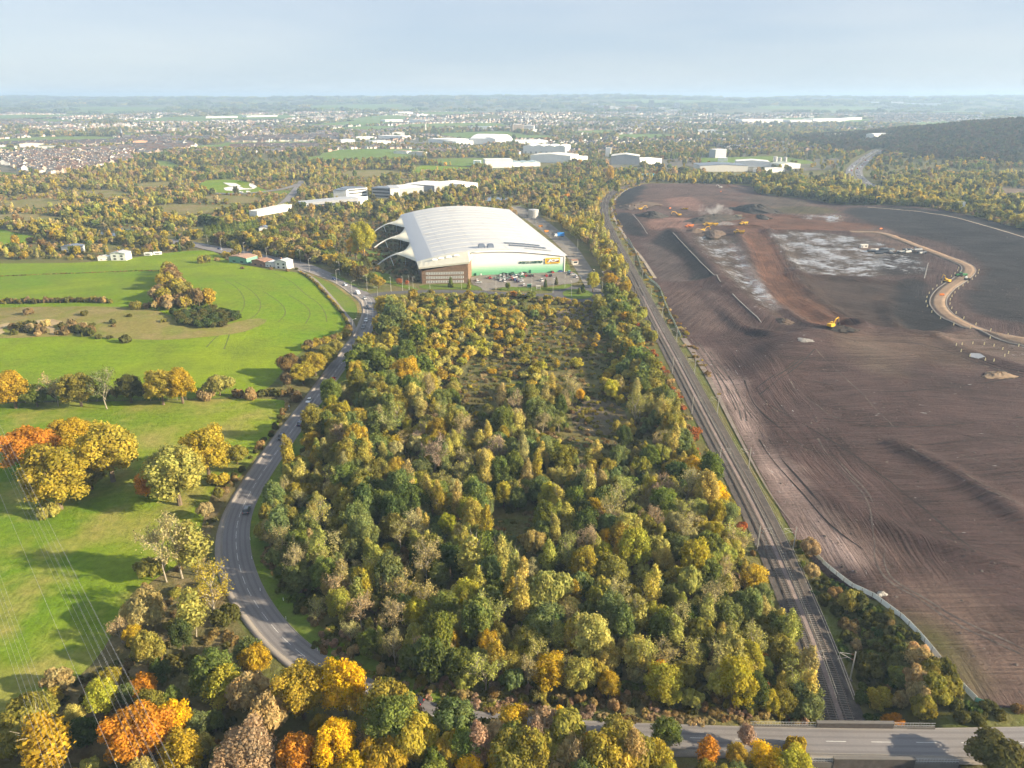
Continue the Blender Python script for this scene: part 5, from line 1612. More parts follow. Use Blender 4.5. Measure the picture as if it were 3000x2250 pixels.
for (x, y, a, k, s) in H_NEAR[:290]:
    o = obj('house', HOUSE_MESH[k], None, (x, y, float(hb0(x, y))), a)
    o.scale = (s, s, s)
    px_, py_, _ = proj(x, y, 0)
    tag(o, '%s house with %s roof in the %s of the %s' % (('buff brick', 'pink brick', 'cream', 'white')[k % 4], ('brown', 'red brown', 'slate grey')[k % 3], ('left end', 'left half', 'middle', 'right half', 'right end')[int(min(4, max(0, px_ // 90)))] if px_ < 560 else 'far right', 'front estate' if py_ > 487 else 'middle estate' if py_ > 455 else 'back terraces'),
        'house', 'houses of the estate beyond the left woods')
# the rest of the town, too far and too many to count
g = np.random.default_rng(77)
rows_ = []
for (x0, x1, y0, y1, n) in ((-3000, 3000, 1750, 5400, 30000),):
    y = y0 + (y1 - y0) * g.random(n) ** 1.1
    x = (g.random(n) * 2 - 1) * .8 * y
    cl = fbm(x / 260, y / 200, 91)
    left = x < .05 * y
    k = (cl > np.where(left, .44, .50)) & ~((x > 700) & (y < 2500))
    x, y = x[k], y[k]
    bad = np.zeros(len(x), bool)
    for poly, line, r in EXCL:
        if poly is not None and np.mean([q[1] for q in poly]) > 1300:
            bad |= inside(x, y, poly)
    x, y = x[~bad], y[~bad]
    an = np.round(fbm(x / 300, y / 300, 95) * 8) * .4
    rows_ += [(x[i], y[i], an[i] + g.normal() * .1, int(g.integers(9)), g.uniform(.85, 1.1) * (1.0 if y[i] < 3000 else 1.25)) for i in range(len(x))]
q_ = [P(*s, fn=hb0) for s in ZR(1180, 250, 1300, 205, 1700, 205, 1840, 235, 1500, 250)]
pl_ = [tuple(v) for v in q_]; pa_ = np.array(pl_)
for _ in range(700):
    x, y = g.uniform(pa_[:, 0].min(), pa_[:, 0].max()), g.uniform(pa_[:, 1].min(), pa_[:, 1].max())
    if inside(np.array([x]), np.array([y]), pl_)[0]:
        rows_.append((x, y, g.uniform(-.4, .4), int(g.integers(9)), 1.1))
TOWN = TOWN + rows_
tv, tf, tm = [], [], []
X_ = np.array([q[0] for q in TOWN]); Y_ = np.array([q[1] for q in TOWN]); Zt = hb0(X_, Y_)
o_ = 0
for i, (x, y, a, k, s) in enumerate(TOWN):
    w = (8 + k % 3 * 2.5) * s
    V_, Fw_, rf_, Fr_ = house_geo(None, w, 8 * s, 5.2 * s)
    ca, sa = math.cos(a), math.sin(a)
    for (vx, vy, vz) in V_ + rf_:
        tv.append((x + vx * ca - vy * sa, y + vx * sa + vy * ca, Zt[i] + vz))
    for f in Fw_:
        tf.append(tuple(o_ + j for j in f)); tm.append(k % 4)
    for f in Fr_:
        tf.append(tuple(o_ + 10 + j for j in f)); tm.append(4 + k % 3)
    o_ += 16
me = bpy.data.meshes.new('distant_town')
me.from_pydata(tv, [], tf)
for m in WALLS + ROOFS:
    me.materials.append(m)
me.polygons.foreach_set('material_index', tm)
tag(obj('distant_town', me), 'thousands of small far houses spread to the hills', kind='stuff')
# ------------------------------------------------------------------ trees: shapes
def quads(c, nrm, size, asp, g, up=None):
    n = len(c)
    nrm = nrm / (np.linalg.norm(nrm, axis=1)[:, None] + 1e-9)
    r = g.normal(size=(n, 3)) if up is None else up + g.normal(size=(n, 3)) * 0.35
    a = np.cross(nrm, r); a /= np.linalg.norm(a, axis=1)[:, None] + 1e-9
    b = np.cross(nrm, a)
    s = size[:, None]
    V = np.empty((n, 4, 3))
    k = asp
    V[:, 0] = c - a * s * .5 - b * s * .5 * k; V[:, 1] = c + a * s * .5 - b * s * .35 * k
    V[:, 2] = c + a * s * .4 + b * s * .5 * k; V[:, 3] = c - a * s * .5 + b * s * .42 * k
    return V.reshape(-1, 3)


def lobes_leaves(g, lobes, n, leaf, asp=1.0, shell=(0.7, 1.05), under=0.45, upright=False, fill=0.12):
    """leaf quads spread over the skins of overlapping lobes"""
    L = np.array([(*c, r) for c, r in lobes])
    w = L[:, 3] ** 2; w /= w.sum()
    out_p, out_n, out_l = [], [], []
    have = 0
    while have < n:
        m = n * 2
        k = g.choice(len(L), m, p=w)
        d = g.normal(size=(m, 3)); d /= np.linalg.norm(d, axis=1)[:, None]
        ok = (d[:, 2] > -0.35) | (g.random(m) < under)
        rad = np.where(g.random(m) < fill, g.uniform(0.3, 0.8, m), g.uniform(*shell, m))
        p = L[k, :3] + d * (L[k, 3] * rad)[:, None]
        for j in range(len(L)):
            dj = np.linalg.norm(p - L[j, :3], axis=1)
            ok &= ~((dj < L[j, 3] * 0.66) & (k != j))
        p, d, k = p[ok], d[ok], k[ok]
        out_p.append(p); out_n.append(d); out_l.append(k); have += len(p)
    p, d, k = (np.concatenate(q)[:n] for q in (out_p, out_n, out_l))
    nr = d + g.normal(size=d.shape) * 0.45
    V = quads(p, nr, leaf * g.uniform(0.55, 1.35, len(p)), asp, g, np.tile((0, 0, 1.0), (len(p), 1)) if upright else None)
    lob = g.random(len(L))
    lv = np.clip(0.55 * g.random(len(p)) + 0.45 * lob[k], 0, 1)
    lh = np.clip(g.random(len(p)) * 0.55 + 0.45 * g.random(len(L))[k] - 0.2, 0, 1)
    return V, lv, lh


def ellips_lobes(g, n, cz, rx, rz, r0, r1, core=True, flat=0.0):
    lo = []
    for i in range(n):
        t = (i + 0.5) / n
        ph = math.acos(1 - 1.75 * t) if flat == 0 else math.acos(1 - 1.1 * t)
        th = i * 2.39996 + g.uniform(-.4, .4)
        k = g.uniform(0.72, 1.08) * (1 + .16 * math.sin(2 * th + n) * math.sin(ph))
        lo.append(((rx * k * math.sin(ph) * math.cos(th), rx * k * math.sin(ph) * math.sin(th), cz + rz * k * math.cos(ph)), g.uniform(r0, r1)))
    if core:
        lo.append(((0, 0, cz), rx * 0.85))
    return lo


def limbs(g, hgt, tz, spread, r, n, mi=1):
    b = MB()
    lean = g.uniform(-.3, .3, 2)
    top = np.array((lean[0], lean[1], hgt * 0.72))
    b.tube([(0, 0, -0.4), (lean[0] * .3, lean[1] * .3, tz), tuple(top)], [r * 1.25, r * .85, r * .25], 7)
    for i in range(n):
        a = i * 2.4 + g.uniform(-.5, .5)
        z0 = g.uniform(tz * .8, hgt * 0.5)
        k = (z0 + 0.4) / (hgt * .72)
        p0 = np.array((lean[0] * k, lean[1] * k, z0))
        p1 = p0 + np.array((math.cos(a) * spread * .5, math.sin(a) * spread * .5, hgt * .14))
        p2 = p0 + np.array((math.cos(a) * spread * .85, math.sin(a) * spread * .85, hgt * .34))
        b.tube([p0, p1, p2], [r * .5, r * .32, r * .1], 5, cap=False)
    return b


def twig_tree(g, hgt, spread, levels, pale, droop=0.0, thick=1.0, upr=0.75):
    """bare branches as tapering three-sided twigs"""
    b = MB()

    def grow(p, d, ln, r, lv):
        d = d / np.linalg.norm(d)
        m = p + d * ln * .5 + g.normal(size=3) * ln * .05
        e = p + d * ln + g.normal(size=3) * ln * .06
        b.tube([p, m, e], [r, r * .72, r * .42], 5 if lv == 0 else 3, cap=False)
        if lv >= levels:
            return
        kids = (7, 6, 5, 4)[lv] if lv < 4 else 3
        for i in range(kids):
            t = g.uniform(0.3, 1.0) if lv else g.uniform(0.28, 1.0)
            q = p + (e - p) * t
            s = g.normal(size=3); s -= d * s.dot(d); s /= np.linalg.norm(s) + 1e-9
            nd = d * upr + s * spread + np.array((0, 0, 0.25 - droop * lv))
            grow(q, nd, ln * g.uniform(.42, .66), max(r * .48, 0.022 * thick), lv + 1)
    grow(np.array((0, 0, -.3)), np.array((g.uniform(-.06, .06), g.uniform(-.06, .06), 1)), hgt * .62, 0.17 * thick, 0)
    return b


CROWN, TRUNK, SIZE = {}, {}, {}          # kind -> list of meshes; nominal (width, height)


def add_kind(kind, crown, trunk, size):
    CROWN.setdefault(kind, []).append(crown); TRUNK.setdefault(kind, []).append(trunk); SIZE[kind] = size


def crown_mesh(name, V, lv, lh):
    n = len(V) // 4
    me = mesh_np(name, V, [np.arange(n * 4).reshape(n, 4)], [LEAF])
    face_attr(me, 'lv', lv); face_attr(me, 'lh', lh)
    return me


def make_kinds():
    for lod, nl, lf in (('hero', 13000, 0.235), ('near', 7000, 0.29), ('mid', 900, 0.82), ('far', 230, 1.55)):
        for s in range({'hero': 4, 'near': 5, 'mid': 4, 'far': 3}[lod]):
            g = np.random.default_rng(100 + s)
            lo = ellips_lobes(g, {'hero': 46, 'near': 26}.get(lod, 16) + s, 5.4, 2.75 + .2 * (s % 2), 3.25 + .2 * (s % 3), *{'hero': (.55, 1.1), 'near': (.75, 1.35)}.get(lod, (1.1, 1.7)))
            add_kind('broad_' + lod, crown_mesh('crown', *lobes_leaves(g, lo, nl, lf, shell=(0.55, 1.28), fill=.22)), limbs(g, 10, 2.3, 2.9, 0.26, 5 if lod in ('near', 'hero') else 2).mesh('trunk', BARK), (7.6, 10))
        if lod == 'hero':
            for s in range(2):
                g = np.random.default_rng(200 + s)
                lo = ellips_lobes(g, 12, 3.3, 2.1, 2.1, 0.95, 1.5, flat=.3)
                add_kind('sallow_hero', crown_mesh('crown', *lobes_leaves(g, lo, 9000, .2, 2.1, upright=True, shell=(0.55, 1.15), fill=.25)), limbs(g, 6.5, .9, 2.4, 0.14, 6).mesh('trunk', BARK), (6.6, 6.6))
            continue
        for s in range({'near': 3, 'mid': 3, 'far': 2}[lod]):
            g = np.random.default_rng(200 + s)
            lo = ellips_lobes(g, 17, 3.2, 2.3, 2.3, 0.7, 1.3, flat=.3)
            add_kind('sallow_' + lod, crown_mesh('crown', *lobes_leaves(g, lo, int(nl * .8), lf * .9, 2.1, upright=True, shell=(0.6, 1.12), fill=.2)), limbs(g, 6.5, .9, 2.4, 0.14, 6 if lod == 'near' else 2).mesh('trunk', BARK), (6.6, 6.6))
        for s in range(2 if lod != 'far' else 1):
            g = np.random.default_rng(300 + s)
            lo = [((g.uniform(-.8, .8) * (1 - abs(t - .35)), g.uniform(-.8, .8) * (1 - abs(t - .35)), 3.2 + 7.2 * t), 0.55 + 1.25 * math.sin(math.pi * (0.16 + .8 * t))) for t in np.linspace(0, 1, 9)]
            add_kind('birch_' + lod, crown_mesh('crown', *lobes_leaves(g, lo, int(nl * .42), lf * .82, 1.3, shell=(0.35, 1.08), under=.9, fill=.35)), twig_tree(g, 10.5, .42, 2 if lod == 'near' else 1, True, upr=1.0, thick=.8).mesh('trunk', PALE_BARK), (4.0, 11))
        for s in range(2 if lod != 'far' else 1):
            g = np.random.default_rng(400 + s)
            lo = [((g.uniform(-.15, .15), g.uniform(-.15, .15), .8 + 7.4 * t), 1.35 * (1 - t) ** .7 + .25) for t in np.linspace(0, 1, 9)]
            add_kind('conifer_' + lod, crown_mesh('crown', *lobes_leaves(g, lo, int(nl * .5), lf * .8, 1.5, under=.9)), MB().tube([(0, 0, -.3), (0, 0, 6)], [.2, .06], 6).mesh('trunk', BARK), (3.0, 9))
        for s in range(3 if lod != 'far' else 1):
            g = np.random.default_rng(500 + s)
            lo = [((g.uniform(-1.2, 1.2), g.uniform(-1.2, 1.2), g.uniform(.5, 1.5)), g.uniform(.6, 1.05)) for _ in range(8)]
            add_kind('shrub_' + lod, crown_mesh('crown', *lobes_leaves(g, lo, int(nl * .26), lf * .8, 1.5, upright=True, under=.8, fill=.25)), twig_tree(g, 1.6, .9, 1, False, upr=.5, thick=.35).mesh('stem', BARK), (3.9, 2.5))
        for s in range(2):
            g = np.random.default_rng(600 + s)
            b = twig_tree(g, 9.5, .62 + .15 * s, 3 if lod == 'near' else 2, True, upr=.85, thick=1 if lod == 'near' else 1.8)
            pts = np.array([b.v[f[-1]] for f, _ in zip(b.f, b.m)])
            tip = pts[g.choice(len(pts), int(nl * .22))] + g.normal(size=(int(nl * .22), 3)) * .25
            tip = tip[tip[:, 2] > 3]
            V = quads(tip, g.normal(size=tip.shape) + (0, 0, .4), lf * .6 * g.uniform(.5, 1.2, len(tip)), 1.8, g)
            add_kind('bare_' + lod, crown_mesh('crown', V, g.random(len(tip)), g.random(len(tip)) * .5), b.mesh('trunk', PALE_BARK), (6.0, 10))
    for s in range(2):
        g = np.random.default_rng(700 + s)
        lo = [((g.uniform(-2, 2), g.uniform(-2, 2), g.uniform(.1, .4)), g.uniform(.5, .95)) for _ in range(14)]
        add_kind('bramble_near', crown_mesh('crown', *lobes_leaves(g, lo, 700, .42, 1.3, under=.1, fill=.05)), None, (5.2, 1.2))
        add_kind('bramble_mid', crown_mesh('crown', *lobes_leaves(g, lo, 220, .75, 1.3, under=.1, fill=.05)), None, (5.2, 1.2))
    for s in range(3):                      # far-off groves: many crowns that read as one mass
        g = np.random.default_rng(800 + s)
        lo = []
        for _ in range(16):
            x, y, r = g.uniform(-17, 17), g.uniform(-11, 11), g.uniform(3.2, 5.2)
            lo += [((x + g.uniform(-2, 2), y + g.uniform(-2, 2), r * .9 + g.uniform(0, 2.5)), r * .75) for _ in range(2)]
        add_kind('grove', crown_mesh('crown', *lobes_leaves(g, lo, 800, 2.2, 1.0, under=.1, fill=.02)), None, (40, 9))


make_kinds()

TINT = {'deep green': (0.065, 0.095, 0.028), 'green': (0.12, 0.155, 0.035), 'olive': (0.20, 0.195, 0.042), 'yellow-green': (0.30, 0.30, 0.04),
        'golden': (0.36, 0.265, 0.026), 'bright yellow': (0.53, 0.385, 0.016), 'orange': (0.40, 0.20, 0.024), 'rust red': (0.30, 0.12, 0.045),
        'brown': (0.18, 0.135, 0.06), 'tan': (0.31, 0.25, 0.12), 'pale willow green': (0.27, 0.285, 0.075), 'grey-green': (0.13, 0.17, 0.058),
        'dull gold': (0.30, 0.255, 0.038), 'dark olive': (0.085, 0.09, 0.027), 'pinkish tan': (0.29, 0.215, 0.145), 'pale yellow': (0.37, 0.345, 0.095), 'straw': (0.31, 0.285, 0.12)}
TREES = []      # dict per tree


def put(x, y, kind, tint, w=None, hgt=None, region='', hero=None, rot=None, jit=0.16):
    """w/hgt: crown width and tree height in metres"""
    TREES.append((x, y, kind, tint, w, hgt, region, hero, jit))


def hero(px, py, wpx, kind, tint, label, aspect=None, jit=0.08):
    """a single tree whose crown centre is seen at photo pixel px,py with crown width wpx photo pixels"""
    W0, H0 = SIZE[kind + '_near']
    asp = aspect or H0 / W0
    zc = 5.0
    for _ in range(6):
        d = ray(px, py)
        q = P(px, py, zc)
        dep = q[1] * CP + (CAM_H - zc - hz(*q)) * SP
        W = wpx * dep / FPX
        H = W * asp
        zc = H * (0.5 if kind == 'shrub' else 0.6 if kind == 'broad' else 0.55)
    put(q[0], q[1], kind, tint, W, H, '', label, jit=jit)


def excluded(x, y, extra=()):
    bad = np.zeros(len(x), bool)
    for poly, line, r in list(EXCL) + list(extra):
        if poly is not None:
            pa = np.array(poly)
            bb = (x > pa[:, 0].min()) & (x < pa[:, 0].max()) & (y > pa[:, 1].min()) & (y < pa[:, 1].max()) & ~bad
            if bb.any():
                t = np.zeros(len(x), bool); t[bb] = inside(x[bb], y[bb], poly); bad |= t
        else:
            pa = np.array(line)
            bb = (x > pa[:, 0].min() - r) & (x < pa[:, 0].max() + r) & (y > pa[:, 1].min() - r) & (y < pa[:, 1].max() + r) & ~bad
            if bb.any():
                t = np.zeros(len(x), bool); t[bb] = polydist(x[bb], y[bb], line) < r; bad |= t
    g = np.random.default_rng(int(len(x)))
    for poly in URBAN:
        bad |= inside(x, y, poly) & (g.random(len(x)) < .94)
    return bad


def scatter(poly, spacing, mix, region, dens=None, seed=1, wr=(0.7, 1.25), hr=(0.8, 1.25), free=False, clump=18.0):
    """mix: list of (weight, kind, [(weight, tint)...])"""
    g = np.random.default_rng(seed)
    pa = np.array(poly)
    gx, gy = np.meshgrid(np.arange(pa[:, 0].min(), pa[:, 0].max(), spacing), np.arange(pa[:, 1].min(), pa[:, 1].max(), spacing))
    x = gx.ravel() + g.uniform(-.48, .48, gx.size) * spacing; y = gy.ravel() + g.uniform(-.48, .48, gx.size) * spacing
    k = inside(x, y, poly) & (np.abs(x) < 0.80 * y + 70)
    x, y = x[k], y[k]
    if not free:
        k = ~excluded(x, y); x, y = x[k], y[k]
    if dens is not None:
        k = g.random(len(x)) < dens(x, y); x, y = x[k], y[k]
    w = np.array([m[0] for m in mix]); w = w / w.sum()
    # kinds come in clumps
    cl = fbm(x / clump, y / clump, seed + 3) * 1.6 - 0.3 + g.normal(size=len(x)) * 0.22
    cl = np.clip(cl, 0, .999)
    ki = np.searchsorted(np.cumsum(w), cl * 0.999)
    u = g.random(len(x))
    for i in range(len(x)):
        _, kind, tints = mix[min(ki[i], len(mix) - 1)]
        tw = np.array([t[0] for t in tints]); tw = np.cumsum(tw / tw.sum())
        tn = tints[int(np.searchsorted(tw, u[i]))][1]
        W0, H0 = SIZE[kind + '_near']
        kw = g.uniform(*wr)
        put(x[i], y[i], kind, tn, W0 * kw, H0 * kw * g.uniform(*hr), region)


# ------------------------------------------------------------------ single trees that stand out
for a in [(78, 1300, 150, 'broad', 'orange', 'deep orange beech at the back left of the pasture clump', 0.95),
          (150, 1385, 215, 'broad', 'dull gold', 'broad gold and green tree in front of the pasture clump', 0.95),
          (255, 1370, 120, 'broad', 'olive', 'thin olive tree in the middle of the pasture clump', 1.0),
          (310, 1310, 190, 'broad', 'dull gold', 'gold tree on the right of the pasture clump', 1.0),
          (200, 1265, 130, 'broad', 'golden', 'golden topped tree behind the pasture clump', 0.9),
          (140, 1490, 75, 'shrub', 'pale willow green', 'pale bush at the foot of the pasture clump', None),
          (508, 1375, 190, 'broad', 'pale willow green', 'large pale green tree with visible trunk in the pasture', 1.05),
          (598, 1310, 150, 'broad', 'dull gold', 'golden tree just behind the pale green pasture tree', 1.1),
          (425, 1410, 70, 'broad', 'orange', 'small orange tree left of the pale green pasture tree', 1.2),
          (30, 1130, 120, 'broad', 'golden', 'orange gold oak at the left end of the hedgerow', 1.0),
          (100, 1150, 75, 'broad', 'green', 'small green tree beside the orange gold hedgerow oak', 1.0),
          (225, 1130, 105, 'broad', 'olive', 'full olive green oak in the hedgerow', 1.05),
          (158, 1140, 60, 'bare', 'tan', 'half bare tree between two hedgerow oaks', None),
          (300, 1135, 75, 'bare', 'grey-green', 'thin grey green tree in the hedgerow', None),
          (375, 1130, 88, 'broad', 'dark olive', 'dull olive tree in the middle of the hedgerow', 1.05),
          (468, 1125, 105, 'broad', 'dull gold', 'dull gold oak, left of the big pair in the hedgerow', 1.05),
          (525, 1118, 100, 'broad', 'golden', 'golden oak, right of the big pair in the hedgerow', 1.15),
          (640, 1125, 85, 'sallow', 'pale willow green', 'pale rounded willow at the end of the hedgerow', 0.8),
          (600, 1150, 55, 'shrub', 'tan', 'tan thicket under the pale hedgerow willow', None),
          (735, 1152, 55, 'shrub', 'tan', 'tan bush near the road end of the hedgerow', None),
          (870, 1160, 50, 'shrub', 'brown', 'brown bush at the corner of the hedgerow and road', None),
          (885, 1085, 80, 'broad', 'dull gold', 'gold roadside tree, front of the roadside row', 0.9),
          (920, 1058, 80, 'broad', 'dull gold', 'gold roadside tree in the middle of the roadside row', 0.95),
          (955, 1035, 70, 'broad', 'olive', 'olive roadside tree at the far end of the roadside row', 0.9),
          (850, 1065, 70, 'sallow', 'brown', 'brown bush on the field side of the roadside row', None),
          (985, 1012, 45, 'sallow', 'olive', 'low olive bush closing the roadside row', None),
          (840, 1110, 45, 'sallow', 'brown', 'low brown bush below the roadside row', None),
          # birches and thickets left of the bend
          (470, 1610, 95, 'bare', 'straw', 'tall pale birch, leftmost of the roadside birches', 2.2),
          (515, 1590, 105, 'bare', 'straw', 'tall pale birch with leaning stem by the bend', 2.2),
          (560, 1600, 95, 'birch', 'pale willow green', 'leafy pale birch behind the roadside birches', 2.0),
          (610, 1720, 110, 'bare', 'dull gold', 'golden brown birch nearest the bend', 1.9),
          (560, 1790, 85, 'birch', 'pale willow green', 'green yellow birch in front of the roadside birches', 2.0),
          (420, 1785, 130, 'sallow', 'straw', 'pale straw coloured sallow below the roadside birches', 0.9),
          (350, 1840, 60, 'bare', 'tan', 'small bare tree at the pasture edge', None),
          (440, 1660, 90, 'sallow', 'olive', 'olive thicket above the tan sallow', 0.8),
          (660, 1800, 90, 'shrub', 'dark olive', 'dark bush against the footway on the bend', None),
          (690, 1330, 70, 'sallow', 'olive', 'olive bush by the footway above the bend', 0.9),
          (640, 1400, 60, 'shrub', 'dull gold', 'yellowish bush beside the footway', None),
          # bottom left
          (880, 2010, 165, 'broad', 'dull gold', 'large olive gold tree in front of the bend', 1.25),
          (1005, 2005, 150, 'broad', 'bright yellow', 'brilliant yellow tree in front of the bend', 1.45),
          (620, 1960, 150, 'broad', 'green', 'dark green tree left of the olive gold tree', 1.1),
          (655, 2000, 115, 'broad', 'yellow-green', 'yellow green tree beside the dark green one', 1.35),
          (750, 1925, 95, 'broad', 'golden', 'pale golden tree on the verge of the bend', 1.1),
          (730, 2030, 130, 'sallow', 'tan', 'tan thin topped tree between the yellow trees', 1.2),
          (790, 2090, 130, 'sallow', 'tan', 'second tan tree in front of the olive gold tree', 1.2),
          (400, 2140, 190, 'broad', 'orange', 'fiery orange tree at the bottom edge', 1.15),
          (505, 2105, 120, 'broad', 'bright yellow', 'bright yellow tree beside the fiery orange one', 1.2),
          (530, 2205, 150, 'broad', 'golden', 'golden tree in front of the bright yellow one', 1.1),
          (420, 2005, 90, 'broad', 'orange', 'small orange brown tree above the fiery orange one', 0.9),
          (130, 2180, 150, 'birch', 'golden', 'pale golden birch in the bottom left corner', 1.6),
          (90, 2090, 150, 'sallow', 'olive', 'olive bush behind the golden corner birch', 0.9),
          (170, 1990, 100, 'sallow', 'tan', 'tan bush at the bottom edge of the pasture', 0.8),
          (35, 2170, 110, 'sallow', 'olive', 'olive tree at the very corner', 1.1),
          (720, 2200, 190, 'broad', 'pinkish tan', 'pinkish tan bare topped tree at the bottom edge', 1.0),
          (870, 2200, 130, 'broad', 'orange', 'gold and orange tree at the bottom edge', 1.2),
          (980, 2170, 150, 'broad', 'bright yellow', 'yellow gold tree below the brilliant yellow one', 1.2),
          (1135, 2215, 150, 'sallow', 'golden', 'round golden brown tree by the road at the bottom', 1.0),
          (1085, 2150, 90, 'bare', 'tan', 'small bare spreading tree beside the road at the bottom', 1.0),
          (1240, 2140, 95, 'sallow', 'yellow-green', 'yellow green bush overhanging the road', 1.1),
          (1330, 2110, 150, 'broad', 'grey-green', 'grey green tree hiding the road at the bottom', 1.1),
          (1500, 2120, 110, 'broad', 'golden', 'golden tree in the roadside belt at the bottom', 1.4),
          (1600, 2130, 100, 'birch', 'pinkish tan', 'pinkish birch in the roadside belt at the bottom', 1.6),
          (1640, 2095, 55, 'broad', 'bright yellow', 'small bright yellow tree above the roadside belt', 1.3),
          (1720, 2195, 100, 'broad', 'orange', 'coppery tree in the roadside belt at the bottom', 1.3),
          (1950, 2140, 90, 'broad', 'green', 'fresh green tree standing over the road edge', 1.3),
          (1920, 2215, 110, 'broad', 'dull gold', 'dull gold tree in front of the fresh green one', 1.2),
          (2075, 2200, 70, 'birch', 'orange', 'slim orange birch by the bridge road', 1.6),
          (2190, 2155, 55, 'birch', 'pinkish tan', 'pale pink birch at the road edge', 1.5),
          (2250, 2225, 110, 'broad', 'bright yellow', 'yellow bush in front of the bridge road', 0.9),
          (2330, 2195, 75, 'sallow', 'golden', 'golden bush beside the bridge parapet', 1.4),
          (2930, 2220, 170, 'sallow', 'dark olive', 'dark thicket at the bottom right corner', 0.7),
          # railway side and wood
          (2030, 1360, 60, 'broad', 'golden', 'golden tree on the railway side of the wood', 1.2),
          (2092, 1440, 85, 'broad', 'bright yellow', 'brilliant yellow tree on the railway bank', 1.0),
          (2100, 1495, 70, 'broad', 'green', 'green bush below the brilliant yellow railway tree', 0.9),
          (1775, 1570, 48, 'broad', 'bright yellow', 'solitary bright yellow tree inside the wood', 1.5),
          (1190, 1085, 90, 'broad', 'golden', 'golden orange oak near the road in the wood', 1.2),
          (1215, 1135, 60, 'broad', 'green', 'dark green tree under the golden orange oak', 1.2),
          (1080, 1880, 70, 'broad', 'green', 'fresh green tree on the inside verge of the bend', 1.5),
          (1430, 1880, 70, 'broad', 'golden', 'golden brown tree at the front of the wood', 1.6),
          (1320, 1870, 65, 'broad', 'golden', 'yellow splashed tree at the front of the wood', 1.4),
          (1610, 1960, 110, 'broad', 'golden', 'yellow topped tree above the dark ditch', 1.0),
          (1600, 1730, 140, 'sallow', 'pale willow green', 'pale weeping willow in the near wood', 1.1),
          (1380, 1640, 90, 'birch', 'pale willow green', 'tall pale aspen in the near wood', 2.0),
          (985, 1740, 75, 'bare', 'tan', 'tall thin bare poplar inside the bend', 2.0),
          (1055, 1790, 75, 'bare', 'tan', 'bare ash inside the bend', 1.6),
          (1150, 1810, 75, 'bare', 'tan', 'second bare ash inside the bend', 1.6),
          (1275, 1615, 50, 'broad', 'yellow-green', 'lime green tree in the near wood', 1.3),
          (1145, 1690, 65, 'broad', 'yellow-green', 'lime green bush near the bare ashes', 1.2),
          (2200, 1920, 90, 'broad', 'yellow-green', 'yellow green tree nearest the railway bank', 1.4),
          (2235, 1925, 45, 'broad', 'orange', 'small orange tree on the railway bank', 1.1),
          (2230, 1745, 55, 'broad', 'dull gold', 'dull gold tree leaning over the railway', 1.1),
          (2620, 2110, 65, 'broad', 'orange', 'orange bush on the cutting right of the railway', 0.9),
          (2580, 2040, 80, 'broad', 'dull gold', 'gold green bush on the cutting right of the railway', 0.9),
          (2695, 1930, 70, 'birch', 'tan', 'pale birch on the cutting by the white fence', 1.2),
          # by the big building
          (1062, 690, 70, 'broad', 'yellow-green', 'tall lime yellow poplar left of the sail canopies', 1.7),
          (1040, 715, 55, 'broad', 'bright yellow', 'yellow tree in front of the lime poplar', 1.3),
          (1320, 823, 17, 'conifer', 'green', 'green conical tree in front of the timber office', 2.0),
          (1373, 828, 12, 'conifer', 'olive', 'narrow olive conical tree by the office corner', 2.8),
          (1598, 827, 11, 'conifer', 'deep green', 'narrow dark tree at the car park edge', 2.6),
          (1630, 820, 10, 'conifer', 'dark olive', 'narrow olive tree at the far car park edge', 2.6),
          (1488, 836, 18, 'broad', 'green', 'round green tree by the car park entrance', 1.3),
          (1708, 842, 16, 'conifer', 'deep green', 'dark pine on the turning island', 1.8),
          (1697, 850, 14, 'conifer', 'green', 'second pine on the turning island', 1.6),
          (1738, 818, 40, 'broad', 'yellow-green', 'pale green tree beside the service road', 1.6),
          (1785, 815, 45, 'broad', 'golden', 'golden orange tree by the turning loop', 1.1),
          (1830, 840, 40, 'broad', 'golden', 'gold tree overlooking the railway', 1.1),
          (1170, 822, 20, 'broad', 'rust red', 'red maple on the lawn left of the office', 0.9),
          (1193, 826, 15, 'broad', 'rust red', 'smaller red maple by the estate road', 0.9),
          (1108, 822, 42, 'broad', 'dull gold', 'gold bush at the junction corner', 0.9),
          (1787, 505, 28, 'broad', 'golden', 'tall golden poplar by the railway curve', 1.9)]:
    hero(*a[:6], aspect=a[6])

# ------------------------------------------------------------------ the woods
GREENS = [(3, 'green'), (2.4, 'deep green'), (3, 'olive'), (5, 'grey-green'), (1, 'yellow-green'), (.4, 'dull gold')]
GOLDS = [(1.6, 'dull gold'), (.8, 'golden'), (.4, 'bright yellow'), (3, 'yellow-green'), (2.5, 'pale yellow'), (.2, 'orange')]
WILLOWS = [(5, 'pale willow green'), (3, 'olive'), (1, 'dull gold'), (2, 'straw'), (4, 'grey-green')]
BROWNS = [(3, 'brown'), (2, 'tan'), (1, 'pinkish tan'), (3, 'dark olive'), (.4, 'rust red')]
ASPENS = [(4, 'pale yellow'), (3, 'pale willow green'), (2, 'straw'), (1, 'dull gold')]
BARES = [(3, 'straw'), (3, 'pale willow green'), (1, 'pinkish tan')]
wood = Ps(VV(815, 668, 845, 650, 930, 640, 1100, 640, 1290, 652, 1330, 640, 1365, 700, 1400, 790, 1440, 880, 1500, 990, 1560, 1100, 1640, 1280, 1700, 1400, 1745, 1500)) + \
    [P(*q, fn=hb0) for q in [(2370, 2110), (1880, 2110), (1420, 2085), (1290, 2065), (1190, 2025), (1060, 1960), (960, 1900), (880, 1820), (810, 1740), (780, 1640), (775, 1560), (800, 1480), (850, 1400), (900, 1310), (950, 1230), (1000, 1150), (1050, 1070), (1085, 1000), (1110, 945)]]
wood = [tuple(q) for q in wood]


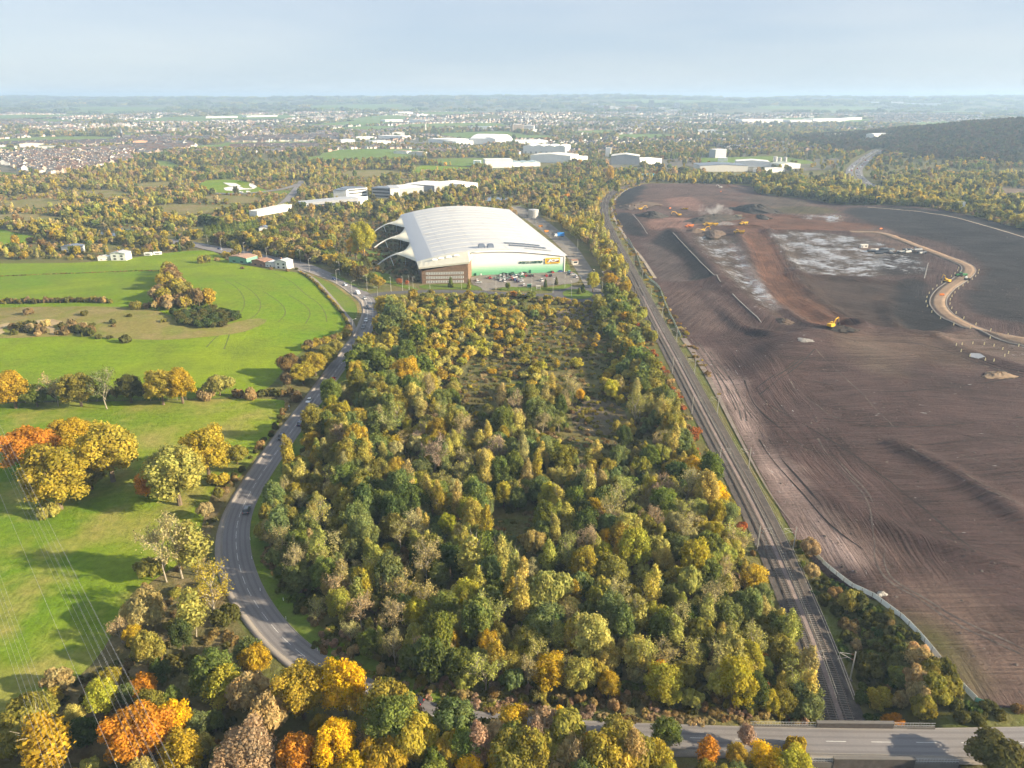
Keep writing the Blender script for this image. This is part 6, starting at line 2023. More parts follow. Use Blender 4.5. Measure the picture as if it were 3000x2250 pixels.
def open_glades(x, y):
    f = np.ones(len(x))
    for p in glade_polys:
        f = np.where(sdpoly(x, y, p) + 14 * (fbm(x / 12, y / 12, 44) - .58) < 0, 0.05, f)
    # the far half is looser, with gaps
    loose = sstep(300, 360, y) * (fbm(x / 22, y / 22, 40) < 0.36)
    return np.where(loose > 0, np.minimum(f, 0.16), f)


y_split = 285
near_wood = [q for q in wood]
scatter(wood, 4.3, [(2.4, 'broad', GREENS), (2.6, 'birch', ASPENS), (1.6, 'broad', GREENS), (1.6, 'bare', BARES), (3.4, 'sallow', WILLOWS), (1.5, 'broad', GOLDS), (.6, 'shrub', BROWNS)], 'wood',
        lambda x, y: open_glades(x, y) * (1 - sstep(y_split - 20, y_split + 20, y)) * 0.96, 11, (0.5, 1.2), (0.75, 1.4))
scatter(wood, 4.6, [(1.4, 'broad', [(3, 'olive'), (1, 'green'), (1, 'grey-green'), (2, 'dull gold')]), (5, 'sallow', [(5, 'dull gold'), (2, 'olive'), (1, 'golden'), (4, 'pale yellow'), (2, 'pale willow green')]), (1.5, 'birch', ASPENS), (1.5, 'broad', GOLDS)], 'far wood',
        lambda x, y: open_glades(x, y) * sstep(y_split - 20, y_split + 20, y) * 0.93, 12, (0.42, 0.85), (0.6, .95))
scatter(wood, 3.4, [(2, 'shrub', [(3, 'dark olive'), (2, 'olive'), (2, 'brown'), (1, 'green')]), (2, 'bramble', [(3, 'dark olive'), (2, 'brown'), (2, 'green')])], 'understorey', lambda x, y: open_glades(x, y) * .7, 19, (0.6, 1.1), (0.7, 1.2))
for gp in glade_polys:
    scatter(gp, 5.0, [(1, 'sallow', [(3, 'dull gold'), (2, 'pale yellow'), (2, 'olive'), (1, 'golden')])], 'glade', lambda x, y: 0.5 * (fbm(x / 14, y / 14, 46) > .56), 20, (0.3, 0.55), (0.7, 1.0), free=True)
    scatter(gp, 3.4, [(2, 'shrub', [(3, 'olive'), (1, 'brown'), (1, 'dull gold')]), (3, 'bramble', [(2, 'brown'), (1, 'tan'), (3, 'dark olive'), (2, 'olive')])], 'glade', lambda x, y: 0.85, 13, (0.3, 0.75), (0.7, 1.2), free=True)
# undergrowth along the wood edges
scatter(wood, 4.5, [(1, 'bramble', [(2, 'dark olive'), (2, 'brown'), (1, 'green')]), (1, 'shrub', [(2, 'brown'), (2, 'dark olive'), (1, 'olive'), (1, 'pinkish tan')])], 'wood edge',
        lambda x, y: 0.9 * (np.abs(sdpoly(x, y, wood)) < 13), 14, (0.6, 1.1), (0.7, 1.2))
east_wood = [tuple(q) for q in Ps(VV(1285, 650, 1330, 640, 1370, 705, 1400, 790, 1440, 880, 1500, 990, 1470, 1010, 1400, 900, 1330, 760, 1290, 700))]
scatter(east_wood, 5.5, [(3, 'broad', [(3, 'olive'), (3, 'grey-green'), (2, 'green'), (1, 'golden')]), (2, 'sallow', WILLOWS)], 'railway belt', lambda x, y: 0.9, 15, (0.7, 1.1))
road_edge = [tuple(q) for q in Ps(VV(815, 668, 900, 700, 930, 800, 900, 900, 800, 960, 680, 980, 600, 1010, 690, 900, 760, 810, 800, 730))]
scatter(road_edge, 6.5, [(3, 'broad', [(3, 'green'), (2, 'olive'), (2, 'grey-green'), (1, 'dull gold')]), (1, 'sallow', [(1, 'pale willow green')])], 'roadside trees', lambda x, y: 0.6, 16, (0.9, 1.35), (0.9, 1.2))

# railway banks
rail_t = tangents(rail)
rail_n = np.c_[-rail_t[:, 1], rail_t[:, 0]]
bank_l = [tuple(q) for q in (rail + rail_n * 6.8)[8:-4]] + [tuple(q) for q in (rail + rail_n * 19)[8:-4]][::-1]
keep(line=[tuple(q) for q in rail[::4]], r=6.3)
scatter(bank_l, 3.6, [(2, 'bramble', [(2, 'brown'), (2, 'rust red'), (2, 'dark olive'), (2, 'tan')]), (1.4, 'shrub', [(2, 'brown'), (2, 'rust red'), (2, 'olive'), (1, 'dull gold')]), (.5, 'sallow', WILLOWS)], 'railway bank',
        lambda x, y: 0.75, 17, (0.5, 1.0))
cut_r = [tuple(q) for q in (rail - rail_n * 7)[8:60:2]] + [tuple(q) for q in Ps(Z5(420, 250, 560, 520, 690, 750, 790, 865, 920, 975, 980, 995, 1120, 1105, 1210, 1205, 1300, 1330, 1390, 1415, 1470, 1440, 1600, 1450))[::1]]
cut_r = [tuple(q) for q in Ps([(2560, 2120), (2430, 1850), (2290, 1560)], 0)] + [tuple(q) for q in Ps(Z5(560, 540, 690, 755, 790, 875, 920, 985, 980, 1000, 1120, 1115, 1210, 1215, 1300, 1340, 1390, 1425, 1480, 1445, 1700, 1450))] + [tuple(P(3100, 2120, fn=hb0)), tuple(P(2700, 2128, fn=hb0))]
scatter(cut_r, 2.5, [(3, 'bramble', [(3, 'deep green'), (2, 'dark olive'), (1, 'green')]), (2.2, 'shrub', [(3, 'dark olive'), (2, 'brown'), (2, 'green'), (1, 'tan')]), (1.4, 'sallow', [(2, 'dark olive'), (2, 'olive'), (1, 'tan'), (1, 'green')])], 'cutting',
        lambda x, y: 0.95, 18, (0.6, 1.1))
bank_r = [tuple(q) for q in (rail - rail_n * 6.8)[40:-6]] + [tuple(q) for q in (rail - rail_n * 13)[40:-6]][::-1]
scatter(bank_r, 4, [(2, 'bramble', [(2, 'brown'), (2, 'tan'), (2, 'dull gold')]), (1, 'shrub', [(2, 'brown'), (2, 'dull gold'), (1, 'olive')])], 'railway bank', lambda x, y: 0.5, 19, (0.4, 0.9), free=True)

# belt below the road and the lower left corner
belt = [tuple(P(*q, fn=hb0)) for q in [(300, 1960), (420, 1870), (560, 1880), (700, 1900), (800, 1960), (880, 2010), (1000, 2075), (1100, 2125), (1250, 2165), (1420, 2190), (1620, 2210), (1880, 2225), (2330, 2245), (2330, 2600), (1500, 2700), (700, 2700), (0, 2600), (-200, 2350), (-60, 2140), (140, 2070)]]
scatter(belt, 5.0, [(3, 'broad', GREENS), (1.2, 'shrub', BROWNS), (2, 'broad', GOLDS), (1.2, 'sallow', WILLOWS), (.8, 'birch', ASPENS), (.7, 'bare', BARES)], 'roadside belt',
        lambda x, y: np.where((x < -25) & (y > 105), 0.5, 0.95), 21, (0.5, 0.95), (0.8, 1.15))
scatter(belt, 3.6, [(2, 'bramble', [(2, 'dark olive'), (2, 'brown'), (1, 'olive')]), (1, 'shrub', [(1, 'brown'), (2, 'dark olive'), (1, 'tan')])], 'roadside belt', lambda x, y: 0.6, 22, (0.6, 1.0))
g_ = np.random.default_rng(29)
for i in range(len(road_c)):
    sx = proj(road_c[i, 0], road_c[i, 1], 0)[0]
    if not (1190 < sx < 2360 and road_c[i, 1] < 135):
        continue
    for off in (1.6, 4.2, 7.0):
        if g_.random() < (.9 if sx < 1930 else .5):
            q = road_c[i] + nn[i] * (half[i] + off + g_.uniform(-.8, .8)) + tt[i] * g_.uniform(-1.3, 1.3)
            kind = ('broad', 'broad', 'sallow', 'birch', 'broad', 'shrub')[int(g_.integers(6))]
            tn_ = {'broad': ('green', 'grey-green', 'olive', 'golden', 'dull gold', 'orange', 'yellow-green', 'green'), 'sallow': ('olive', 'tan', 'pale willow green', 'dull gold'), 'birch': ('dull gold', 'pinkish tan', 'tan', 'golden'), 'shrub': ('brown', 'dark olive', 'tan', 'olive')}[kind]
            W0, H0 = SIZE[kind + '_near']
            hh = (g_.uniform(10, 15) if sx < 1880 else g_.uniform(4.5, 7.5)) * (.5 if kind == 'shrub' else .8 if kind == 'sallow' else 1)
            put(q[0], q[1], kind, tn_[int(g_.integers(len(tn_)))], hh * W0 / H0 * g_.uniform(.7, .95), hh, 'roadside belt')
left_scrub = [tuple(q) for q in Ps([(640, 1400), (600, 1500), (585, 1580), (555, 1640), (440, 1700), (380, 1780), (330, 1850), (300, 1930), (420, 1880), (600, 1880), (730, 1905), (680, 1800), (635, 1720), (610, 1640), (612, 1560), (640, 1490), (690, 1400)])]
scatter(left_scrub, 3.4, [(2, 'shrub', [(2, 'tan'), (2, 'brown'), (2, 'olive'), (1, 'dark olive')]), (2, 'bramble', [(2, 'brown'), (1, 'tan'), (2, 'dark olive')]), (.6, 'sallow', [(1, 'tan'), (1, 'olive')])], 'pasture edge scrub', lambda x, y: 0.8, 23, (0.5, 1.0), free=True)
for i in range(0, len(road_c)):
    if sr[i] > s_bend + 40 or not (850 < proj(road_c[i, 0], road_c[i, 1], 0)[0] < 2340):
        continue
    for off in (1.4, 3.2, 5.0, 7.2):
        q = road_c[i] - nn[i] * (half[i] + off + g_.uniform(-.7, .7)) + tt[i] * g_.uniform(-1.4, 1.4)
        kd = 'shrub' if off > 3 and g_.random() < .6 else 'bramble'
        put(q[0], q[1], kd, ('brown', 'dark olive', 'tan', 'pinkish tan', 'olive')[int(g_.integers(5))], (2.4 if kd == 'shrub' else 2.8) * g_.uniform(.7, 1.3), (1.9 if kd == 'shrub' else .6) * g_.uniform(.8, 1.4), 'wood edge')
far_end = [tuple(P(*q, fn=hb0)) for q in [(2720, 2125), (3000, 2130), (3700, 2130), (3700, 2060), (3000, 2080), (2880, 2080)]]
scatter(far_end, 3.5, [(1, 'shrub', [(2, 'dark olive'), (1, 'brown')]), (1, 'bramble', [(2, 'dark olive'), (1, 'brown')])], 'cutting', lambda x, y: 0.9, 24, (0.7, 1.1), free=True)


def row(S, spacing, kind, tints, region, w=(0.6, 1.0), hh=1.0, seed=5, side=0.6):
    g = np.random.default_rng(seed)
    c = resample(smooth(Ps(S), 1), spacing)
    W0, H0 = SIZE[kind + '_near']
    for q in c:
        k = g.uniform(*w)
        put(q[0] + g.uniform(-side, side), q[1] + g.uniform(-side, side), kind, tints[g.integers(len(tints))], W0 * k, H0 * k * hh * g.uniform(.85, 1.15), region)


# hedges
row(Z1(-200, 425, 0, 420, 200, 418, 400, 412, 560, 412, 650, 418), 2.2, 'shrub', ['brown', 'dark olive', 'tan', 'olive'], 'meadow hedge', (0.8, 1.2), 1.2, 31)
row(Z1(-200, 268, 0, 262, 300, 248, 600, 238, 850, 228, 960, 232), 1.8, 'shrub', ['brown', 'dark olive', 'olive'], 'low hedge', (0.35, 0.5), .8, 32, .3)
row(Z1(1770, 238, 1850, 290, 1930, 380, 2010, 470, 2050, 540, 2060, 590), 1.6, 'shrub', ['olive', 'dull gold', 'dark olive', 'brown'], 'roadside hedge', (0.45, 0.65), 1.0, 33, .3)
row(Z1(2058, 590, 2010, 640, 1930, 655, 1800, 700), 2.6, 'sallow', ['olive', 'brown', 'dull gold'], 'roadside row', (0.5, 0.8), 1.0, 34)
row(Z1(1000, 985, 1200, 975, 1400, 968, 1600, 965, 1720, 960), 3.0, 'shrub', ['brown', 'tan', 'dark olive'], 'hedgerow', (0.8, 1.3), 1.2, 35)
row(Z1(-100, 990, 200, 985, 500, 980, 800, 975, 1000, 975), 4.2, 'sallow', ['brown', 'dark olive', 'olive', 'dull gold'], 'hedgerow', (0.6, 1.0), 1.1, 36)
row(Z1(1690, 1000, 1680, 1060, 1620, 1150, 1560, 1240) + [(700, 1385), (660, 1440)], 3.4, 'shrub', ['brown', 'dark olive', 'tan'], 'roadside hedge', (0.5, 0.9), 1.0, 37)
spinney = [tuple(q) for q in Ps(Z1(985, 215, 1030, 250, 1075, 330, 1060, 380, 1230, 400, 1260, 440, 1030, 470, 890, 455, 900, 410, 960, 330))]
scatter(spinney, 5.0, [(2, 'sallow', [(2, 'tan'), (2, 'brown'), (1, 'pinkish tan')]), (2, 'broad', [(2, 'brown'), (1, 'olive'), (1, 'dull gold')])], 'meadow spinney', None, 41, (0.7, 1.1), free=True)
holly = [tuple(q) for q in Ps(Z1(1010, 480, 1130, 470, 1260, 455, 1390, 480, 1410, 510, 1330, 560, 1200, 575, 1060, 545))]
scatter(holly, 3.6, [(1, 'sallow', [(3, 'deep green'), (2, 'dark olive')])], 'dark thicket', None, 42, (0.6, 0.9), (.6, .8), free=True)
for S, n, seed in ((Z1(70, 560, 290, 545, 280, 610, 90, 615), 14, 1), (Z1(330, 555, 440, 545, 550, 570, 540, 610, 350, 615), 12, 2)):
    pl = [tuple(q) for q in Ps(S)]
    scatter(pl, 4.0, [(1, 'shrub', [(2, 'brown'), (2, 'dark olive'), (1, 'tan')])], 'knoll scrub', None, 43 + seed, (0.9, 1.6), (1, 1.3), free=True)
for (px, py, w) in Z1(1, 1)[:0] + []:
    pass
for x, y, w, t in ((500, 475, 26, 'dark olive'), (765, 488, 18, 'dark olive'), (660, 525, 26, 'dark olive'), (545, 545, 20, 'dark olive'), (735, 628, 42, 'dark olive'), (575, 612, 24, 'dark olive'), (645, 615, 20, 'dark olive'), (670, 548, 16, 'brown'),
                   (965, 518, 20, 'olive'), (160, 465, 34, 'brown'), (790, 425, 46, 'olive'), (870, 430, 28, 'brown'), (1200, 158, 40, 'olive'), (1275, 158, 20, 'tan'), (1428, 208, 14, 'brown'), (1325, 130, 34, 'dull gold'), (1485, 145, 28, 'tan')):
    q = Z1(x, y)[0]
    hero(q[0], q[1], w * .9, 'shrub', t, None)

# beyond the road: patchy woodland, then the railway belt and the far woods
mid_l = [(-1150, 620), (-60, 560), (-105, 760), (-20, 800), (60, 810), (110, 860), (170, 1000), (190, 1150), (120, 1250), (-200, 1400), (-1300, 1500)]
AUT = [(4, 'olive'), (2.5, 'dull gold'), (2, 'tan'), (1.5, 'brown'), (.35, 'golden'), (2.5, 'green'), (3, 'dark olive'), (1.5, 'pale willow green'), (.05, 'orange'), (1, 'grey-green')]
EST = [tuple(q) for q in Ps(ZL(-300, 395, 900, 385, 1180, 395, 860, 450, 830, 500, 640, 545, 400, 580, 150, 580, 0, 560, -300, 570))]


def patch(x, y):
    return np.where(fbm(x / 60, y / 60, 51) > np.where(x < -150, .55, .42), 0.95, 0.08)


scatter(mid_l, 6.8, [(3, 'broad', AUT), (3, 'sallow', [(3, 'olive'), (3, 'tan'), (2, 'dull gold'), (2, 'pale willow green')]), (1, 'birch', ASPENS), (.7, 'conifer', [(1, 'deep green'), (1, 'green')]), (2, 'broad', AUT)], 'mid wood', patch, 52, (0.55, 1.0), clump=50)
scatter(mid_l, 6.0, [(1, 'shrub', [(2, 'tan'), (2, 'olive'), (2, 'brown'), (1, 'dull gold')])], 'mid scrub', lambda x, y: np.where(fbm(x / 60, y / 60, 51) <= .5, 0.6, 0.1), 53, (0.6, 1.2))
belt_r = [tuple(q) for q in Ps(ZB(1330, 160, 1500, 190, 1700, 290, 1900, 160, 2020, 20, 2000, 0, 1930, 60, 1940, 200, 2050, 480, 2150, 680, 2200, 820, 2000, 820, 1960, 800, 1830, 640, 1780, 540, 1640, 420, 1440, 290))]
scatter(belt_r, 5.6, [(3, 'broad', [(3, 'dull gold'), (3, 'olive'), (1, 'golden'), (2, 'yellow-green')]), (2, 'birch', ASPENS), (2, 'sallow', [(2, 'dull gold'), (2, 'olive'), (2, 'tan')])], 'warehouse belt', None, 54, (0.7, 1.15))
around = [(-190, 480), (-60, 480), (-62, 500), (-105, 745), (-20, 790), (10, 830), (-100, 830), (-260, 700), (-260, 560)]
scatter(around, 6.0, [(1, 'sallow', [(2, 'brown'), (2, 'dark olive'), (2, 'olive')]), (4, 'shrub', [(2, 'brown'), (2, 'dark olive')]), (1, 'broad', [(2, 'olive'), (1, 'dull gold'), (1, 'brown')])], 'canopy scrub', lambda x, y: np.where(x > -150, .0, .6), 55, (0.6, 1.0))
scatter([(-62, 500), (-120, 545), (-150, 600), (-168, 765), (-105, 762)], 4.0, [(4, 'shrub', [(2, 'brown'), (2, 'dark olive')])], 'canopy scrub', lambda x, y: 0.5, 56, (0.6, 1.0), free=True)
verge_far = [tuple(q) for q in Ps(Z1(1290, 95, 1500, 100, 1700, 160, 1900, 200, 2050, 260, 2212, 330, 2212, 240, 2000, 160, 1700, 60, 1300, 60))]
scatter(verge_far, 5.5, [(2, 'broad', AUT), (2, 'sallow', [(2, 'dull gold'), (2, 'olive'), (1, 'golden')])], 'verge trees', None, 56, (0.7, 1.1))
right_w = [(130, 1010), (190, 985), (330, 960), (400, 880), (520, 830), (760, 760), (1500, 900), (1700, 1150), (1300, 1250), (900, 1250), (560, 1130), (300, 1180), (150, 1200)]
scatter(right_w, 6.8, [(3, 'broad', [(3, 'olive'), (2, 'dark olive'), (2, 'green'), (1.5, 'dull gold')]), (1, 'conifer', [(2, 'deep green')]), (2, 'sallow', [(2, 'dull gold'), (2, 'olive')]), (1, 'birch', ASPENS)], 'motorway woods', lambda x, y: np.where(fbm(x / 50, y / 50, 57) > .33, .95, .3), 58, (0.8, 1.3), clump=45)
embank = [tuple(q) for q in Ps(ZC(1230, 160, 1560, 180, 1700, 195, 1900, 228, 2212, 318, 2500, 420, 2500, 330, 2212, 260, 1900, 190, 1500, 140))]
scatter(embank, 5, [(2, 'shrub', [(2, 'olive'), (2, 'brown'), (1, 'dull gold')]), (1, 'sallow', [(2, 'olive'), (1, 'dull gold')])], 'embankment', lambda x, y: 0.8, 59, (0.8, 1.4))
# ------------------------------------------------------------------ plant the trees: the largest as things, the rest as woodland
def far_scatter():
    """town trees, the wooded hill and the groves that fade towards the horizon"""
    g = np.random.default_rng(61)
    rows = []

    def grid(y0, y1, st, fn, kinds, tints, wr, wm=0.86):
        gx, gy = np.meshgrid(np.arange(-y1 * wm, y1 * wm, st), np.arange(y0, y1, st))
        x = gx.ravel() + g.uniform(-.48, .48, gx.size) * st; y = gy.ravel() + g.uniform(-.48, .48, gx.size) * st
        k = np.abs(x) < wm * y
        x, y = x[k], y[k]
        k = g.random(len(x)) < fn(x, y)
        x, y = x[k], y[k]
        k = ~excluded(x, y); x, y = x[k], y[k]
        ki = g.choice(len(kinds), len(x), p=np.array([q[0] for q in kinds]) / sum(q[0] for q in kinds))
        ti = g.choice(len(tints), len(x), p=np.array([q[0] for q in tints]) / sum(q[0] for q in tints))
        for i in range(len(x)):
            W0, H0 = SIZE[kinds[ki[i]][1]]
            s = g.uniform(*wr)
            rows.append((x[i], y[i], kinds[ki[i]][1], TINT[tints[ti[i]][1]], W0 * s, H0 * s * g.uniform(.8, 1.15)))
    hill = lambda x, y: 66 * np.exp(-((x - 1330) / 430) ** 2 - ((y - 1850) / 520) ** 2)
    tn = [(4, 'olive'), (3, 'dark olive'), (3, 'green'), (1.6, 'dull gold'), (1, 'brown'), (.3, 'golden'), (1, 'tan'), (1, 'grey-green')]
    hn = [(3, 'shaded hill green'), (3, 'shaded hill brown'), (1, 'dark olive')]
    TINT['shaded hill green'] = (0.045, 0.055, 0.022); TINT['shaded hill brown'] = (0.075, 0.058, 0.032)  # tree tints darkened so the colour carries the unlit hillside's shade
    used = [mid_l, right_w]

    def town(x, y):
        cl = fbm(x / 260, y / 200, 91)
        return np.where((cl > np.where(x < .05 * y, .44, .50)) & ~((x > 700) & (y < 2500)), .22, 1.0)

    def near_mask(x, y):
        k = np.zeros(len(x), bool)
        for p in used:
            k |= inside(x, y, p)
        return k
    grid(1150, 2100, 9.5, lambda x, y: np.where(near_mask(x, y), 0, np.where(hill(x, y) > 9, 0, np.where(fbm(x / 110, y / 90, 62) > .50, .9, .14))), [(4, 'broad_far'), (1.5, 'sallow_far'), (.4, 'conifer_far'), (.7, 'birch_far')], tn, (0.7, 1.2))
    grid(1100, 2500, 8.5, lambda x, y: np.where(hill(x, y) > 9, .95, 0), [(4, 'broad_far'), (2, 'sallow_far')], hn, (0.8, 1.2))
    grid(2100, 3600, 19, lambda x, y: np.where(hill(x, y) > 9, 0, np.where(fbm(x / 170, y / 120, 64) > .48, .95, .2)) * town(x, y), [(4, 'broad_far'), (1, 'conifer_far')], tn, (1.0, 1.7))
    grid(2300, 5200, 52, lambda x, y: np.where(fbm(x / 400, y / 200, 65) > .47, .85, .15) * town(x, y), [(1, 'grove')], [(3, 'olive'), (3, 'dark olive'), (2, 'green')], (0.8, 1.3))
    grid(5200, 9800, 105, lambda x, y: np.where(fbm(x / 800, y / 350, 66) > .46, .9, .15), [(1, 'grove')], [(3, 'dark olive'), (3, 'green'), (1, 'olive')], (1.6, 3.0), .84)
    return rows


REGION_WORDS = {'wood': 'in the near wood between road and railway', 'far wood': 'in the far half of the wood by the warehouse', 'glade': 'in a clearing of the wood', 'understorey': 'in the wood undergrowth', 'wood edge': 'at the edge of the wood',
                'railway belt': 'in the belt along the railway', 'roadside trees': 'in the tall roadside stand of the wood', 'railway bank': 'on the railway bank', 'cutting': 'on the cutting right of the railway',
                'roadside belt': 'in the belt below the road at the bottom', 'pasture edge scrub': 'in the scrub between pasture and bend', 'meadow hedge': 'in the brown hedge across the meadow', 'low hedge': 'in the low hedge of the upper meadow',
                'roadside hedge': 'in the hedge beside the road', 'roadside row': 'in the bushy row by the road', 'hedgerow': 'under the oak hedgerow', 'meadow spinney': 'in the spinney in the meadow', 'dark thicket': 'in the dark thicket in the meadow',
                'knoll scrub': 'on the sandy knoll', 'warehouse belt': 'between warehouse and railway'}
KIND_NAME = {'broad': ('broadleaf_tree', 'broadleaf tree', 'tree'), 'sallow': ('willow_tree', 'bushy willow', 'tree'), 'birch': ('birch_tree', 'slender birch', 'tree'), 'bare': ('bare_tree', 'bare tree', 'tree'),
             'conifer': ('conifer', 'conifer', 'tree'), 'shrub': ('shrub', 'shrub', 'shrub'), 'bramble': ('bramble_patch', 'bramble patch', 'bramble')}
LIMIT = {'broad': 300, 'sallow': 130, 'birch': 90, 'bare': 70, 'conifer': 20, 'shrub': 230, 'bramble': 0}


SPOTS = [((760, 1500, 900, 1950), 'inside the bend'), ((2030, 1300, 2400, 2250), 'beside the railway'), ((900, 1000, 1130, 1450), 'beside the upper road'), ((900, 1900, 2400, 2120), 'at the front of the wood'), ((1130, 1450, 1550, 1900), 'left of the wood centre'), ((1550, 1450, 2030, 1900), 'right of the wood centre'),
         ((1130, 1150, 1600, 1450), 'in the back left of the wood'), ((1600, 1000, 2030, 1450), 'in the back right of the wood'), ((900, 800, 1900, 1150), 'near the warehouse')]
PLACE = {'far wood': 'in the bushy far wood', 'glade': 'in a clearing', 'wood edge': 'at the wood edge', 'railway belt': 'in the railway belt', 'roadside trees': 'in the tall roadside stand', 'understorey': 'in the wood undergrowth', 'railway bank': 'on the railway bank',
         'cutting': 'on the right-hand cutting', 'roadside belt': 'below the bottom road', 'pasture edge scrub': 'between pasture and bend'}


def describe(i, t, px, py):
    x, y, kind, tint, w, hgt, region, label, jit = t
    W0, H0 = SIZE[kind + '_near']
    sz = 'small' if hgt < H0 * .72 else 'tall' if hgt > H0 * 1.12 else 'mid-sized'
    pl = PLACE.get(region)
    if region in ('wood', 'far wood', 'understorey', 'wood edge'):
        for (x0, y0, x1, y1), wd in SPOTS:
            if x0 <= px < x1 and y0 <= py < y1:
                pl = wd
                break
        else:
            pl = 'in the near wood'
    pl = pl or REGION_WORDS.get(region, 'in the meadow')
    return '%s %s %s %s' % (sz, tint, KIND_NAME[kind][1], pl), '%s group %s' % (KIND_NAME[kind][1], pl)


def jitter(t, j, g):
    c = np.array(TINT[t]) * g.uniform(1 - j, 1 + j)
    return np.clip(c * np.array((g.uniform(1 - j * .6, 1 + j * .6), 1, g.uniform(.85, 1.15))), 0, .9)


def plant():
    g = np.random.default_rng(71)
    X = np.array([t[0] for t in TREES]); Y = np.array([t[1] for t in TREES])
    Z = h(X, Y)
    big = np.array([t[4] for t in TREES])
    dep = Y * CP + (CAM_H - Z) * SP
    px = 1500 + FPX * X / dep
    py = 1125 - FPX * (Y * SP + (Z - CAM_H) * CP) / dep
    size = big / dep
    size[(px < -120) | (px > 3120) | (py > 2450) | (py < 0)] = 0
    size[[i for i, t in enumerate(TREES) if t[7]]] = 9
    # trees standing inside a chosen tree are hidden: drop scattered ones that crowd a hero
    heroes = [i for i, t in enumerate(TREES) if t[7]]
    drop = np.zeros(len(TREES), bool)
    for i in heroes:
        if TREES[i][4] < 3:
            continue
        dd = np.hypot(X - X[i], Y - Y[i])
        drop |= (dd < TREES[i][4] * 0.5) & (np.arange(len(TREES)) != i) & np.array([not t[7] for t in TREES])
    single = set()
    for kd, lim in LIMIT.items():
        idx = [i for i, t in enumerate(TREES) if t[2] == kd and not drop[i] and size[i] > 0]
        idx.sort(key=lambda i: -size[i])
        single |= set(idx[:lim])
    LAB, GRP = {}, {}
    for i in single:
        if not TREES[i][7]:
            b_, GRP[i] = describe(i, TREES[i], px[i], py[i])
            LAB.setdefault(b_, []).append(i)
    names = {}
    for base, ids in LAB.items():
        ids.sort(key=lambda i: px[i])
        for k, i in enumerate(ids):
            n_ = len(ids)
            o_ = ('first', 'second', 'third', 'fourth', 'fifth', 'sixth', 'seventh', 'eighth', 'ninth', 'tenth', 'eleventh', 'twelfth')
            names[i] = base if n_ == 1 or n_ > 12 or len(base.split()) > 11 else base + (', leftmost of %d' % n_ if k == 0 else ', rightmost of %d' % n_ if k == n_ - 1 else ', %s from left of %d' % (o_[k], n_))
    rest = []
    for i, (x, y, kind, tint, w, hgt, region, label, jit) in enumerate(TREES):
        if drop[i]:
            continue
        col = jitter(tint, jit, g)
        if i in single:
            key = kind + ('_hero' if w > 9.3 and kind in ('broad', 'sallow') else '_near')
            k = int(g.integers(len(CROWN[key])))
            W0, H0 = SIZE[key]
            nm, word, cat = KIND_NAME[kind]
            lab = label or names[i]
            t = thing(nm, lab, cat, (x, y, Z[i]), g.uniform(0, 6.28), GRP.get(i))
            t.scale = (w / W0, w / W0, hgt / H0)
            c = obj('crown', CROWN[key][k], t)
            c['tint'] = [float(v) for v in col]
            if TRUNK[key][k] is not None:
                obj('trunk' if kind != 'shrub' else 'stem', TRUNK[key][k], t)
        else:
            d = math.hypot(x, y)
            lod = '_near' if d < 300 else '_mid' if d < 780 or kind == 'bramble' else '_far'
            rest.append((x, y, kind + lod, col, w, hgt))
    return rest


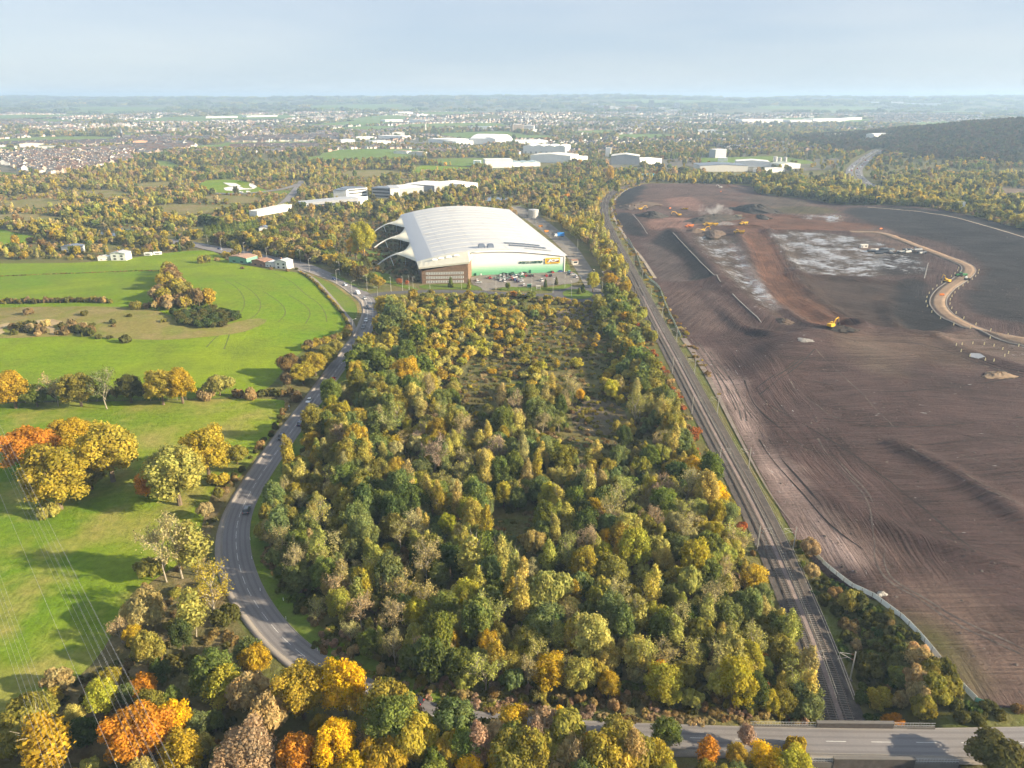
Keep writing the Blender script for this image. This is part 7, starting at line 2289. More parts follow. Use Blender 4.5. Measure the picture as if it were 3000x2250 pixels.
def woodland(rows):
    """everything past the single trees, as one mass of instances"""
    keys = sorted({r[2] for r in rows})
    protos, index = [], {}
    pc = bpy.data.collections.new('woodland_parts')
    for key in keys:
        index[key] = []
        for k, cm in enumerate(CROWN[key]):
            me = cm.copy()
            tm = TRUNK[key][k]
            if tm is not None:
                import bmesh
                bm = bmesh.new(); bm.from_mesh(tm)
                for f in bm.faces:
                    f.material_index = 1
                bm2 = bmesh.new(); bm2.from_mesh(cm)
                tmp = bpy.data.meshes.new('t'); bm.to_mesh(tmp); bm2.from_mesh(tmp)
                me = bpy.data.meshes.new('tree'); bm2.to_mesh(me)
                me.materials.append(LEAF); me.materials.append(tm.materials[0])
                bm.free(); bm2.free()
            o = bpy.data.objects.new('tree_%03d' % len(protos), me)
            pc.objects.link(o)
            index[key].append(len(protos)); protos.append(o)
    g = np.random.default_rng(81)
    n = len(rows)
    X = np.array([r[0] for r in rows]); Y = np.array([r[1] for r in rows])
    Z = h(X, Y) - 0.05
    idx = np.array([index[r[2]][g.integers(len(index[r[2]]))] for r in rows], np.int32)
    sc = np.array([(r[4] / SIZE[r[2]][0], r[4] / SIZE[r[2]][0], r[5] / SIZE[r[2]][1]) for r in rows], np.float32)
    col = np.array([r[3] if not isinstance(r[3], tuple) else np.clip(np.array(r[3]) * g.uniform(.78, 1.25) * np.array((g.uniform(.88, 1.15), 1, 1)), 0, .9) for r in rows], np.float32)
    me = bpy.data.meshes.new('woodland')
    me.vertices.add(n)
    me.vertices.foreach_set('co', np.c_[X, Y, Z].astype(np.float32).ravel())
    a = me.attributes.new('pick', 'INT', 'POINT'); a.data.foreach_set('value', idx)
    for nm, v in (('scl', sc), ('tint', col), ('turn', np.c_[np.zeros(n), np.zeros(n), g.uniform(0, 6.28, n)].astype(np.float32))):
        a = me.attributes.new(nm, 'FLOAT_VECTOR', 'POINT'); a.data.foreach_set('vector', np.ascontiguousarray(v, np.float32).ravel())
    o = obj('woodland', me)
    tag(o, 'autumn woodland and scrub stretching away beyond the nearer trees', kind='stuff')
    ng = bpy.data.node_groups.new('woodland', 'GeometryNodeTree')
    ng.interface.new_socket('Geometry', in_out='INPUT', socket_type='NodeSocketGeometry')
    ng.interface.new_socket('Geometry', in_out='OUTPUT', socket_type='NodeSocketGeometry')
    gi, go = ng.nodes.new('NodeGroupInput'), ng.nodes.new('NodeGroupOutput')
    ci = ng.nodes.new('GeometryNodeCollectionInfo')
    ci.inputs['Collection'].default_value = pc
    ci.inputs['Separate Children'].default_value = True
    ci.inputs['Reset Children'].default_value = True
    ip = ng.nodes.new('GeometryNodeInstanceOnPoints')
    ip.inputs['Pick Instance'].default_value = True

    def named(nm, dt):
        q = ng.nodes.new('GeometryNodeInputNamedAttribute'); q.data_type = dt
        q.inputs['Name'].default_value = nm
        return q.outputs['Attribute']
    ng.links.new(gi.outputs[0], ip.inputs['Points'])
    ng.links.new(ci.outputs[0], ip.inputs['Instance'])
    ng.links.new(named('pick', 'INT'), ip.inputs['Instance Index'])
    ng.links.new(named('scl', 'FLOAT_VECTOR'), ip.inputs['Scale'])
    e2r = ng.nodes.new('FunctionNodeEulerToRotation')
    ng.links.new(named('turn', 'FLOAT_VECTOR'), e2r.inputs[0])
    ng.links.new(e2r.outputs[0], ip.inputs['Rotation'])
    ng.links.new(ip.outputs[0], go.inputs[0])
    md = o.modifiers.new('woodland', 'NODES')
    md.node_group = ng
    print('WOODLAND', n, 'protos', len(protos))


# ------------------------------------------------------------------ railway
o = strip('ballast', rail, -5.1, 5.1, 0.18, M_BALLAST, fn=hb); o['label'] = 'stone ballast bed of the railway'
M_RAIL = plain('rail steel', (0.20, 0.15, 0.12), 0.45, metal=0.5, var=0.2)
M_SLEEPER = plain('concrete sleeper', (0.19, 0.165, 0.145), 0.9, var=0.2)
M_BALL2 = ground_mat('new ballast', ((0.24, 0.185, 0.165), (0.20, 0.16, 0.145), (0.27, 0.21, 0.19)), (0.05, 0.4, 2.5), 1.0, 3.0, 0.12)
cess = rail + rail_n * 0.0
o = strip('ballast_shoulder', rail[:70], -0.55, 0.55, 0.30, M_BALL2, fn=hb); o['label'] = 'pinkish new ballast between the tracks'
slp = MB().box((0, 0, 0), (0.26, 2.5, 0.16), top=.92).mesh('sleeper', M_SLEEPER)
rz_ = np.r_[0, np.cumsum(np.hypot(*(rail[1:] - rail[:-1]).T))]
for k, (off, lab) in enumerate(((1.75, 'railway track on the woodland side'), (-1.75, 'railway track on the earthworks side'))):
    tr = thing('railway_track', lab, 'railway track')
    for g_ in (-.75, .75):
        c = rail + rail_n * (off + g_)
        z = hb(c[:, 0], c[:, 1])
        b = MB(); vs, fs = [], []
        n2 = rail_n
        for i in range(len(c)):
            for dx, dz in ((-.07, .36), (-.07, .52), (.07, .52), (.07, .36)):
                vs.append((c[i, 0] + n2[i, 0] * dx, c[i, 1] + n2[i, 1] * dx, z[i] + dz))
        for i in range(len(c) - 1):
            fs += [(4 * i + q, 4 * i + 4 + q, 4 * i + 5 + q, 4 * i + 1 + q) for q in range(3)]
        b.add(vs, fs).build('rail', M_RAIL, tr)
    ss = np.arange(40, rz_[-1] - 10, 0.70)
    far_b = MB()
    cx, cy = np.interp(ss, rz_, (rail + rail_n * off)[:, 0]), np.interp(ss, rz_, (rail + rail_n * off)[:, 1])
    tx, ty = np.interp(ss, rz_, rail_t[:, 0]), np.interp(ss, rz_, rail_t[:, 1])
    zz = hb(cx, cy) + 0.215
    cnt = 0
    for i in range(len(ss)):
        a = math.atan2(ty[i], tx[i])
        if cy[i] > 112 and cnt < 280:
            obj('sleeper', slp, tr, (cx[i], cy[i], zz[i]), a); cnt += 1
        elif cy[i] > 112 and cy[i] < 640:
            far_b.box((cx[i], cy[i], zz[i]), (0.26, 2.5, .16), a)
    fo = far_b.build('far_sleepers', M_SLEEPER, tr); fo['kind'] = 'stuff'

# overhead line masts
M_MAST = plain('grey mast steel', (0.40, 0.38, 0.34), 0.6, var=0.1)
M_INSUL = plain('brown insulator', (0.20, 0.10, 0.06), 0.4)


def mast_proto():
    t = obj('catenary_mast', None)
    MB().box((0, 0, -.6), (.28, .28, 8.6), top=.8).build('post', M_MAST, t)
    arm = MB()
    arm.tube([(0, 0, 7.2), (3.4, 0, 7.5)], .05, 5).tube([(0, 0, 5.6), (3.4, 0, 7.4)], .05, 5).tube([(3.3, 0, 7.4), (3.5, 0, 5.5)], .04, 5).tube([(1.6, 0, 6.3), (3.7, 0, 5.6)], .04, 5)
    a = arm.build('cantilever', M_MAST, t)
    MB().tube([(.25, 0, 7.22), (.75, 0, 7.26)], .11, 8).tube([(.3, 0, 5.76), (.7, 0, 5.96)], .11, 8).build('insulator', M_INSUL, a)
    MB().box((0, 0, -.7), (.9, .9, .75)).build('footing', M_SLEEPER, t)
    return t


mp = mast_proto()
first = True
ordn = ['first', 'second', 'third', 'fourth', 'fifth', 'sixth', 'seventh', 'eighth', 'ninth', 'tenth', 'eleventh', 'twelfth', 'thirteenth', 'fourteenth', 'fifteenth', 'sixteenth', 'seventeenth', 'eighteenth', 'nineteenth', 'twentieth'] + ['twenty-' + w for w in ('first', 'second', 'third', 'fourth', 'fifth', 'sixth', 'seventh', 'eighth', 'ninth')]
s0 = float(rz_[np.argmin(np.hypot(*(rail - P(2490, 1975)).T))])
for k, s_ in enumerate(np.arange(s0, rz_[-1] - 15, 47.0)):
    for sgn, side in ((1, 'woodland'), (-1, 'earthworks')):
        x, y = np.interp(s_, rz_, rail[:, 0]), np.interp(s_, rz_, rail[:, 1])
        n_ = np.array((np.interp(s_, rz_, rail_n[:, 0]), np.interp(s_, rz_, rail_n[:, 1])))
        p = np.array((x, y)) + n_ * sgn * 5.1
        m_ = mp if first else copy_tree(mp)
        first = False
        m_.location = (p[0], p[1], float(hb(*p)) + .1)
        m_.rotation_euler = (0, 0, math.atan2(-n_[1] * sgn, -n_[0] * sgn))
        tag(m_, 'grey overhead line mast on the %s side of the railway, %s from the road bridge' % (side, ordn[min(k, 17)]), 'mast', 'overhead line masts along the railway')
for off, lab in ((1.75, 'woodland'), (-1.75, 'earthworks')):
    for dz, w_ in ((5.75, 'contact'), (6.9, 'catenary')):
        c = (rail + rail_n * off); c = c[c[:, 1] > 119]
        z = hb(c[:, 0], c[:, 1])
        tag(MB().tube([(c[i, 0], c[i, 1], z[i] + dz) for i in range(0, len(c), 2)], .03, 4).build('overhead_wire', M_MAST), '%s wire above the railway track on the %s side' % (w_, lab), 'wire')

# ------------------------------------------------------------------ road bridge over the railway
bx = P(2470, 2140, fn=hb0)
bi = int(np.argmin(np.hypot(*(road_c - bx).T)))
bt = tt[bi]; bn = nn[bi]
M_BRIDGE = plain('bridge brick', (0.075, 0.065, 0.06), 0.9, var=0.3, scale=1.2)
M_COPING = plain('coping stone', (0.13, 0.12, 0.11), 0.9)
br = thing('road_bridge', 'brick road bridge with dark parapets carrying the road over the railway', 'bridge', (road_c[bi, 0], road_c[bi, 1], float(hb0(*road_c[bi]))), math.atan2(bt[1], bt[0]))
rl = np.array(rail[int(np.argmin(np.hypot(*(rail - road_c[bi]).T)))]) - road_c[bi]
xr = float(rl @ bt)
hw = float(half[bi])
MB().box((xr, 0, -1.75), (34, 2 * hw + 1.2, 1.05)).build('deck', M_BRIDGE, br)
for sx in (-1, 1):
    MB().box((xr + sx * 13, 0, -7), (8, 2 * hw + .9, 5.3)).build('abutment', M_BRIDGE, br)
for sgn in (-1, 1):
    y = sgn * (hw + .45)
    pz = MB().box((xr, y, -.9), (15.5, .55, 2.3)).build('parapet', M_BRIDGE, br)
    MB().box((xr, y, 1.41), (15.7, .75, .16)).build('coping', M_COPING, pz)
    for sx, ln in ((-1, 8.5), (1, 13.5)):
        xc = xr + sx * (7.75 + ln / 2)
        w_ = MB().box((xc, y, -.9), (ln, .4, 1.35)).build('wing_wall', M_COPING, br)
        rl_ = MB()
        for z in (.75, 1.35):
            rl_.box((xc, y, z), (ln, .07, .07))
        rl_.build('rail', M_STEEL, w_)
        for k in range(int(ln / .55)):
            MB().box((xr + sx * (7.9 + k * .55), y, .45), (.05, .05, .92)).build('baluster', M_STEEL, w_)
MB().box((xr - 7.0, -(hw + .45) - .3, .7), (.5, .04, .4)).build('plate', M_WHITE, br)

# ------------------------------------------------------------------ white barrier fence round the site
M_BARRIER = plain('white barrier sheet', (0.68, 0.70, 0.64), 0.6, var=0.12, scale=.6)
M_BARRIERG = plain('green barrier sheet', (0.16, 0.42, 0.30), 0.6, var=0.1, scale=.6)
M_POST = plain('fence post', (0.25, 0.2, 0.15), 0.9)


def sheet_fence(S, hgt, label, mat, tilt=.25):
    c = resample(smooth(Ps(S), 1), 3.0)
    t_ = tangents(c); n_ = np.c_[-t_[:, 1], t_[:, 0]]
    z = h(c[:, 0], c[:, 1])
    root = thing('site_fence', label, 'fence', (c[0, 0], c[0, 1], z[0]))
    o0 = np.array((c[0, 0], c[0, 1], z[0]))
    for i in range(len(c) - 1):
        a, b = np.r_[c[i], z[i] + .05] - o0, np.r_[c[i + 1], z[i + 1] + .05] - o0
        na, nb = np.r_[n_[i] * tilt, hgt], np.r_[n_[i + 1] * tilt, hgt]
        MB().add([a, b, b + nb, a + na, a + (.05, .03, 0), b + (.05, .03, 0), b + nb + (.05, .03, 0), a + na + (.05, .03, 0)], [(0, 1, 2, 3), (7, 6, 5, 4), (3, 2, 6, 7), (0, 4, 5, 1)]).build('panel', mat, root)
        MB().box((*(a[:2]), a[2] - .3), (.09, .09, hgt + .5)).build('post', M_POST, root)


sheet_fence(ZC(160, 355, 200, 430, 228, 520, 262, 562, 315, 598, 332, 640, 352, 700, 395, 790, 430, 862), 1.3, 'pale green white site fence beside the far railway', plain('pale green sheet fence', (.55, .6, .5), .7))
sheet_fence(Z5(745, 790, 800, 862, 860, 910, 930, 966, 990, 985, 1060, 1040, 1130, 1090, 1220, 1190, 1310, 1310, 1400, 1400), 1.1, 'white barrier fence curving along the top of the cutting', M_BARRIER, .5)
sheet_fence(Z5(1400, 1400, 1425, 1415, 1465, 1422), 0.9, 'green end section of the barrier fence', M_BARRIERG)
# hedgerow post fence
c = resample(Ps(Z1(-60, 1012, 200, 1006, 500, 1000, 800, 995, 1150, 990)), 3.6)
fr_ = thing('field_fence', 'post and wire fence along the oak hedgerow', 'fence', (c[0, 0], c[0, 1], hz(*c[0])))
fz = h(c[:, 0], c[:, 1])
pm_ = MB().box((0, 0, -.3), (.14, .14, 1.6)).mesh('post', plain('weathered post', (.34, .29, .22), .9))
for i in range(len(c)):
    obj('post', pm_, fr_, (c[i, 0] - c[0, 0], c[i, 1] - c[0, 1], fz[i] - fz[0]))
for z in (.5, 1.05):
    MB().tube([(c[i, 0] - c[0, 0], c[i, 1] - c[0, 1], fz[i] - fz[0] + z) for i in range(len(c))], .015, 3).build('wire', M_STEEL, fr_)

# ------------------------------------------------------------------ street lamps
M_LAMP = plain('lamp post grey', (0.52, 0.50, 0.46), 0.5, var=.08)
M_LAMPHEAD = plain('lamp head', (0.62, 0.60, 0.56), 0.4)


def lamp_proto():
    t = obj('street_lamp', None)
    MB().tube([(0, 0, -.3), (0, 0, 1.2), (0, 0, 1.3), (0, 0, 9.6)], [.13, .13, .09, .06], 8).build('post', M_LAMP, t)
    a = MB().tube([(0, 0, 9.55), (.6, 0, 9.95), (1.6, 0, 10.05)], .045, 6).build('arm', M_LAMP, t)
    MB().box((1.85, 0, 9.96), (.8, .3, .16), top=.8).build('lamp_head', M_LAMPHEAD, a)
    return t


lp = lamp_proto(); first = True
LAMPS = [((649, 735), 'by the road above the barn'), ((716, 747), 'behind the brick outbuilding'), ((783, 762), 'behind the white cottage'), ((881, 769), 'right of the white cottage, far side of the road'), ((907, 797), 'by the hedge right of the white cottage'),
         ((987, 832), 'on the field side beside the blue car'), ((996, 807), 'on the verge above the blue car'), ((1032, 868), 'on the field side at the white van'), ((1076, 851), 'at the corner above the junction mouth'), ((1055, 922), 'on the dry grass strip at the hatching'),
         ((1036, 988), 'at the foot of the footpath'), ((1108, 887), 'on the grass wedge, upper one'), ((1114, 934), 'on the grass wedge, lower one'), ((1146, 854), 'at the mouth of the estate road'), ((1180, 852), 'second along the estate road'), ((1199, 850), 'third along the estate road, by the red maples'),
         ((1211, 853), 'fourth along the estate road'), ((1260, 850), 'in front of the left end of the office'), ((1352, 847), 'in front of the right end of the office'), ((1453, 850), 'by the car park entrance'), ((1558, 853), 'in front of the middle of the car park'), ((1620, 858), 'near the loop end of the estate road'),
         ((1655, 842), 'at the right end of the car park lawn'), ((1674, 869), 'on the near side of the turning island'), ((1741, 830), 'beside the service road bend'), ((1764, 858), 'right of the turning loop, upper'), ((1768, 838), 'right of the turning loop behind the other'), ((1692, 735), 'beside the service road halfway'),
         ((610, 722), 'farthest along the meadow road')]
for S, w_ in LAMPS:
    p = P(*S, fn=hb0)
    t = lp if first else copy_tree(lp); first = False
    t.location = (p[0], p[1], float(hb0(*p)))
    i = int(np.argmin(np.hypot(*(road_c - p).T)))
    d = road_c[i] - p
    if np.hypot(*d) > 14:
        i = int(np.argmin(np.hypot(*(est_c - p).T))); d = est_c[i] - p
    t.rotation_euler = (0, 0, math.atan2(d[1], d[0]))
    tag(t, 'grey street lamp ' + w_, 'street lamp', 'street lamps of the road and estate')

# ------------------------------------------------------------------ cars
M_CAR = tinted('car paint', 0.25, 0.5, 0.0, 0.6)
M_CGLASS = plain('car glass', (0.02, 0.025, 0.03), 0.08, var=0.05, spec=0.7)
M_TYRE = plain('tyre', (0.02, 0.02, 0.02), 0.9)
M_RIM = plain('alloy rim', (0.45, 0.45, 0.45), 0.35, metal=.6)
M_HEAD = plain('headlamp', (0.7, 0.7, 0.68), 0.15)
M_TAIL = plain('tail lamp', (0.45, 0.02, 0.02), 0.3)


def car_proto(kind):
    t = obj('parked_car', None)
    if kind == 'van':
        L, W, H = 5.2, 2.0, 2.1
        low = [(-L / 2, .35), (L / 2, .35), (L / 2, 1.0), (L / 2 - .9, 1.25), (L / 2 - 1.6, H), (-L / 2 + .05, H), (-L / 2, 1.9)]
        gl = [(L / 2 - .98, 1.28), (L / 2 - 1.55, H - .12), (L / 2 - 2.5, H - .12), (L / 2 - 2.5, 1.3)]
    else:
        L, W, H = (4.4, 1.82, 1.48) if kind == 'car' else (4.6, 1.9, 1.72)
        low = [(-L / 2, .32), (L / 2, .32), (L / 2 + .02, .62), (L / 2 - .12, .80), (L / 2 - 1.1, .95), (-L / 2 + .25, .98), (-L / 2, .85)]
        gl = [(L / 2 - 1.15, .95), (L / 2 - 1.85, H - .05), (-L / 2 + .75, H - .05), (-L / 2 + .2, .98)]

    def body(pr, w0, w1):
        n = len(pr)
        zs = [p[1] for p in pr]
        zl, zh = min(zs), max(zs)
        k = lambda z: (w0 + (w1 - w0) * (z - zl) / (zh - zl)) / 2
        vs = [(p[0], -k(p[1]), p[1]) for p in pr] + [(p[0], k(p[1]), p[1]) for p in pr]
        return vs, [tuple(range(n)), tuple(range(2 * n - 1, n - 1, -1))] + [(i, n + i, n + (i + 1) % n, (i + 1) % n) for i in range(n)]
    bo = MB().add(*body(low, W, W * .96)).build('body', M_CAR, t)
    if kind == 'van':
        MB().add(*body(gl, W * 1.005, W * .97)).build('window', M_CGLASS, t)
    else:
        MB().add(*body(gl, W * .94, W * .74)).build('window', M_CGLASS, t)
        rf = [(gl[1][0] - .05, H - .06), (gl[1][0] - .15, H), (gl[2][0] + .1, H), (gl[2][0] - .05, H - .06)]
        MB().add(*body(rf, W * .76, W * .70)).build('roof', M_CAR, t)
    for sx in (-1, 1):
        for sy in (-1, 1):
            w_ = MB().tube([(sx * L * .31, sy * (W / 2 - .2), .33), (sx * L * .31, sy * (W / 2 + .01), .33)], .33, 12).build('wheel', M_TYRE, t)
            MB().tube([(sx * L * .31, sy * (W / 2 + .011), .33), (sx * L * .31, sy * (W / 2 + .02), .33)], .2, 10).build('rim', M_RIM, w_)
    for sy in (-1, 1):
        MB().box((L / 2 - .1, sy * W * .36, .6), (.3, .38, .16)).build('headlight', M_HEAD, t)
        MB().box((-L / 2 + .04, sy * W * .38, .7), (.12, .3, .2)).build('tail_light', M_TAIL, t)
    return t


PROTO = {k: car_proto(k) for k in ('car', 'suv', 'van')}
used_p = set()
PAINT = {'white': (.75, .75, .74), 'silver': (.42, .43, .44), 'grey': (.13, .135, .14), 'black': (.015, .015, .017), 'blue': (.04, .09, .28), 'dark blue': (.015, .03, .08), 'red': (.42, .02, .02), 'turquoise': (.05, .42, .5), 'green': (.03, .15, .07), 'orange': (.5, .2, .03)}


def add_car(p, ang, kind, colour, label, name='car', group=None, z=None):
    src = PROTO[kind]
    t = src if kind not in used_p else copy_tree(src)
    used_p.add(kind)
    t.name = name
    t.location = (p[0], p[1], (float(hb0(*p)) if z is None else z) + .12)
    t.rotation_euler = (0, 0, ang)
    for ch in KIDS[t.as_pointer()]:
        if ch.name.startswith(('body', 'roof')):
            ch['tint'] = list(PAINT[colour])
    tag(t, label, 'van' if kind == 'van' else 'car', group)
    return t


ROADCARS = [((979, 820), 'car', 'blue', 'blue car on the road nearest the junction lawn', 0), ((1008, 837), 'car', 'white', 'small white car behind the white van at the junction', 0), ((1038, 862), 'van', 'white', 'white van waiting at the junction', 0),
            ((1053, 877), 'car', 'silver', 'silver white car just below the junction', 0), ((1068, 902), 'car', 'black', 'dark car beside the start of the hatching', 0), ((1073, 941), 'car', 'white', 'white car beside the hatched middle of the road', 0),
            ((1069, 961), 'car', 'grey', 'dark grey car at the lower end of the hatching', 0), ((1039, 1018), 'suv', 'silver', 'grey estate car past the hatching', 0), ((1015, 1050), 'car', 'black', 'black car beside the roadside trees', 0),
            ((982, 1115), 'car', 'red', 'red car, farther of the red pair', 1), ((958, 1150), 'suv', 'red', 'red car, nearer of the red pair', 1), ((913, 1178), 'car', 'white', 'white car on the field side lane above the bend', 0),
            ((885, 1245), 'suv', 'dark blue', 'dark blue car heading away on the wood side', 1), ((831, 1285), 'suv', 'black', 'black car following towards the bend', 0), ((725, 1499), 'suv', 'grey', 'dark grey car entering the tight bend', 1), ((1202, 2068), 'suv', 'black', 'black car at the bottom near the yellow tree', 0),
            ((648, 731), 'car', 'blue', 'small blue car far up the meadow road', 0)]
for S, kind, colr, lab, rev in ROADCARS:
    p = P(*S, fn=hb0)
    i = int(np.argmin(np.hypot(*(road_c - p).T)))
    lat = float((p - road_c[i]) @ nn[i]); lc = lane_c[i]
    lane = 1.8 if lat > lc else -1.8
    p = road_c[i] + nn[i] * (lc + lane) + tt[i] * float((p - road_c[i]) @ tt[i])
    add_car(p, math.atan2(tt[i][1], tt[i][0]) + (math.pi if lane > 0 else 0), kind, colr, lab, 'car' if kind != 'van' else 'delivery_van', 'vehicles on the road')
PARK = [((570, 685), 'black', 'black car by the facade, left end'), ((675, 680), 'green', 'dark green car against the facade'), ((790, 678), 'white', 'white car against the facade'), ((825, 672), 'black', 'black car against the facade beside the white one'), ((925, 708), 'black', 'dark car alone in the middle of the car park'),
        ((528, 728), 'black', 'black car, left of the middle row'), ((575, 738), 'silver', 'silver car in the middle row'), ((625, 735), 'grey', 'grey car in the middle row beside the silver one'), ((655, 735), 'red', 'dark red car in the middle row'), ((690, 728), 'white', 'white car in the middle row'), ((715, 714), 'white', 'second white car, back of the middle row'),
        ((755, 714), 'grey', 'grey car at the back of the middle row'), ((797, 722), 'green', 'dark green car at the right of the middle row'), ((570, 775), 'white', 'white car beside the round tree'), ((740, 783), 'dark blue', 'dark blue car, left of the front pair'), ((775, 780), 'silver', 'silver car, right of the front pair'),
        ((1045, 768), 'white', 'white car alone near the narrow trees'), ((1185, 660), 'red', 'red car against the facade near the right end'), ((1295, 650), 'blue', 'blue car in the far corner of the car park'), ((1402, 664), 'turquoise', 'turquoise car at the right edge of the car park'), ((1432, 680), 'red', 'red car at the right edge of the car park'),
        ((1455, 693), 'silver', 'silver car at the right edge of the car park'), ((1497, 721), 'white', 'white car alone at the right edge of the car park'), ((210, 768), 'white', 'white van shaped car by the office corner'), ((232, 797), 'silver', 'silver car by the office corner'), ((372, 732), 'red', 'red car near the office end of the car park'),
        ((820, 826), 'white', 'white car at the front edge of the car park'), ((455, 745), 'grey', 'grey car behind the entrance bushes')]
for k, (q, colr, lab) in enumerate(PARK):
    p = P(*RB(*q)[0], fn=hb0)
    add_car(p, R((12 + rng.normal() * 6) + (90 if k % 3 else 0)), ('car', 'suv', 'car')[k % 3], colr, lab, 'parked_car', 'cars in the warehouse car park')
for k in range(18):
    x_, y_ = (500 + k % 9 * 46, 700 + k // 9 * 52) if k < 16 else (1090 + 60 * (k - 16), 700)
    cl_ = ['white', 'silver', 'grey', 'black', 'blue', 'silver', 'white', 'red', 'black'][k % 9]
    add_car(P(*RB(x_ + 14, y_ + 6)[0], fn=hb0), R(100 + rng.normal() * 5), ('car', 'suv')[k % 2], cl_, '%s car, %s from the office end of the %s car park row' % (cl_, ordn[k % 9], 'back' if k < 9 else 'front'), 'parked_car', 'cars in the warehouse car park')
k = 0
for off, dr in ((4, 1), (8, 1), (-4, 0), (-8, 0)):
    mt = tangents(mw_c); mn = np.c_[-mt[:, 1], mt[:, 0]]
    i = 2 + k % 3
    nth = 0
    while i < len(mw_c) - 1:
        p = mw_c[i] + mn[i] * off
        colr = ['white', 'silver', 'white', 'grey', 'white', 'silver', 'red', 'white'][int(rng.integers(8))]
        kind = ['car', 'suv', 'van', 'car'][int(rng.integers(4))]
        add_car(p, math.atan2(mt[i][1], mt[i][0]) + math.pi * dr, kind, colr, '%s %s on the motorway, %s from the far end of the %s lane' % (colr, 'van' if kind == 'van' else 'car', ordn[min(nth, 28)], {4: 'inner town side', 8: 'outer town side', -4: 'inner hill side', -8: 'outer hill side'}[off]), 'motorway_car', 'vehicles on the motorway', z=float(hb0(*p)) + .62)
        i += int(rng.integers(2, 5)); k += 1; nth += 1
for q, kind, colr, lab in (((1565, 697), 'van', 'white', 'white van by the white shape bank'), ((1610, 694), 'van', 'white', 'second white van by the white shape bank'), ((1560, 700), 'car', 'blue', 'blue car by the white shape bank'), ((1830, 708), 'car', 'silver', 'silver car at the far roundabout')):
    add_car(P(*ZL(*q)[0], fn=hb0), .2, kind, colr, lab, 'parked_car', z=None)
# lorry and crates in the service yard
p = P(*RB(1272, 195)[0])
lo_ = thing('lorry', 'lorry with white cab and bright blue box in the service yard', 'lorry', (*p, hz(*p) + .15), R(10))
MB().box((1.6, 0, .9), (6.5, 2.5, 2.9)).build('box_body', plain('bright blue', (.03, .22, .62), .5), lo_)
MB().side([(-1.2, .5), (1.2, .5), (1.2, 2.9), (-1.2, 2.9)], -4.1, -1.9).build('cab', M_WHITE, lo_)
MB().box((-4.12, 0, 1.7), (.1, 2.1, .9)).build('windscreen', M_CGLASS, lo_)
for x in (-3.2, 2.4, 3.6):
    for sy in (-1, 1):
        MB().tube([(x, sy * .9, .5), (x, sy * 1.25, .5)], .5, 12).build('wheel', M_TYRE, lo_)
for q, colr, lab in (((1035, 70), 'orange', 'orange skip by the service road, upper'), ((1110, 135), 'orange', 'orange skip by the service road, lower'), ((980, 20), 'grey', 'grey container by the service road'), ((1165, 165), 'grey', 'dark skip beside the lorry')):
    p = P(*RB(*q)[0])
    t = thing('skip', lab, 'skip', (*p, hz(*p) + .15), R(20))
    sk = MB().add([(-1.5, -1, .2), (1.5, -1, .2), (1.5, 1, .2), (-1.5, 1, .2), (-2.2, -1.1, 1.8), (2.2, -1.1, 1.8), (2.2, 1.1, 1.8), (-2.2, 1.1, 1.8)], [(0, 3, 2, 1), (0, 1, 5, 4), (1, 2, 6, 5), (2, 3, 7, 6), (3, 0, 4, 7)]).build('body', plain('skip ' + colr, PAINT[colr], .7), t)
    MB().box((0, 0, .9), (3.6, 1.9, .5)).build('load', M_BRICK, t)
p = P(*RB(1487, 555)[0])
t = thing('gatehouse', 'small cream gatehouse with glazed front on the service road', 'gatehouse', (*p, hz(*p) + .1), R(12))
MB().box((0, 2, 0), (4.2, 4, 3.0)).build('wall', M_OFFWHITE, t)
MB().box((0, 2, 3.0), (4.8, 4.8, .35)).build('roof', M_BRICK, t)
MB().box((0, -.05, 1.1), (3, .12, 1.3)).build('window', M_DARKGLASS, t)
for q, lab, m_ in (((1005, 880), 'glass bus shelter on the estate road', M_OFFWHITE), ((888, 858), 'green utility cabinet by the car park', plain('cabinet green', (.1, .25, .2), .6))):
    p = P(*RB(*q)[0])
    t = thing('bus_shelter' if 'bus' in lab else 'utility_cabinet', lab, 'shelter' if 'bus' in lab else 'cabinet', (*p, hz(*p) + .1), R(5))
    for sx in (-1, 1):
        MB().box((sx * 1.3, .5, 0), (.1, 1.2, 2.3)).build('side', m_, t)
    MB().box((0, 1.1, 0), (2.5, .08, 2.2)).build('back', m_, t)
    MB().box((0, .5, 2.3), (3, 1.6, .14)).build('roof', m_, t)
p = P(*ZR(1795, 815)[0], fn=hb0)
t = thing('road_sign', 'large white backed motorway sign beside the trees', 'sign', (*p, float(hb0(*p))), R(-25))
MB().box((0, 0, 2.5), (8, .25, 7.5)).build('panel', M_WHITE, t)
for sx in (-2.5, 2.5):
    MB().box((sx, .3, -.5), (.35, .35, 10)).build('post', M_STEEL, t)
p = P(*Z1(1706, 1050)[0])
t = thing('warning_sign', 'small triangular road sign on the verge above the bend', 'sign', (*p, hz(*p)), R(-40))
MB().tube([(0, 0, -.2), (0, 0, 2.3)], .05, 6).build('post', M_STEEL, t)
MB().add([(-.5, -.08, 1.7), (.5, -.08, 1.7), (0, -.08, 2.6), (-.5, -.04, 1.7), (.5, -.04, 1.7), (0, -.04, 2.6)], [(0, 1, 2), (5, 4, 3), (0, 3, 4, 1), (1, 4, 5, 2), (2, 5, 3, 0)]).build('plate', M_WHITE, t)
bl = MB().box((0, 0, -.2), (.14, .1, 1.1), top=.85)
bm_ = bl.mesh('marker_post', M_WHITE)
for k, S in enumerate(Z2(1158, 605, 1166, 692, 1205, 840, 1312, 885, 1324, 972, 1470, 1118)):
    p = P(*S, fn=hb0)
    o = obj('marker_post', bm_, None, (*p, float(hb0(*p)) + .1), .3)
    tag(o, 'white verge marker post inside the bend, %s from the top' % ordn[k], 'post', 'verge marker posts')

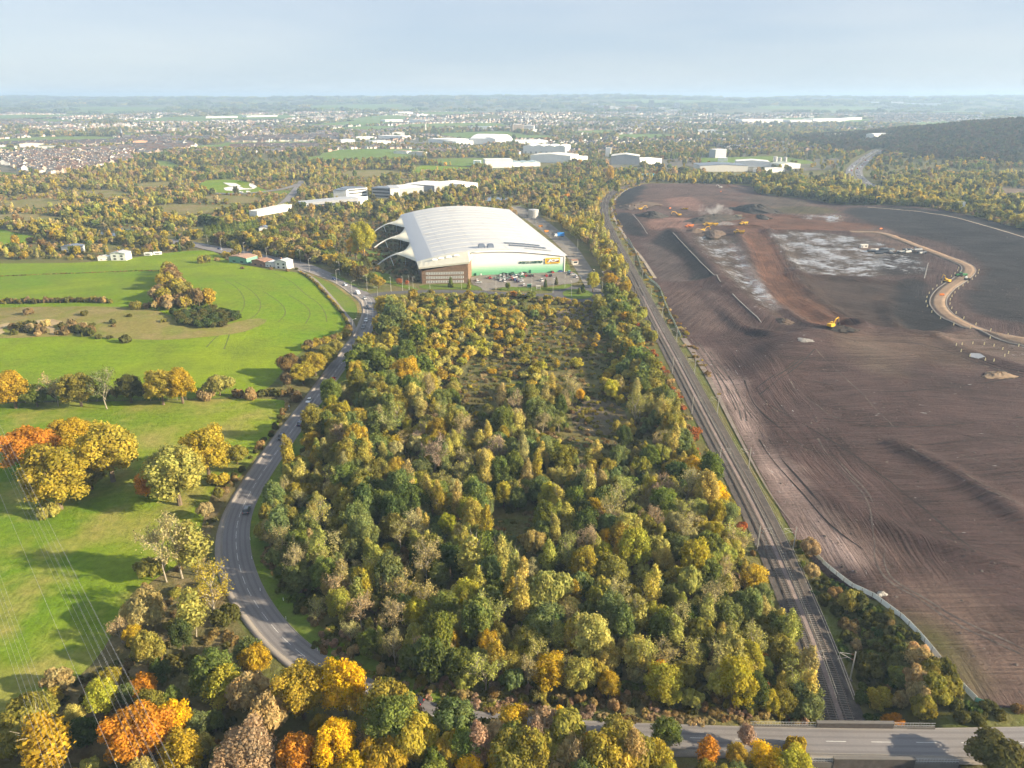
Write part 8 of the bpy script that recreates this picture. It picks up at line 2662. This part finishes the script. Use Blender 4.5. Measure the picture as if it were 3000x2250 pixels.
# ------------------------------------------------------------------ machines on the site
M_JYEL = plain('machine yellow', (0.72, 0.42, 0.02), 0.5, var=.1)
M_TRACKS = plain('track black', (0.035, 0.032, 0.03), 0.9)
M_JGREEN = plain('tractor green', (0.04, 0.20, 0.06), 0.5)
M_ORANGE = plain('machine orange', (0.75, 0.20, 0.03), 0.5)


def excavator(S, ang, label, paint, sc=1.0, reach=1.0):
    p = P(*S)
    t = thing('excavator', label, 'excavator', (*p, hz(*p) + .15), R(ang))
    t.scale = (sc, sc, sc)
    for sy in (-1, 1):
        MB().side([(-.35, .25), (.35, .25), (.35, .8), (-.35, .8)], -1, 1)
        b = MB()
        pr = [(-2.1, .35), (-1.7, .05), (1.7, .05), (2.1, .35), (2.1, .65), (1.7, .95), (-1.7, .95), (-2.1, .65)]
        n = 8
        vs = [(q[0], sy * 1.3 - .35, q[1]) for q in pr] + [(q[0], sy * 1.3 + .35, q[1]) for q in pr]
        b.add(vs, [tuple(range(n - 1, -1, -1)), tuple(range(n, 2 * n))] + [(i, (i + 1) % n, n + (i + 1) % n, n + i) for i in range(n)]).build('track', M_TRACKS, t)
    MB().tube([(0, 0, .7), (0, 0, 1.15)], .8, 12).build('turntable', M_TRACKS, t)
    MB().box((-1.0, 0, 1.12), (3.6, 2.7, 1.25), top=.94).box((-2.2, 0, 1.3), (1.2, 2.6, 1.2)).build('house', paint, t)
    cb = MB().box((.55, .75, 1.14), (1.5, 1.1, 1.9), top=.88).build('cab', paint, t)
    MB().box((.62, .75, 1.9), (1.46, 1.14, .85), top=.93).build('window', M_CGLASS, cb)
    k = reach
    bm1 = MB().tube([(.6, -.2, 1.7), (2.4 * k, -.2, 4.4), (4.7 * k, -.2, 4.9)], [.28, .34, .24], 4).build('boom', paint, t)
    MB().tube([(.9, -.2, 1.6), (2.3 * k, -.2, 3.6)], .11, 6).build('ram', M_STEEL, bm1)
    ar = MB().tube([(4.3 * k, -.2, 5.3), (4.8 * k, -.2, 4.8), (5.6 * k, -.2, 2.0)], [.2, .24, .15], 4).build('arm', paint, t)
    bk = [(5.7 * k, 2.2), (6.1 * k, 1.3), (5.5 * k, .6), (4.7 * k, .7), (5.2 * k, 1.6)]
    b = MB(); n = 5
    vs = [(q[0], -.8, q[1]) for q in bk] + [(q[0], .4, q[1]) for q in bk]
    b.add(vs, [tuple(range(n)), tuple(range(2 * n - 1, n - 1, -1))] + [(i, n + i, n + (i + 1) % n, (i + 1) % n) for i in range(n)]).build('bucket', M_TRACKS, t)


def dumper(S, ang, label, paint, sc=1.0):
    p = P(*S)
    t = thing('dump_truck', label, 'dump truck', (*p, hz(*p) + .15), R(ang))
    t.scale = (sc, sc, sc)
    MB().add([(-4.2, -1.3, 1.5), (.3, -1.3, 1.3), (.3, 1.3, 1.3), (-4.2, 1.3, 1.5), (-4.6, -1.5, 2.8), (.7, -1.5, 2.9), (.7, 1.5, 2.9), (-4.6, 1.5, 2.8)], [(0, 3, 2, 1), (0, 1, 5, 4), (1, 2, 6, 5), (2, 3, 7, 6), (3, 0, 4, 7)]).build('tipper_body', paint, t)
    MB().box((-1.9, 0, 2.3), (4.2, 2.4, .7), top=.7).build('load', plain('spoil', (.11, .085, .07), .95), t)
    cb = MB().box((1.7, 0, 1.2), (1.5, 1.9, 1.8), top=.88).build('cab', paint, t)
    MB().box((1.75, 0, 2.0), (1.5, 1.94, .7), top=.92).build('window', M_CGLASS, cb)
    MB().side([(-1.1, .9), (1.1, .9), (1.0, 1.9), (-1.0, 1.9)], 2.4, 4.1).build('bonnet', paint, t)
    MB().box((-.6, 0, .8), (7.5, 1.1, .5)).build('chassis', M_TRACKS, t)
    for x in (3.2, -1.4, -3.1):
        for sy in (-1, 1):
            w_ = MB().tube([(x, sy * 1.0, .8), (x, sy * 1.55, .8)], .8, 14).build('wheel', M_TYRE, t)
            MB().tube([(x, sy * 1.551, .8), (x, sy * 1.57, .8)], .4, 10).build('rim', paint, w_)


excavator(ZC(1215, 815)[0], 35, 'yellow excavator with raised arm at the foot of the red haul track', M_JYEL, 1.0)
excavator(RD(125, 248)[0], 10, 'yellow excavator on the far left by the railway curve', M_JYEL, 1.05, 1.2)
excavator(RD(610, 325)[0], 185, 'yellow excavator reaching left beside the dark heap', M_JYEL, 1.0, 1.5)
excavator(RD(930, 530)[0], 15, 'yellow excavator working above the puddled strip', M_JYEL, 1.05, 1.2)
excavator(ZC(1808, 580)[0], 110, 'yellow excavator beside the right haul road', M_JYEL, .95, .8)
excavator(ZC(1190, 158)[0], 150, 'pale grey excavator at the far edge of the site', M_OFFWHITE, 1.0)
excavator(ZC(635, 92)[0], 150, 'white excavator at the back of the site', M_OFFWHITE, 1.0)
dumper(RD(1390, 550)[0], 175, 'yellow dump truck beside the red haul track', M_JYEL, 1.1)
dumper(RD(1060, 450)[0], 185, 'yellow dump truck below the steaming heap, right of the pair', M_JYEL, 1.0)
dumper(RD(985, 448)[0], 185, 'yellow dump truck below the steaming heap, left of the pair', M_JYEL, 1.1)
dumper(RD(1450, 435)[0], 200, 'yellow dumper on the red cross track', M_JYEL, 1.0)
dumper(RD(1370, 345)[0], 190, 'muddy dump truck beside the steam', plain('muddy paint', (.22, .19, .14), .9), 1.1)
dumper(RD(745, 470)[0], 200, 'orange and white dumper on the pink graded pad', M_ORANGE, 1.0)
dumper(RD(690, 245)[0], 160, 'small yellow dumper near the upper pink pad', M_JYEL, .8)
p = P(*ZC(1875, 552)[0])
tr = thing('tractor', 'green tractor parked on the right haul road', 'tractor', (*p, hz(*p) + .5), R(190))
tr.scale = (1.1,) * 3
MB().box((1.2, 0, .9), (2.2, 1.0, .9), top=.9).build('bonnet', M_JGREEN, tr)
cb = MB().box((-.6, 0, .8), (1.6, 1.6, 1.9), top=.9).build('cab', M_JGREEN, tr)
MB().box((-.6, 0, 1.6), (1.64, 1.64, .85), top=.95).build('window', M_CGLASS, cb)
MB().box((-3.4, 0, .6), (3.4, 1.8, 1.2)).build('trailer', M_JGREEN, tr)
for x, r_ in ((-.8, .85), (1.8, .5), (-3.6, .55)):
    for sy in (-1, 1):
        MB().tube([(x, sy * .75, r_), (x, sy * 1.15, r_)], r_, 14).build('wheel', M_TYRE, tr)


def heap(S, w, d, hgt, label, mat, ang=0, seed=0):
    p = P(*S)
    g = np.random.default_rng(seed)
    n, m = 22, 8
    vs = []
    for j in range(m):
        r = j / (m - 1)
        for i in range(n):
            a = i * 2 * math.pi / n
            k = 1 + .18 * math.sin(3 * a + seed) + .1 * g.normal() * (r > .2)
            z = hgt * max(0, 1 - r ** 1.15) * (1 + .12 * g.normal() * (0 < r < 1)) - .3 * (r == 1)
            vs.append((math.cos(a) * w / 2 * r * k, math.sin(a) * d / 2 * r * k, z))
    fs = [(j * n + i, (j + 1) * n + i, (j + 1) * n + (i + 1) % n, j * n + (i + 1) % n) for j in range(m - 1) for i in range(n)]
    o = MB().add(vs, fs).build('spoil_heap', mat, None, (*p, hz(*p) + .1), R(ang))
    tag(o, label, 'heap')


M_SPOIL = ground_mat('dark spoil', ((0.045, 0.042, 0.04), (0.06, 0.052, 0.046), (0.08, 0.066, 0.055)), (0.05, 0.3, 1.2), 1.0, 1.5, 0.4)
M_SPOIL2 = ground_mat('brown spoil', ((0.13, 0.095, 0.075), (0.16, 0.115, 0.085), (0.10, 0.08, 0.065)), (0.05, 0.3, 1.2), 1.0, 1.5, 0.4)
M_STONE = ground_mat('pale stone', ((0.34, 0.32, 0.29), (0.28, 0.26, 0.24), (0.38, 0.36, 0.33)), (0.1, 0.4, 1.5), 1.0, 1.5, 0.3)
for S, w, d, hh, lab, m_, sd_ in ((RD(270, 330)[0], 34, 40, 6, 'black spoil heap beside the reaching excavator', M_SPOIL, 1), (RD(1060, 375)[0], 80, 26, 6, 'dark steaming heap in the middle of the site', M_SPOIL, 2), (RD(1620, 260)[0], 38, 60, 8, 'tall dark heap at the back of the site', M_SPOIL, 3),
                                  (RD(820, 535)[0], 40, 20, 3.5, 'low dark heap left of the excavator', M_SPOIL2, 4), (RD(1080, 550)[0], 44, 18, 2.5, 'low brown heap right of the excavator', M_SPOIL2, 5), (RD(20, 210)[0], 40, 34, 4, 'rubble heap at the railway curve', M_SPOIL2, 6),
                                  (RD(1690, 345)[0], 30, 16, 3, 'small dark heap on the cross track', M_SPOIL, 7), (ZC(965, 785)[0], 14, 9, 2.2, 'brown and white rubble heap left of the near excavator', M_SPOIL2, 8), (ZC(960, 790)[0], 5, 3.5, 1.2, 'small white rubble pile by the near excavator', M_STONE, 9),
                                  (ZC(1072, 878)[0], 8, 6, .8, 'flat pale stone pile at the track crossing', M_STONE, 10), (ZC(1265, 822)[0], 16, 9, 2.0, 'dark earth pile under the excavator bucket', M_SPOIL, 11), (ZC(2080, 1065)[0], 16, 9, 2.2, 'tan earth pile at the right of the site', plain('tan earth', (.24, .17, .11), .95), 12),
                                  (Z5(1040, 985)[0], 3.2, 2.2, .9, 'small white pile beside the barrier fence', M_STONE, 13), (ZC(240, 175)[0], 50, 36, 3, 'broken rubble mounds at the far left of the site', M_SPOIL2, 14), (RD(1500, 235)[0], 16, 10, 2, 'white stone pile beside the tall dark heap', M_STONE, 15)):
    heap(S, w, d, hh, lab, m_, 15 * sd_, sd_)
# stacked drainage pipes
g = np.random.default_rng(5)
M_PIPE = plain('dark plastic pipe', (0.06, 0.07, 0.09), 0.5, var=.3)
M_PIPEW = plain('concrete pipe', (0.40, 0.39, 0.37), 0.8)
pc_ = P(*ZC(1545, 420)[0])
for k in range(26):
    a = g.uniform(-.4, .4) + (1.2 if k % 4 == 0 else 0)
    x, y = pc_[0] + g.uniform(-20, 22), pc_[1] + g.uniform(-11, 11)
    z = hz(x, y) + .2 + .9
    dx, dy = math.cos(a) * 3.2, math.sin(a) * 3.2
    r_ = .9
    b = MB().tube([(-dx, -dy, 0), (dx, dy, 0)], r_, 10, cap=False)
    b.tube([(dx, dy, 0), (-dx, -dy, 0)], r_ * .82, 10, cap=False)
    o = b.build('drainage_pipe', M_PIPE if k % 3 else M_PIPEW, None, (x, y, z))
    tag(o, '%s drainage pipe in the stack on the puddled ground' % ('dark plastic' if k % 3 else 'pale concrete'), 'pipe', 'drainage pipes stacked on the puddled ground')
p = P(*ZC(1380, 400)[0])
t = thing('site_cabin', 'white site cabin by the stacked pipes', 'cabin', (*p, hz(*p) + .15), R(5))
MB().box((0, 0, 0), (6, 2.8, 2.7)).build('body', M_OFFWHITE, t)
MB().box((0, 0, 2.7), (6.2, 3, .15)).build('roof', M_OFFWHITE, t)
MB().box((1.2, -1.44, 1.1), (1.6, .1, .9)).build('window', M_DARKGLASS, t)
MB().box((-1.8, -1.44, 0), (.9, .1, 2)).build('door', M_GREYWALL, t)
# barrier posts along the haul road, survey stakes round the basin
stake = MB().box((0, 0, -.2), (.35, .35, 1.5), top=.7).mesh('barrier_post', plain('yellow white post', (.72, .64, .38), .7))
ht_ = tangents(hr_c); hn_ = np.c_[-ht_[:, 1], ht_[:, 0]]
for i in range(int(len(hr_c) * .45), len(hr_c) - 4, 3):
    for sg in (-6.5, 6.5):
        q = hr_c[i] + hn_[i] * sg
        o = obj('barrier_post', stake, None, (*q, hz(*q) + .15))
        tag(o, 'pale barrier post beside the right haul road, %s row' % ('inner' if sg > 0 else 'outer'), 'post', 'barrier posts along the haul road')
for S in ZC(1860, 908, 1890, 905, 1945, 900, 2005, 903, 2055, 912, 2100, 930, 2130, 950, 2110, 965, 2055, 990, 2010, 985, 1930, 965, 1885, 940):
    q = P(*S)
    o = obj('survey_stake', stake, None, (*q, hz(*q) + .15))
    tag(o, 'pale stake in the ring around the settling pool', 'post', 'stakes round the settling pool')
M_MILKSKY = plain('sky-bright milky water', (.42, .41, .40), .08, var=.08, spec=.8)  # milky base colour also carries the brightness of reflected sky
sheet('settling_pool', smooth(Ps(ZC(1925, 950, 1950, 945, 1990, 952, 2015, 968, 2000, 980, 1950, 975, 1928, 965)), 2, True), 0.25, M_MILKSKY, 4, label='sky-bright milky settling pool on the right of the site')
# cones, barriers and small boxes on the site
for k, (S, m_) in enumerate([(ZC(1785, 650)[0], M_ORANGE), (ZC(1470, 306)[0], M_ORANGE), (RD(500, 232)[0], M_ORANGE), (ZC(640, 112)[0], M_ORANGE)]):
    p = P(*S)
    t = thing('site_barrier', ('orange barrier on the bend of the right haul road', 'orange barrier at the start of the right haul road', 'orange bin by the reaching excavator', 'red orange bin at the back of the site')[k], 'barrier', (*p, hz(*p) + .5), R(20 * k))
    MB().box((0, 0, .1), (3.2, .5, 1.1), top=.8).build('board', m_, t)
    for sx in (-1, 1):
        MB().box((sx * 1.2, 0, -.3), (.5, 1.2, .4)).build('foot', M_TRACKS, t)
t = thing('site_dumper', 'pale machine working at the end of the right haul road', 'machine', (*P(*ZC(1915, 570)[0]), hz(*P(*ZC(1915, 570)[0])) + .2))
MB().box((0, 0, .5), (3.4, 1.8, 1.2)).build('body', M_TRACKS, t)
for x in (-1.1, 1.1):
    for sy in (-1, 1):
        MB().tube([(x, sy * .7, .5), (x, sy * 1.05, .5)], .5, 12).build('wheel', M_TYRE, t)
MB().box((-.8, 0, 1.7), (1.2, 1.3, 1.0)).build('cab', M_WHITE, t)

# blue footbridge over the railway at the curve, tall conifer hedges
p = P(*ZM(1962, 610)[0], fn=hb0)
t = thing('footbridge', 'blue girder bridge over the railway at the far curve', 'bridge', (*p, float(hb0(*p))), R(8))
M_BLUE = plain('bridge blue', (.07, .35, .52), .6)
for y in (-2, 2):
    MB().box((0, y, 5.5), (34, .3, 3.0)).build('girder', M_BLUE, t)
MB().box((0, 0, 5.0), (34, 4, .5)).build('deck', M_STEEL, t)
for sx in (-15, 15):
    MB().box((sx, 0, -1), (3, 4, 6)).build('pier', M_BRICK, t)
for S, n_ in CYP:
    a, b = P(*S[0], fn=hb0), P(*S[1], fn=hb0)
    for k in range(n_):
        q = a + (b - a) * k / (n_ - 1)
        put(q[0], q[1], 'conifer', 'green' if k % 3 else 'deep green', 6.0, 12 + rng.normal(), 'cypress')

# ------------------------------------------------------------------ power lines across the lower left
M_WIRE = plain('aluminium conductor', (0.36, 0.35, 0.34), 0.45, metal=.3)


def wires(S0, S1, n, gap, zz, label, rad=.016):
    a, b = P0(*S0, zz), P0(*S1, zz)
    d = (b - a) / np.linalg.norm(b - a); nrm = np.array((-d[1], d[0]))
    a2, b2 = a - d * 160, b + d * 60
    for k in range(n):
        off = nrm * ((k - (n - 1) / 2) * gap)
        z = zz + (k % 3) * 1.6
        pts = [(*(a2 + (b2 - a2) * t + off), z + 2.5 * (2 * t - 1) ** 2 - 1) for t in np.linspace(0, 1, 13)]
        tag(MB().tube(pts, rad, 4).build('power_line', M_WIRE), label % ordn[k] if '%s' in label else label, 'power line', 'overhead power lines across the pasture')


wires((0, 1290), (430, 2180), 7, .62, 26, 'thin power line of the long bundle over the pasture, %s of seven')
wires((0, 1760), (105, 2060), 5, .7, 26, 'thin power line of the corner bundle, %s of five')
wires((190, 1890), (340, 2240), 1, 1, 24, 'single thin power line between the two bundles', .024)

# ------------------------------------------------------------------ steam
def steam():
    p = P(*RD(1060, 330)[0])
    z = hz(*p)
    g = np.random.default_rng(3)
    b = MB()
    n, m = 20, 12
    vs = [(34 * math.sin(math.pi * (j + .5) / m) * math.cos(2 * math.pi * i / n), 17 * math.sin(math.pi * (j + .5) / m) * math.sin(2 * math.pi * i / n), max(.2, 7 + 13 * math.cos(math.pi * (j + .5) / m))) for j in range(m) for i in range(n)]
    b.add(vs, [(j * n + i, (j + 1) * n + i, (j + 1) * n + (i + 1) % n, j * n + (i + 1) % n) for j in range(m - 1) for i in range(n)] + [tuple(range(n)), tuple(range(m * n - 1, (m - 1) * n - 1, -1))])
    m = bpy.data.materials.new('steam'); m.use_nodes = True
    nt = m.node_tree; nt.nodes.remove(nt.nodes['Principled BSDF'])
    pv = node(nt, 'ShaderNodeVolumePrincipled', {'Color': (.95, .95, .95), 'Density': .05})
    tc = node(nt, 'ShaderNodeTexCoord')
    ce = node(nt, 'ShaderNodeVectorMath', {0: tc.outputs['Generated'], 1: (.5, .5, .35)}, operation='SUBTRACT')
    ln = node(nt, 'ShaderNodeVectorMath', {0: ce.outputs[0]}, operation='LENGTH')
    nz = noise(nt, .13, 5, pos(nt), lo=.3, hi=.75)
    mu = node(nt, 'ShaderNodeMath', {0: ln.outputs['Value'], 1: -1.9, 2: nz}, operation='MULTIPLY_ADD')
    mu = node(nt, 'ShaderNodeMath', {0: mu.outputs[0], 1: .12}, operation='MULTIPLY', use_clamp=True)
    nt.links.new(mu.outputs[0], pv.inputs['Density'])
    nt.links.new(pv.outputs[0], nt.nodes['Material Output'].inputs['Volume'])
    o = b.build('steam', m, None, (*p, z))
    tag(o, 'white steam drifting off the dark heap', kind='stuff')


steam()
# ------------------------------------------------------------------ plant everything, then the air
ROWS = plant() + far_scatter()
woodland(ROWS)


def haze():
    m = bpy.data.materials.new('haze'); m.use_nodes = True
    nt = m.node_tree; nt.nodes.remove(nt.nodes['Principled BSDF'])
    pv = node(nt, 'ShaderNodeVolumePrincipled', {'Color': (0.52, 0.73, 1.0), 'Density': HAZE_DENSITY, 'Anisotropy': 0.1})
    nt.links.new(pv.outputs[0], nt.nodes['Material Output'].inputs['Volume'])
    b = MB()
    x, y0, y1, z0, z1 = 9700, -260, 13700, -14, 190
    b.add([(-x, y0, z0), (x, y0, z0), (x, y1, z0), (-x, y1, z0), (-x, y0, z1), (x, y0, z1), (x, y1, z1), (-x, y1, z1)],
          [(0, 3, 2, 1), (4, 5, 6, 7), (0, 1, 5, 4), (1, 2, 6, 5), (2, 3, 7, 6), (3, 0, 4, 7)])
    o = b.build('haze', m)
    tag(o, 'pale autumn haze over the whole land', kind='stuff')


haze()
